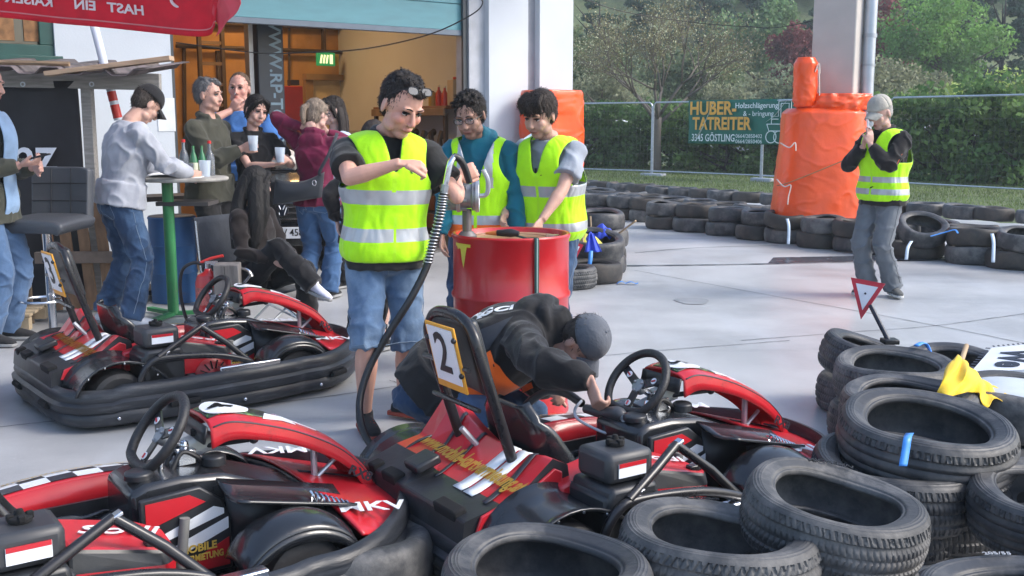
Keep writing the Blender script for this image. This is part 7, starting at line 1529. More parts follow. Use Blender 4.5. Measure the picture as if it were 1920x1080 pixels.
p5 = person('smiling dark-haired woman in black short-sleeved dress holding a cup', (-2.18, 9.06, .004), R(24), h=1.70, girth=1.0, female=True, vox=.007, skin=(.55, .33, .27), top=blk, topname='dress', sleeve='short', toplen=.35, collar=.8, bottom=blk, leglen='tight', shoe=blk, hair=(.012, .010, .010), hairstyle='parted', smile=1, hsz=1.1, long_hair=[[(.06, .05, -.02, .03), (.075, .03, -.10, .035), (.07, .0, -.17, .02)], [(-.06, .05, -.02, .03), (-.08, .04, -.10, .035), (-.09, .02, -.15, .02)]] and None,
    head=(16, 18, 8), hands={-1: (.10, -.34, 1.16), 1: (.20, -.36, 1.20)}, elbows={-1: (-.7, .4, -.8), 1: (.7, .4, -.8)}, handspec={1: dict(d=(-.5, -.7, .2), palm=(-.7, .4, 0), curl=(35, 45, 35), side=1), -1: dict(d=(.8, -.3, .1), palm=(0, .3, 1), curl=(25, 35, 25), side=-1)})
p4 = person('man in blue t-shirt smoking behind the dark-haired woman', (-2.42, 9.62, .004), R(4), h=1.90, girth=1.12, vox=.008, skin=(.56, .30, .24), top=cloth('royal_blue_tee', (.055, .16, .42), bscale=16), topname='t_shirt', sleeve='short', fit=1.2, bottom=blk2, shoe=blk, hair=(.10, .065, .045), hairstyle='crop', ruddy=.4, hsz=1.1,
    head=(2, -4, 2), hands={-1: (-.05, -.17, 1.60), 1: (.20, -.28, 1.18)}, elbows={-1: (-.9, -.3, -.5), 1: (.8, .3, -.8)}, handspec={-1: dict(d=(.55, -.1, .8), palm=(.4, .9, 0), curl=(25, 40, 30), side=-1)})
p7 = person('woman in maroon hoodie and blue jeans seen from behind, hands at her neck', (-1.655, 9.05, .004), R(166), h=1.66, girth=1.08, female=True, vox=.007, skin=(.52, .32, .27), top=cloth('maroon_hoodie_fleece', (.13, .010, .040), bscale=14), topname='hoodie', hood=True, fit=1.3, cuff=True, toplen=.03, bottom=cloth('blue_jeans_soft', (.045, .10, .21), bscale=20), shoe=blk2, hair=(.23, .18, .14), hairstyle='tied', hsz=1.1, glasses=True,
    head=(8, -22, 0), hands={-1: (-.07, -.10, 1.42), 1: (.09, .07, 1.46)}, elbows={-1: (-.45, -1, -.2), 1: (1, -.25, -.3)}, handspec={-1: dict(d=(.6, .6, .3), palm=(0, 1, .1), curl=(20, 30, 25), side=1), 1: dict(d=(-.9, .2, .2), palm=(0, -1, .1), curl=(20, 30, 25), side=-1)}, feet={-1: (-.09, 0, .08), 1: (.10, .06, .08)})
p8 = person('long-haired brunette with sunglasses on her head in a pale blue shirt', (-1.60, 9.75, .004), R(-48), h=1.70, girth=1.0, female=True, vox=.008, skin=(.55, .36, .30), top=cloth('pale_blue_shirt', (.42, .50, .62), bscale=16), topname='shirt', fit=1.2, bottom=blk, shoe=blk, hair=(.022, .016, .014), hairstyle='parted', shades=(.098, -.066, -50), hsz=1.1, long_hair=[[(s * .06, .05, .0, .035), (s * .08, .05, -.10, .04), (s * .08, .04, -.20, .035), (s * .07, .03, -.28, .012)] for s in (-1, 1)] and None,
    head=(6, -8, 0), hands={-1: (-.06, -.22, 1.38), 1: (.10, -.20, 1.36)}, elbows={-1: (-.8, .2, -.8), 1: (.8, .2, -.8)})
def locks(pp, L_):
    e = MB()
    for P_ in L_: e.tube([pp['H'](*q[:3]) for q in P_], [q[3] for q in P_], 10, sm=4, flat=.75)
    me = rm(e, 'long_hair', .008, 2); folds(me, .004, f=26, seed=1, z=.3); fin(me, 'long_hair', bpy.data.objects[pp['T'].name].children[0].data.materials[0] if False else [c for c in pp['T'].children if c.name.startswith('hair')][0].data.materials[0], pp['T'])
locks(p8, [[(s * .06, .04, .03, .040), (s * .085, .04, -.08, .042), (s * .09, .03, -.20, .04), (s * .08, .02, -.30, .012)] for s in (-1, 1)] + [[(0, .09, .04, .05), (0, .10, -.10, .06), (0, .09, -.24, .05), (0, .08, -.32, .02)]])
locks(p5, [[(0, .09, .02, .045), (.03, .10, -.08, .045), (.06, .07, -.16, .03), (.07, .05, -.2, .01)]])
p9 = person('slim person in black, hand on hip, half hidden behind the fuelling man', (-.97, 6.95, .004), R(160), h=1.48, girth=.95, female=True, vox=.007, skin=(.52, .33, .28), top=blk, topname='top', fit=1.1, toplen=.03, bottom=blk, leglen='tight', shoe=blk, hair=(.03, .02, .018), hairstyle='long',
    lean=(-.16, 0, 1), head=(10, 0, 0), hands={1: (.17, .04, .86), -1: (-.2, -.1, .8)}, elbows={1: (.5, 1, -.6), -1: (-.5, 1, 0)}, handspec={1: dict(d=(-.3, .3, -.9), palm=(-1, 0, 0), curl=(10, 15, 10), side=-1)})
p1 = person('man in olive jacket and light blue shirt holding a phone at the left edge', (-3.53, 7.20, .004), R(84), h=1.86, girth=1.08, vox=.007, skin=(.56, .33, .27), top=cloth('olive_jacket_cotton', (.060, .062, .048), bscale=16), topname='jacket', fit=1.3, collar=1.6, toplen=.10, bottom=cloth('light_blue_jeans', (.085, .15, .27), bscale=20), shoe=blk2, hair=(.20, .19, .18), hairstyle='thin', smile=1, hsz=1.1,
    head=(12, 8, 0), hands={-1: (-.10, -.30, 1.22), 1: (.06, -.30, 1.20)}, elbows={-1: (-.4, .7, -1), 1: (.4, .6, -1)}, handspec={-1: dict(d=(.1, -.95, .15), palm=(.2, .1, 1), curl=(25, 35, 30), side=1)}, vest=dict(strip=.075, mat=cloth('light_blue_shirt', (.28, .42, .62), bscale=16), bands=[], inf=.040, lo=.0, v=2, pipe=None, zip=False))
p6 = person('seated woman in black with very long black hair and crossed legs', (-1.86, 7.70, .004), R(58), h=1.58, girth=1.02, female=True, vox=.007, skin=(.50, .33, .28), pelvis=(0, 0, .40), top=blkbr, topname='sweater', fit=1.2, bottom=blk, shoe=cloth('white_canvas_shoe', (.62, .63, .75)), flare=.05, hair=(.010, .009, .009), hairstyle='long', hsz=1.08,
    head=(14, 62, 0), lean=(0, .04, 1), feet={-1: (-.02, -.56, .38), 1: (.12, -.38, .085)}, knees={-1: (0, -.6, 1), 1: (0, -.6, 1)}, footdir={-1: (.2, -1, -.35), 1: 0}, hands={-1: (-.10, -.26, .54), 1: (.12, -.24, .56)}, elbows={-1: (-.6, .6, -.6), 1: (.6, .6, -.6)})
locks(p6, [[(-.05, .03, .05, .05), (-.09, .02, -.08, .055), (-.12, -.01, -.25, .06), (-.12, -.03, -.42, .05), (-.11, -.03, -.52, .015)], [(0, .08, .04, .06), (0, .10, -.12, .07), (-.03, .10, -.3, .07), (-.05, .08, -.5, .03)], [(-.04, -.05, .07, .03), (-.09, -.04, -.04, .04), (-.12, -.06, -.2, .045), (-.12, -.07, -.38, .02)]])

for pp in (pA, p2, p11, p12): jeans_details(pp, denim_st)
jeans_details(p7, denim_st); jeans_details(p1, denim_st); jeans_details(p13, plain('grey_seam', (.07, .08, .09), .8))

def strands(pp, n, L_=.032, w_=.0016):
    ho = [c for c in pp['T'].children if c.name.startswith('hair')][0]; co, no = mesh_np(ho.data); hc = np.array(pp['hc']); R3 = np.array(pp['hrot']); up = R3 @ np.array([0, 0, 1.]); fwd = R3 @ np.array([0, -1., 0]); crown = hc + R3 @ np.array([0, .035, .13])
    ix = rng.integers(0, len(co), n); P = co[ix]; N = no[ix]; d = P - crown; d -= N * np.sum(d * N, 1)[:, None]; d /= np.linalg.norm(d, axis=1)[:, None] + 1e-6; d = d + rng.normal(size=d.shape) * .28 + N * rng.uniform(.0, .30, n)[:, None]; d /= np.linalg.norm(d, axis=1)[:, None]
    sd = np.cross(d, N); sd /= np.linalg.norm(sd, axis=1)[:, None] + 1e-6; l = L_ * rng.uniform(.5, 1.2, n)[:, None]; a = P + N * .001; b2 = a + d * l * .5 + N * .003; c2 = a + d * l - N * .001
    Q = np.stack([a - sd * w_, a + sd * w_, b2 + sd * w_ * .8, b2 - sd * w_ * .8, c2], 1).reshape(-1, 3); me = bpy.data.meshes.new('hair_strands'); f = []
    for i in range(n): k = 5 * i; f += [(k, k + 1, k + 2, k + 3), (k + 3, k + 2, k + 4)]
    me.from_pydata(Q.tolist(), [], f); me.materials.append(ho.data.materials[0]); o = bpy.data.objects.new('hair_strands', me); C.objects.link(o); o.parent = ho
for pp, n_ in ((pA, 2600), (p11, 2600), (p12, 2400), (p3, 1400), (p5, 1400), (p7, 1800), (p8, 1200), (p2, 900), (p4, 700), (p14, 500)): strands(pp, n_, .017 if pp is pA else (.021 if pp in (p11, p12) else .026))
# ================================================================== THINGS HELD AND WORN BY THE GROUP
bpy.context.view_layer.update()
w_ = to_world(p1, p1['WR'][-1]); hd = (to_world(p1, V((.1, -.95, .15))) - to_world(p1, V((0, 0, 0)))).normalized()
t = thing('mobile_phone', 'black mobile phone held by the man at the left edge', 'phone', w_ + hd * .12 + V((0, 0, .035)), R(8)); b = MB(); b.box((0, 0, 0), (.16, .075, .010), M4.Rotation(R(-14), 3, 'Y')); b.build('case', plain('phone_black', (.01, .01, .012), .2), t, bevel=.004); b = MB(); b.box((0, 0, .006), (.145, .066, .002), M4.Rotation(R(-14), 3, 'Y')); b.build('screen', plain('phone_screen', (.02, .02, .03), .08), t)
def cup(pp, s, d, label):
    w_ = to_world(pp, pp['WR'][s] + V(d)); t = thing('plastic_cup', label, 'cup', w_, 0, 'clear plastic cups in hands'); b = MB(); b.lathe([(0, -.05), (.032, -.05), (.042, .07), (.040, .07), (.030, -.045), (0, -.044)], n=24); b.build('body', mat('clear_plastic_cup', (.62, .70, .80)), t)
    b = MB(); b.lathe([(0, -.043), (.030, -.043), (.034, .0), (0, .0)], n=20); b.build('drink', plain('dark_drink', (.05, .045, .06), .1), t)
cup(p3, -1, (.0, -.11, .035), 'clear plastic cup held by the man in the olive jacket')
cup(p5, 1, (-.07, -.09, .03), 'clear plastic cup held by the dark-haired woman')
b = MB(); c = to_world(p4, p4['WR'][-1] + V((.05, -.05, .14))); b.tube([c, c + V((.02, -.06, .01))], .004, 8); o = b.build('cigarette', plain('cigarette_white', (.75, .7, .65), .7)); tag(o, 'white cigarette between the fingers of the man in the blue t-shirt', 'cigarette')
# handbag of the maroon woman
t = thing('handbag', 'dark grey shoulder bag hanging at the maroon hoodie woman’s left side', 'bag', (0, 0, 0))
c = PD(556, 352, 8.82); bg_ = cloth('dark_grey_bag_leather', (.030, .034, .042), rough=.45, bump=.2)
b = MB(); b.grid(lambda u, v: c + V((-.20 + .40 * u * 1.0 + .03 * v, -.05 * math.sin(u * 3.14) * math.sin(v * 3.14) , -.11 + .21 * v * (1 - .25 * math.sin(u * 3.14)) + .10 * u * .6 - .03)), 14, 8); b.grid(lambda u, v: c + V((-.20 + .40 * u * 1.0 + .03 * v, .02 + .05 * math.sin(u * 3.14) * math.sin(v * 3.14) , -.11 + .21 * v * (1 - .25 * math.sin(u * 3.14)) + .10 * u * .6 - .03)), 14, 8); b.build('bag_body', bg_, t, th=.01, smooth=180)
b = MB(); b.tube([c + V((.20, -.03, .10)), PD(600, 320, 8.78), PD(616, 290, 8.80), PD(628, 262, 8.9), PD(632, 250, 9.0)], .014, 8, sm=5, flat=.35); b.build('shoulder_strap', bg_, t)
b = MB(); q = PD(589, 343, 8.75); b.tube([q + V((.016 * math.cos(a), 0, .022 * math.sin(a))) for a in [i * math.pi / 6 for i in range(12)]], .004, 6, closed=True); b.build('buckle', chrome, t)
# car in the gateway
car = thing('parked_car', 'dark car with round chrome badge and white plate parked in the gateway behind the group', 'car', (SX(560, 10.9), 10.75, .004), R(6))
cb = mat('dark_car_paint', (.012, .014, .018), rough=.25, coat=.6)
W2 = .88
def body(u, v):
    prof = [(0, .28), (-.02, .50), (.02, .72), (.12, .80), (.75, .93), (.95, .98), (1.55, 1.38), (2.9, 1.42), (3.6, .98), (4.0, .92), (4.1, .4)]
    return None
prof = [(.02, .26), (.0, .48), (.04, .70), (.14, .80), (.80, .92), (.98, .96), (1.05, .50), (1.0, .26)]
b = MB(); rs = []
for x in (-W2, -W2 * .96, -W2 * .6, 0, W2 * .6, W2 * .96, W2):
    e = abs(x) / W2; rs.append([V((x, y + .16 * e ** 3, z - .05 * e ** 4)) for y, z in prof])
b.rings(rs); b.build('bonnet', cb, car, bevel=.01, smooth=40)
b = MB(); rs = []
for y, w__, z0, z1 in ((1.0, .84, .3, .96), (1.05, .82, .3, .98), (1.75, .66, .3, 1.36), (2.6, .64, .3, 1.40), (3.4, .70, .3, 1.1), (3.9, .80, .3, .9)): rs.append([V((-W2 * .98, y, z0)), V((W2 * .98, y, z0)), V((W2 * .98, y, min(z1, .92))), V((w__, y, z1)), V((-w__, y, z1)), V((-W2 * .98, y, min(z1, .92)))])
b.rings(rs); b.build('cabin', cb, car, bevel=.02, smooth=30)
b = MB(); b.add([(-.72, 1.04, .985), (.72, 1.04, .985), (.60, 1.70, 1.345), (-.60, 1.70, 1.345)], [(0, 1, 2, 3)]); b.build('windscreen', mat('car_glass', (.02, .02, .025), rough=.06, spec=.8), car, th=.006)
for z in (.66, .60, .54): b = MB(); b.box((0, -.012, z), (.95, .02, .018)); b.build('grille_bar', chrome, car)
b = MB(); b.box((0, .0, .60), (1.0, .02, .18)); b.build('grille', plain('grille_black', (.01, .01, .01), .5), car)
rX = M4.Rotation(R(90), 3, 'X')
b = MB(); b.lathe([(.058, -.006), (.068, -.006), (.068, .008), (.058, .008)], (-.10, -.035, .63), 32, rot=rX, closedp=True); bd = b.build('round_badge', chrome, car)
b = MB(); q = lambda x, z: V((-.10 + x, -.042, .63 + z)); b.tube([q(-.030, .048), q(-.010, .006), q(0, .028), q(.010, .006), q(.030, .048)], .006, 6); b.tube([q(-.048, .028), q(-.022, -.048), q(0, -.010), q(.022, -.048), q(.048, .028)], .006, 6); b.build('badge_letters', chrome, bd)
b = MB(); b.lathe([(0, -.002), (.060, -.002), (.060, .002), (0, .002)], (-.10, -.028, .63), 24, rot=rX); b.build('badge_ground', plain('badge_blue', (.02, .03, .06), .3), bd)
b = MB(); b.box((0, -.03, .40), (.52, .012, .115)); npl = b.build('number_plate', plain('plate_white', (.65, .68, .74), .4), car, bevel=.003)
b = MB(); b.text('W 4583', .10, TM((.0, -.038, .40), (1, 0, 0), (0, 0, 1)), bold=.01, sx=.9); b.build('plate_lettering', plain('black_print', (.01, .01, .012), .5), npl, smooth=0)
for s in (-1, 1):
    b = MB(); b.ell((s * .68, .05, .66), (.16, .07, .07), None, 16, 8); b.build('headlight', mat('headlight_glass', (.4, .42, .45), rough=.1), car)
    b = MB(); b.lathe([(.14, -.09), (.30, -.09), (.31, 0), (.30, .09), (.14, .09)], (s * .80, .55, .31), 28, rot=M4.Rotation(R(90), 3, 'Y'), closedp=True); b.build('wheel', tyr, car)
    b = MB(); b.lathe([(.14, -.09), (.30, -.09), (.31, 0), (.30, .09), (.14, .09)], (s * .80, 3.1, .31), 28, rot=M4.Rotation(R(90), 3, 'Y'), closedp=True); b.build('wheel', tyr, car)
# white sacks on the bonnet
for i, (px, py, sx_, lb) in enumerate(((528, 296, .20, 'left white crumpled sack on the dark car bonnet'), (548, 300, .13, 'right white crumpled sack on the dark car bonnet'))):
    t = thing('white_sack', lb, 'sack', PD(px, py, 11.3) + V((0, 0, 0)), 0, 'white sacks on the car'); b = MB()
    b.ell((0, 0, 0), (sx_, .15, .10), None, 28, 18); me = rm(b, 'sack', .012, 1); folds(me, .025, f=8, seed=i); fin(me, 'sack', cloth('white_sack_cloth', (.55, .50, .46)), t)
# ================================================================== TREES
def leaf_mat(name, c, var=.35, c2=None, rough=.6):
    if name in MATS: return MATS[name]
    m = bpy.data.materials.new(name); m.use_nodes = True; t = m.node_tree; n = t.nodes; L = t.links.new; b = n['Principled BSDF']; b.inputs['Roughness'].default_value = rough; b.inputs['Specular IOR Level'].default_value = .3
    g = n.new('ShaderNodeNewGeometry'); cr = n.new('ShaderNodeValToRGB'); cr.color_ramp.elements[0].color = (*(x * (1 - var) for x in c), 1); cr.color_ramp.elements[1].color = (*(min(1, x * (1 + var)) for x in (c2 or c)), 1)
    L(g.outputs['Random Per Island'], cr.inputs[0])
    tc = n.new('ShaderNodeTexCoord'); nz_ = n.new('ShaderNodeTexNoise'); nz_.inputs['Scale'].default_value = .9; nz_.inputs['Detail'].default_value = 3; L(tc.outputs['Object'], nz_.inputs['Vector'])
    hs_ = n.new('ShaderNodeHueSaturation'); mr = n.new('ShaderNodeMapRange'); mr.inputs[1].default_value = .3; mr.inputs[2].default_value = .7; mr.inputs[3].default_value = .65; mr.inputs[4].default_value = 1.35; L(nz_.outputs['Fac'], mr.inputs[0]); L(mr.outputs[0], hs_.inputs['Value']); L(cr.outputs[0], hs_.inputs['Color']); L(hs_.outputs[0], b.inputs['Base Color'])
    tr = n.new('ShaderNodeBsdfTranslucent'); mx = n.new('ShaderNodeMixShader'); mx.inputs[0].default_value = .42; out = n['Material Output']; L(hs_.outputs[0], tr.inputs[0]); L(b.outputs[0], mx.inputs[1]); L(tr.outputs[0], mx.inputs[2]); L(mx.outputs[0], out.inputs[0]); MATS[name] = m; return m
def leaves(name, centers, size, mt, par, flat=.5):
    n = len(centers); c = np.array(centers); s = size * rng.uniform(.6, 1.3, n)
    a = rng.normal(size=(n, 3)); a /= np.linalg.norm(a, axis=1)[:, None]; q = rng.normal(size=(n, 3)); q[:, 2] *= flat; bb = np.cross(a, q); bb /= np.linalg.norm(bb, axis=1)[:, None] + 1e-9
    P = np.stack([c - a * s[:, None] * .5, c + bb * s[:, None] * .32, c + a * s[:, None] * .5, c - bb * s[:, None] * .32], 1).reshape(-1, 3)
    me = bpy.data.meshes.new(name); me.vertices.add(4 * n); me.vertices.foreach_set('co', P.ravel()); me.loops.add(4 * n); me.loops.foreach_set('vertex_index', np.arange(4 * n)); me.polygons.add(n); me.polygons.foreach_set('loop_start', np.arange(n) * 4); me.update(calc_edges=True); me.materials.append(mt)
    o = bpy.data.objects.new(name, me); C.objects.link(o)
    if par is not None: o.parent = par
    return o
bark = mat('grey_brown_bark', (.11, .09, .07), rough=.9, var=.3, vscale=6, bump=.5, bscale=20); bark_d = mat('dark_bark', (.04, .032, .028), rough=.9, var=.3, vscale=6, bump=.5, bscale=20)
def crown_pts(n, r, h, kind, nb=26):
    """clumps scattered over the crown volume"""
    out = []
    for k in range(nb):
        if kind == 'hedge': c = np.array([rng.uniform(-r, r), rng.uniform(-r * .6, r * .6), h * rng.uniform(.02, .93)]); cr_ = np.array([r * .42, r * .42, h * .13]) * rng.uniform(.6, 1.2)
        elif kind == 'cone': z = rng.beta(1.1, 1.7); rr = (1 - z) ** .8 * rng.uniform(.35, 1); a = rng.uniform(0, 6.28); c = np.array([rr * r * math.cos(a), rr * r * math.sin(a), z * h]); cr_ = np.array([r * .34, r * .34, h * .06]) * (1.15 - z)
        else:
            d = rng.normal(size=3); d /= np.linalg.norm(d); q = rng.uniform(.25, .88); c = np.array([d[0] * r * q, d[1] * r * q, h * .5 + d[2] * h * .44 * q]); cr_ = np.array([r, r, h * .5]) * rng.uniform(.20, .36)
        m = int(n / nb); p = rng.normal(size=(m, 3)); p /= np.linalg.norm(p, axis=1)[:, None]; p *= rng.uniform(.3, 1.18, m)[:, None] ** .6; out.append(c + p * cr_)
    return np.concatenate(out)
def tree(label, px, Y, ztop, r, leafm, n=4200, kind='round', size=.17, name='leafy_tree', cat='tree', z0=None, zc=.9, group='trees beyond the fence', bk=None, flat=.5, tk=.075):
    X = (px - 960) / F * Y; g0 = hz(X, Y); t = thing(name, label, cat, (X, Y, g0), rng.uniform(0, 6), group); H0 = ztop - g0; c0 = z0 if z0 is not None else H0 * .22
    b = MB(); b.tube([(0, 0, -.2), (.05, .03, c0 * .6), (0, 0, c0 + H0 * .15), (.03, 0, H0 * .75)], [r * tk + .05, r * tk * .8 + .04, r * tk * .6 + .03, .02], 8, sm=3)
    for k in range(7): a = rng.uniform(0, 6.28); z = c0 * .7 + (H0 - c0) * rng.uniform(.0, .5); e = r * rng.uniform(.5, .85); b.tube([(0, 0, z), (e * .5 * math.cos(a), e * .5 * math.sin(a), z + H0 * .08), (e * math.cos(a), e * math.sin(a), z + H0 * .18)], [r * .03 + .015, r * .018 + .01, .008], 6, sm=2)
    b.build('trunk', bk or bark, t, smooth=180)
    P = crown_pts(n, r, H0 - c0, kind); P[:, 2] += c0; leaves('crown', P, size, leafm, t, flat); return t
L_dark = leaf_mat('dark_green_leaves', (0.098, 0.182, 0.058)); L_mid = leaf_mat('mid_green_leaves', (0.169, 0.273, 0.078)); L_lite = leaf_mat('light_green_leaves', (0.234, 0.351, 0.078)); L_yel = leaf_mat('yellow_green_leaves', (0.338, 0.429, 0.117)); L_red = leaf_mat('copper_leaves', (0.208, 0.065, 0.065)); L_con = leaf_mat('dark_conifer_needles', (0.052, 0.104, 0.058)); L_grey = leaf_mat('grey_olive_leaves', (0.247, 0.260, 0.156)); L_wh = leaf_mat('cream_blossom', (0.546, 0.546, 0.364), .25)
# clipped hedge-like shrubs just behind the fence
hd_ = [(1095, 33, 2.1, 1.3, L_dark), (1140, 34, 2.0, 1.3, L_mid), (1190, 33, 2.2, 1.3, L_dark), (1255, 32, 2.1, 1.3, L_dark), (1310, 31, 2.0, 1.2, L_mid), (1360, 30, 2.0, 1.2, L_dark), (1410, 29.5, 2.1, 1.2, L_dark), (1455, 29, 2.1, 1.2, L_mid),
       (1660, 27, 2.3, 1.2, L_mid), (1712, 26.5, 2.2, 1.1, L_dark), (1765, 26, 2.3, 1.2, L_mid), (1815, 25.5, 2.5, 1.2, L_dark), (1868, 25, 2.3, 1.1, L_dark), (1920, 24.5, 2.5, 1.2, L_mid)]
for i, (px, Y, zt_, r, m_) in enumerate(hd_):
    tree('%s dense green shrub from the left behind the mesh fence' % ORD[i], px, Y, zt_, r, m_, 3600, 'hedge', .15, 'dense_shrub', 'shrub', .05, group='shrubs behind the fence', bk=bark_d, flat=.7, tk=.02)
# distinct trees behind
tree('dark green tree just right of the white pier', 1085, 44, 5.6, 2.4, leaf_mat('greyish_green_leaves', (0.156, 0.208, 0.104)), 6500, size=.20)
tree('pale green budding tree right of the white pier', 1125, 40, 3.6, 2.2, L_grey, 5200, size=.15)
tree('light green small tree right of the blossoming tree', 1390, 40, 3.4, 2.0, L_grey, 5200, size=.15)
tree('dark bushy tree behind the blossoming tree', 1290, 50, 5.2, 3.0, leaf_mat('shaded_olive', (0.143, 0.182, 0.091)), 6500, size=.2)
tree('tall light green tree right of the concrete column', 1745, 52, 8.2, 3.6, leaf_mat('fresh_green', (0.169, 0.312, 0.078)), 11000, size=.2)
tree('grey-green blossoming tree behind the capped man', 1655, 38, 4.0, 2.3, L_grey, 6500, size=.15)
tree('yellow-green bush tree at the right edge above the fence', 1880, 33, 3.3, 2.0, L_yel, 7500, size=.13)
tree('light green bush left of the yellow-green one', 1785, 36, 2.9, 1.8, L_lite, 5200, size=.14)
tree('copper-leaved tree left of the concrete column', 1488, 54, 7.6, 2.0, L_red, 6000, size=.2)
tree('copper-leaved tree right of the concrete column', 1640, 56, 8.4, 2.2, L_red, 6000, size=.2)
tree('light tree with whitish leaves left of the concrete column', 1478, 36, 3.7, 1.6, leaf_mat('whitish_green', (0.221, 0.247, 0.156)), 5200, size=.14)
tree('tall pale green tree high in the middle behind the others', 1420, 62, 9.4, 3.6, leaf_mat('hazy_green', (0.156, 0.247, 0.104)), 9000, size=.24)
for i, (px, Y, zt_, r) in enumerate(((1120, 66, 11, 2.4), (1215, 70, 11.5, 2.6), (1310, 72, 12, 2.6), (1400, 74, 13, 2.6), (1540, 70, 12, 2.6), (1860, 60, 11.0, 2.6), (1800, 66, 12, 2.8), (1925, 58, 10.5, 2.6), (1700, 74, 13, 2.6))):
    tree('%s dark conifer from the left on the slope behind the trees' % ORD[[0, 1, 2, 3, 4, 7, 6, 8, 5][i]], px, Y, zt_, r, L_con, 6500, 'cone', .26, 'conifer', group='dark conifers on the slope', bk=bark_d, z0=1.0, flat=.3)
# blossoming bare tree in the lawn
tx = PD(1230, 322, 30.0); t = thing('blossoming_tree', 'spreading bare-branched tree with cream blossom standing behind the fence foot', 'tree', (tx.x, tx.y, hz(tx.x, tx.y)))
b = MB(); tips = []
def branch(p, d, L_, r, lv):
    d = d.normalized(); q = p + d * L_ * .5 + V((random.uniform(-.06, .06), random.uniform(-.06, .06), .02)) * L_; e = p + (d + V((0, 0, .08))).normalized() * L_
    b.tube([p, q, e], [r, r * .8, r * .6], 5 if lv > 1 else 8)
    if lv >= 5: tips.append(e); return
    if lv >= 3: tips.append(q)
    for k in range(3 if lv < 4 else 2):
        nd = (d + V((random.uniform(-1, 1), random.uniform(-1, 1), random.uniform(-.35, .75))) * .85).normalized(); branch(e if k else q.lerp(e, .7), nd, L_ * random.uniform(.62, .85), r * .58, lv + 1)
b.tube([(0, 0, -.1), (0, 0, .8), (.02, 0, 1.5)], [.15, .12, .11], 12, sm=3)
for k in range(6): a = k * 1.05 + .3; branch(V((.02, 0, 1.3 + .1 * (k % 3))), V((math.cos(a), math.sin(a) * .8, .75 + .3 * (k % 2))), 1.15, .055, 1)
b.build('trunk', mat('grey_bark_tree', (.14, .12, .10), rough=.9), t, smooth=180)
T_ = np.array([tuple(p) for p in tips]); n_ = len(T_); P = np.repeat(T_, 16, 0) + rng.normal(size=(n_ * 16, 3)) * .20; P = P[rng.permutation(len(P))]
leaves('young_leaves', P[: len(P) * 8 // 10], .065, leaf_mat('young_olive_leaves', (0.208, 0.195, 0.104)), t); leaves('blossom', P[len(P) * 8 // 10:], .055, L_wh, t)
# far wood on the hill: one mass nobody could count
pts = []
for k in range(620):
    X = rng.uniform(-14, 62); Y = rng.uniform(78, 150); 
    if X < Y * .02 - 4 or X > Y * .62: continue
    g = hz(X, Y); hh = rng.uniform(6, 10); rr = rng.uniform(1.8, 3.2); m = 170; p = rng.normal(size=(m, 3)); p /= np.linalg.norm(p, axis=1)[:, None]; zz = rng.uniform(0, 1, m); p = np.stack([p[:, 0] * rr * (1 - zz) ** .6, p[:, 1] * rr * (1 - zz) ** .6, .5 + zz * hh], 1); pts.append(p + np.array([X, Y, g]))
P = np.concatenate(pts); h_ = len(P) // 2
o = leaves('far_wood', P[::1], .75, leaf_mat('far_wood_leaves', (0.078, 0.150, 0.072), .5, (.12, .19, .08)), None, .4); tag(o, 'dense dark wood covering the hillside in the background', 'wood', kind='stuff')
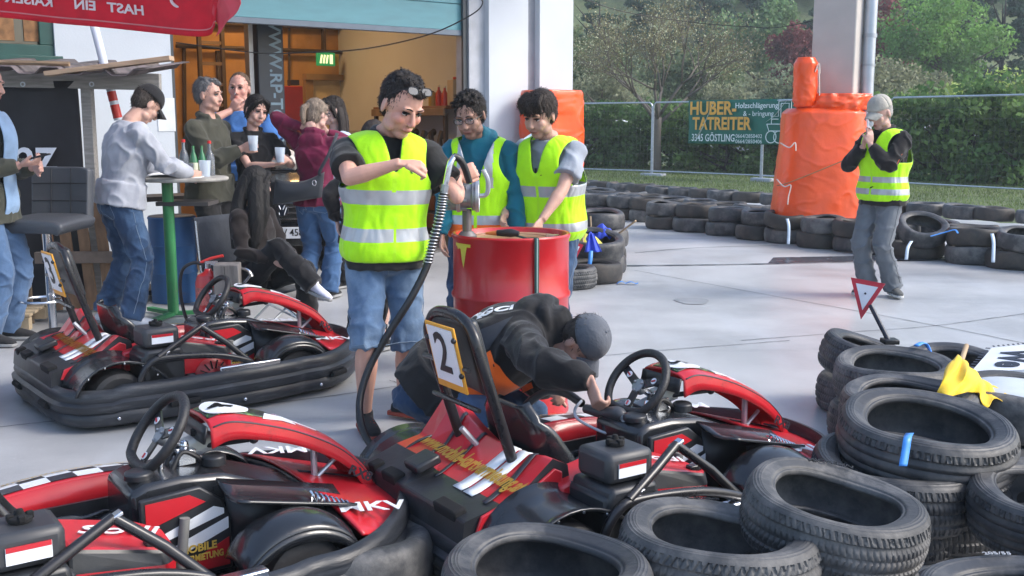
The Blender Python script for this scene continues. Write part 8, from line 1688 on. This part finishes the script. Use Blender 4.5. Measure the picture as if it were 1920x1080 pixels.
# parked cars glimpsed through the hedge
for i, (px, Y, cc_2, lb) in enumerate(((1120, 39, (.45, .48, .52), 'pale car glimpsed through the shrubs right of the orange pier pad'), (1400, 37, (.50, .52, .55), 'pale car glimpsed under the green banner through the shrubs'), (1730, 33, (.48, .50, .54), 'pale car glimpsed through the shrubs right of the capped man'))):
    X = (px - 960) / F * Y; t = thing('distant_car', lb, 'car', (X, Y, hz(X, Y)), R(8 + 5 * i), 'cars parked beyond the shrubs'); m_ = mat('pale_car_paint', (.5, .52, .55), rough=.25, coat=.4)
    pr_ = [(-2.1, .35), (-2.1, .75), (-1.9, .88), (-1.2, .95), (-.6, 1.40), (.8, 1.44), (1.6, 1.0), (2.05, .92), (2.15, .6), (2.1, .35)]
    b = MB(); b.prism(pr_, lambda u, v, w__: V((u, -.85 + w__, v)), 1.7); b.build('body', m_, t, bevel=.08, smooth=40)
    b = MB(); b.prism([(-1.0, .98), (-.52, 1.33), (.75, 1.36), (1.35, 1.0)], lambda u, v, w__: V((u, -.86 + w__, v)), 1.72); b.build('side_window', mat('car_glass', (.02, .02, .025)), t)
    for x in (-1.3, 1.35): b = MB(); b.lathe([(.12, -.9), (.32, -.9), (.33, -.8), (.32, .9), (.12, .9)], (x, 0, .33), 24, rot=M4.Rotation(R(90), 3, 'X'), closedp=True); b.build('wheel', tyr, t)
# tufted grass strip
n = 60000; X = rng.uniform(0, 16, n); Y = rng.uniform(15, 34, n); keep = (X > (Y * .02)) & (X < Y * .56) & np.array([not inside(a + .1, c - .35) for a, c in zip(X, Y)]); X, Y = X[keep], Y[keep]
Z = np.array([hz(a, c) for a, c in zip(X, Y)]); hgt = rng.uniform(.03, .075, len(X)); a = rng.uniform(0, 6.28, len(X)); w__ = .012
P = np.stack([np.stack([X - w__ * np.cos(a), Y - w__ * np.sin(a), Z - .01], 1), np.stack([X + w__ * np.cos(a), Y + w__ * np.sin(a), Z - .01], 1), np.stack([X + rng.normal(size=len(X)) * .02, Y + rng.normal(size=len(X)) * .02, Z + hgt], 1)], 1).reshape(-1, 3)
me = bpy.data.meshes.new('grass'); k = len(X); me.vertices.add(3 * k); me.vertices.foreach_set('co', P.ravel()); me.loops.add(3 * k); me.loops.foreach_set('vertex_index', np.arange(3 * k)); me.polygons.add(k); me.polygons.foreach_set('loop_start', np.arange(k) * 3); me.update(calc_edges=True); me.materials.append(leaf_mat('grass_blades', (0.156, 0.208, 0.078), .3)); o = bpy.data.objects.new('grass', me); C.objects.link(o); tag(o, 'short lawn grass between the tyre wall and the fence', 'grass', kind='stuff')

# air
b = MB(); b.box((20, 95, 15.5), (620, 320, 36)); o = b.build('haze', bpy.data.materials.new('haze_air'), smooth=0); m = o.data.materials[0]; m.use_nodes = True; n = m.node_tree.nodes; n.remove(n['Principled BSDF']); pv = n.new('ShaderNodeVolumePrincipled'); pv.inputs['Density'].default_value = .0015; pv.inputs['Color'].default_value = (.82, .90, .95, 1); m.node_tree.links.new(pv.outputs[0], n['Material Output'].inputs['Volume']); o['kind'] = 'stuff'; o['label'] = 'thin pale haze in the air before the wooded hillside'; o['category'] = 'haze'
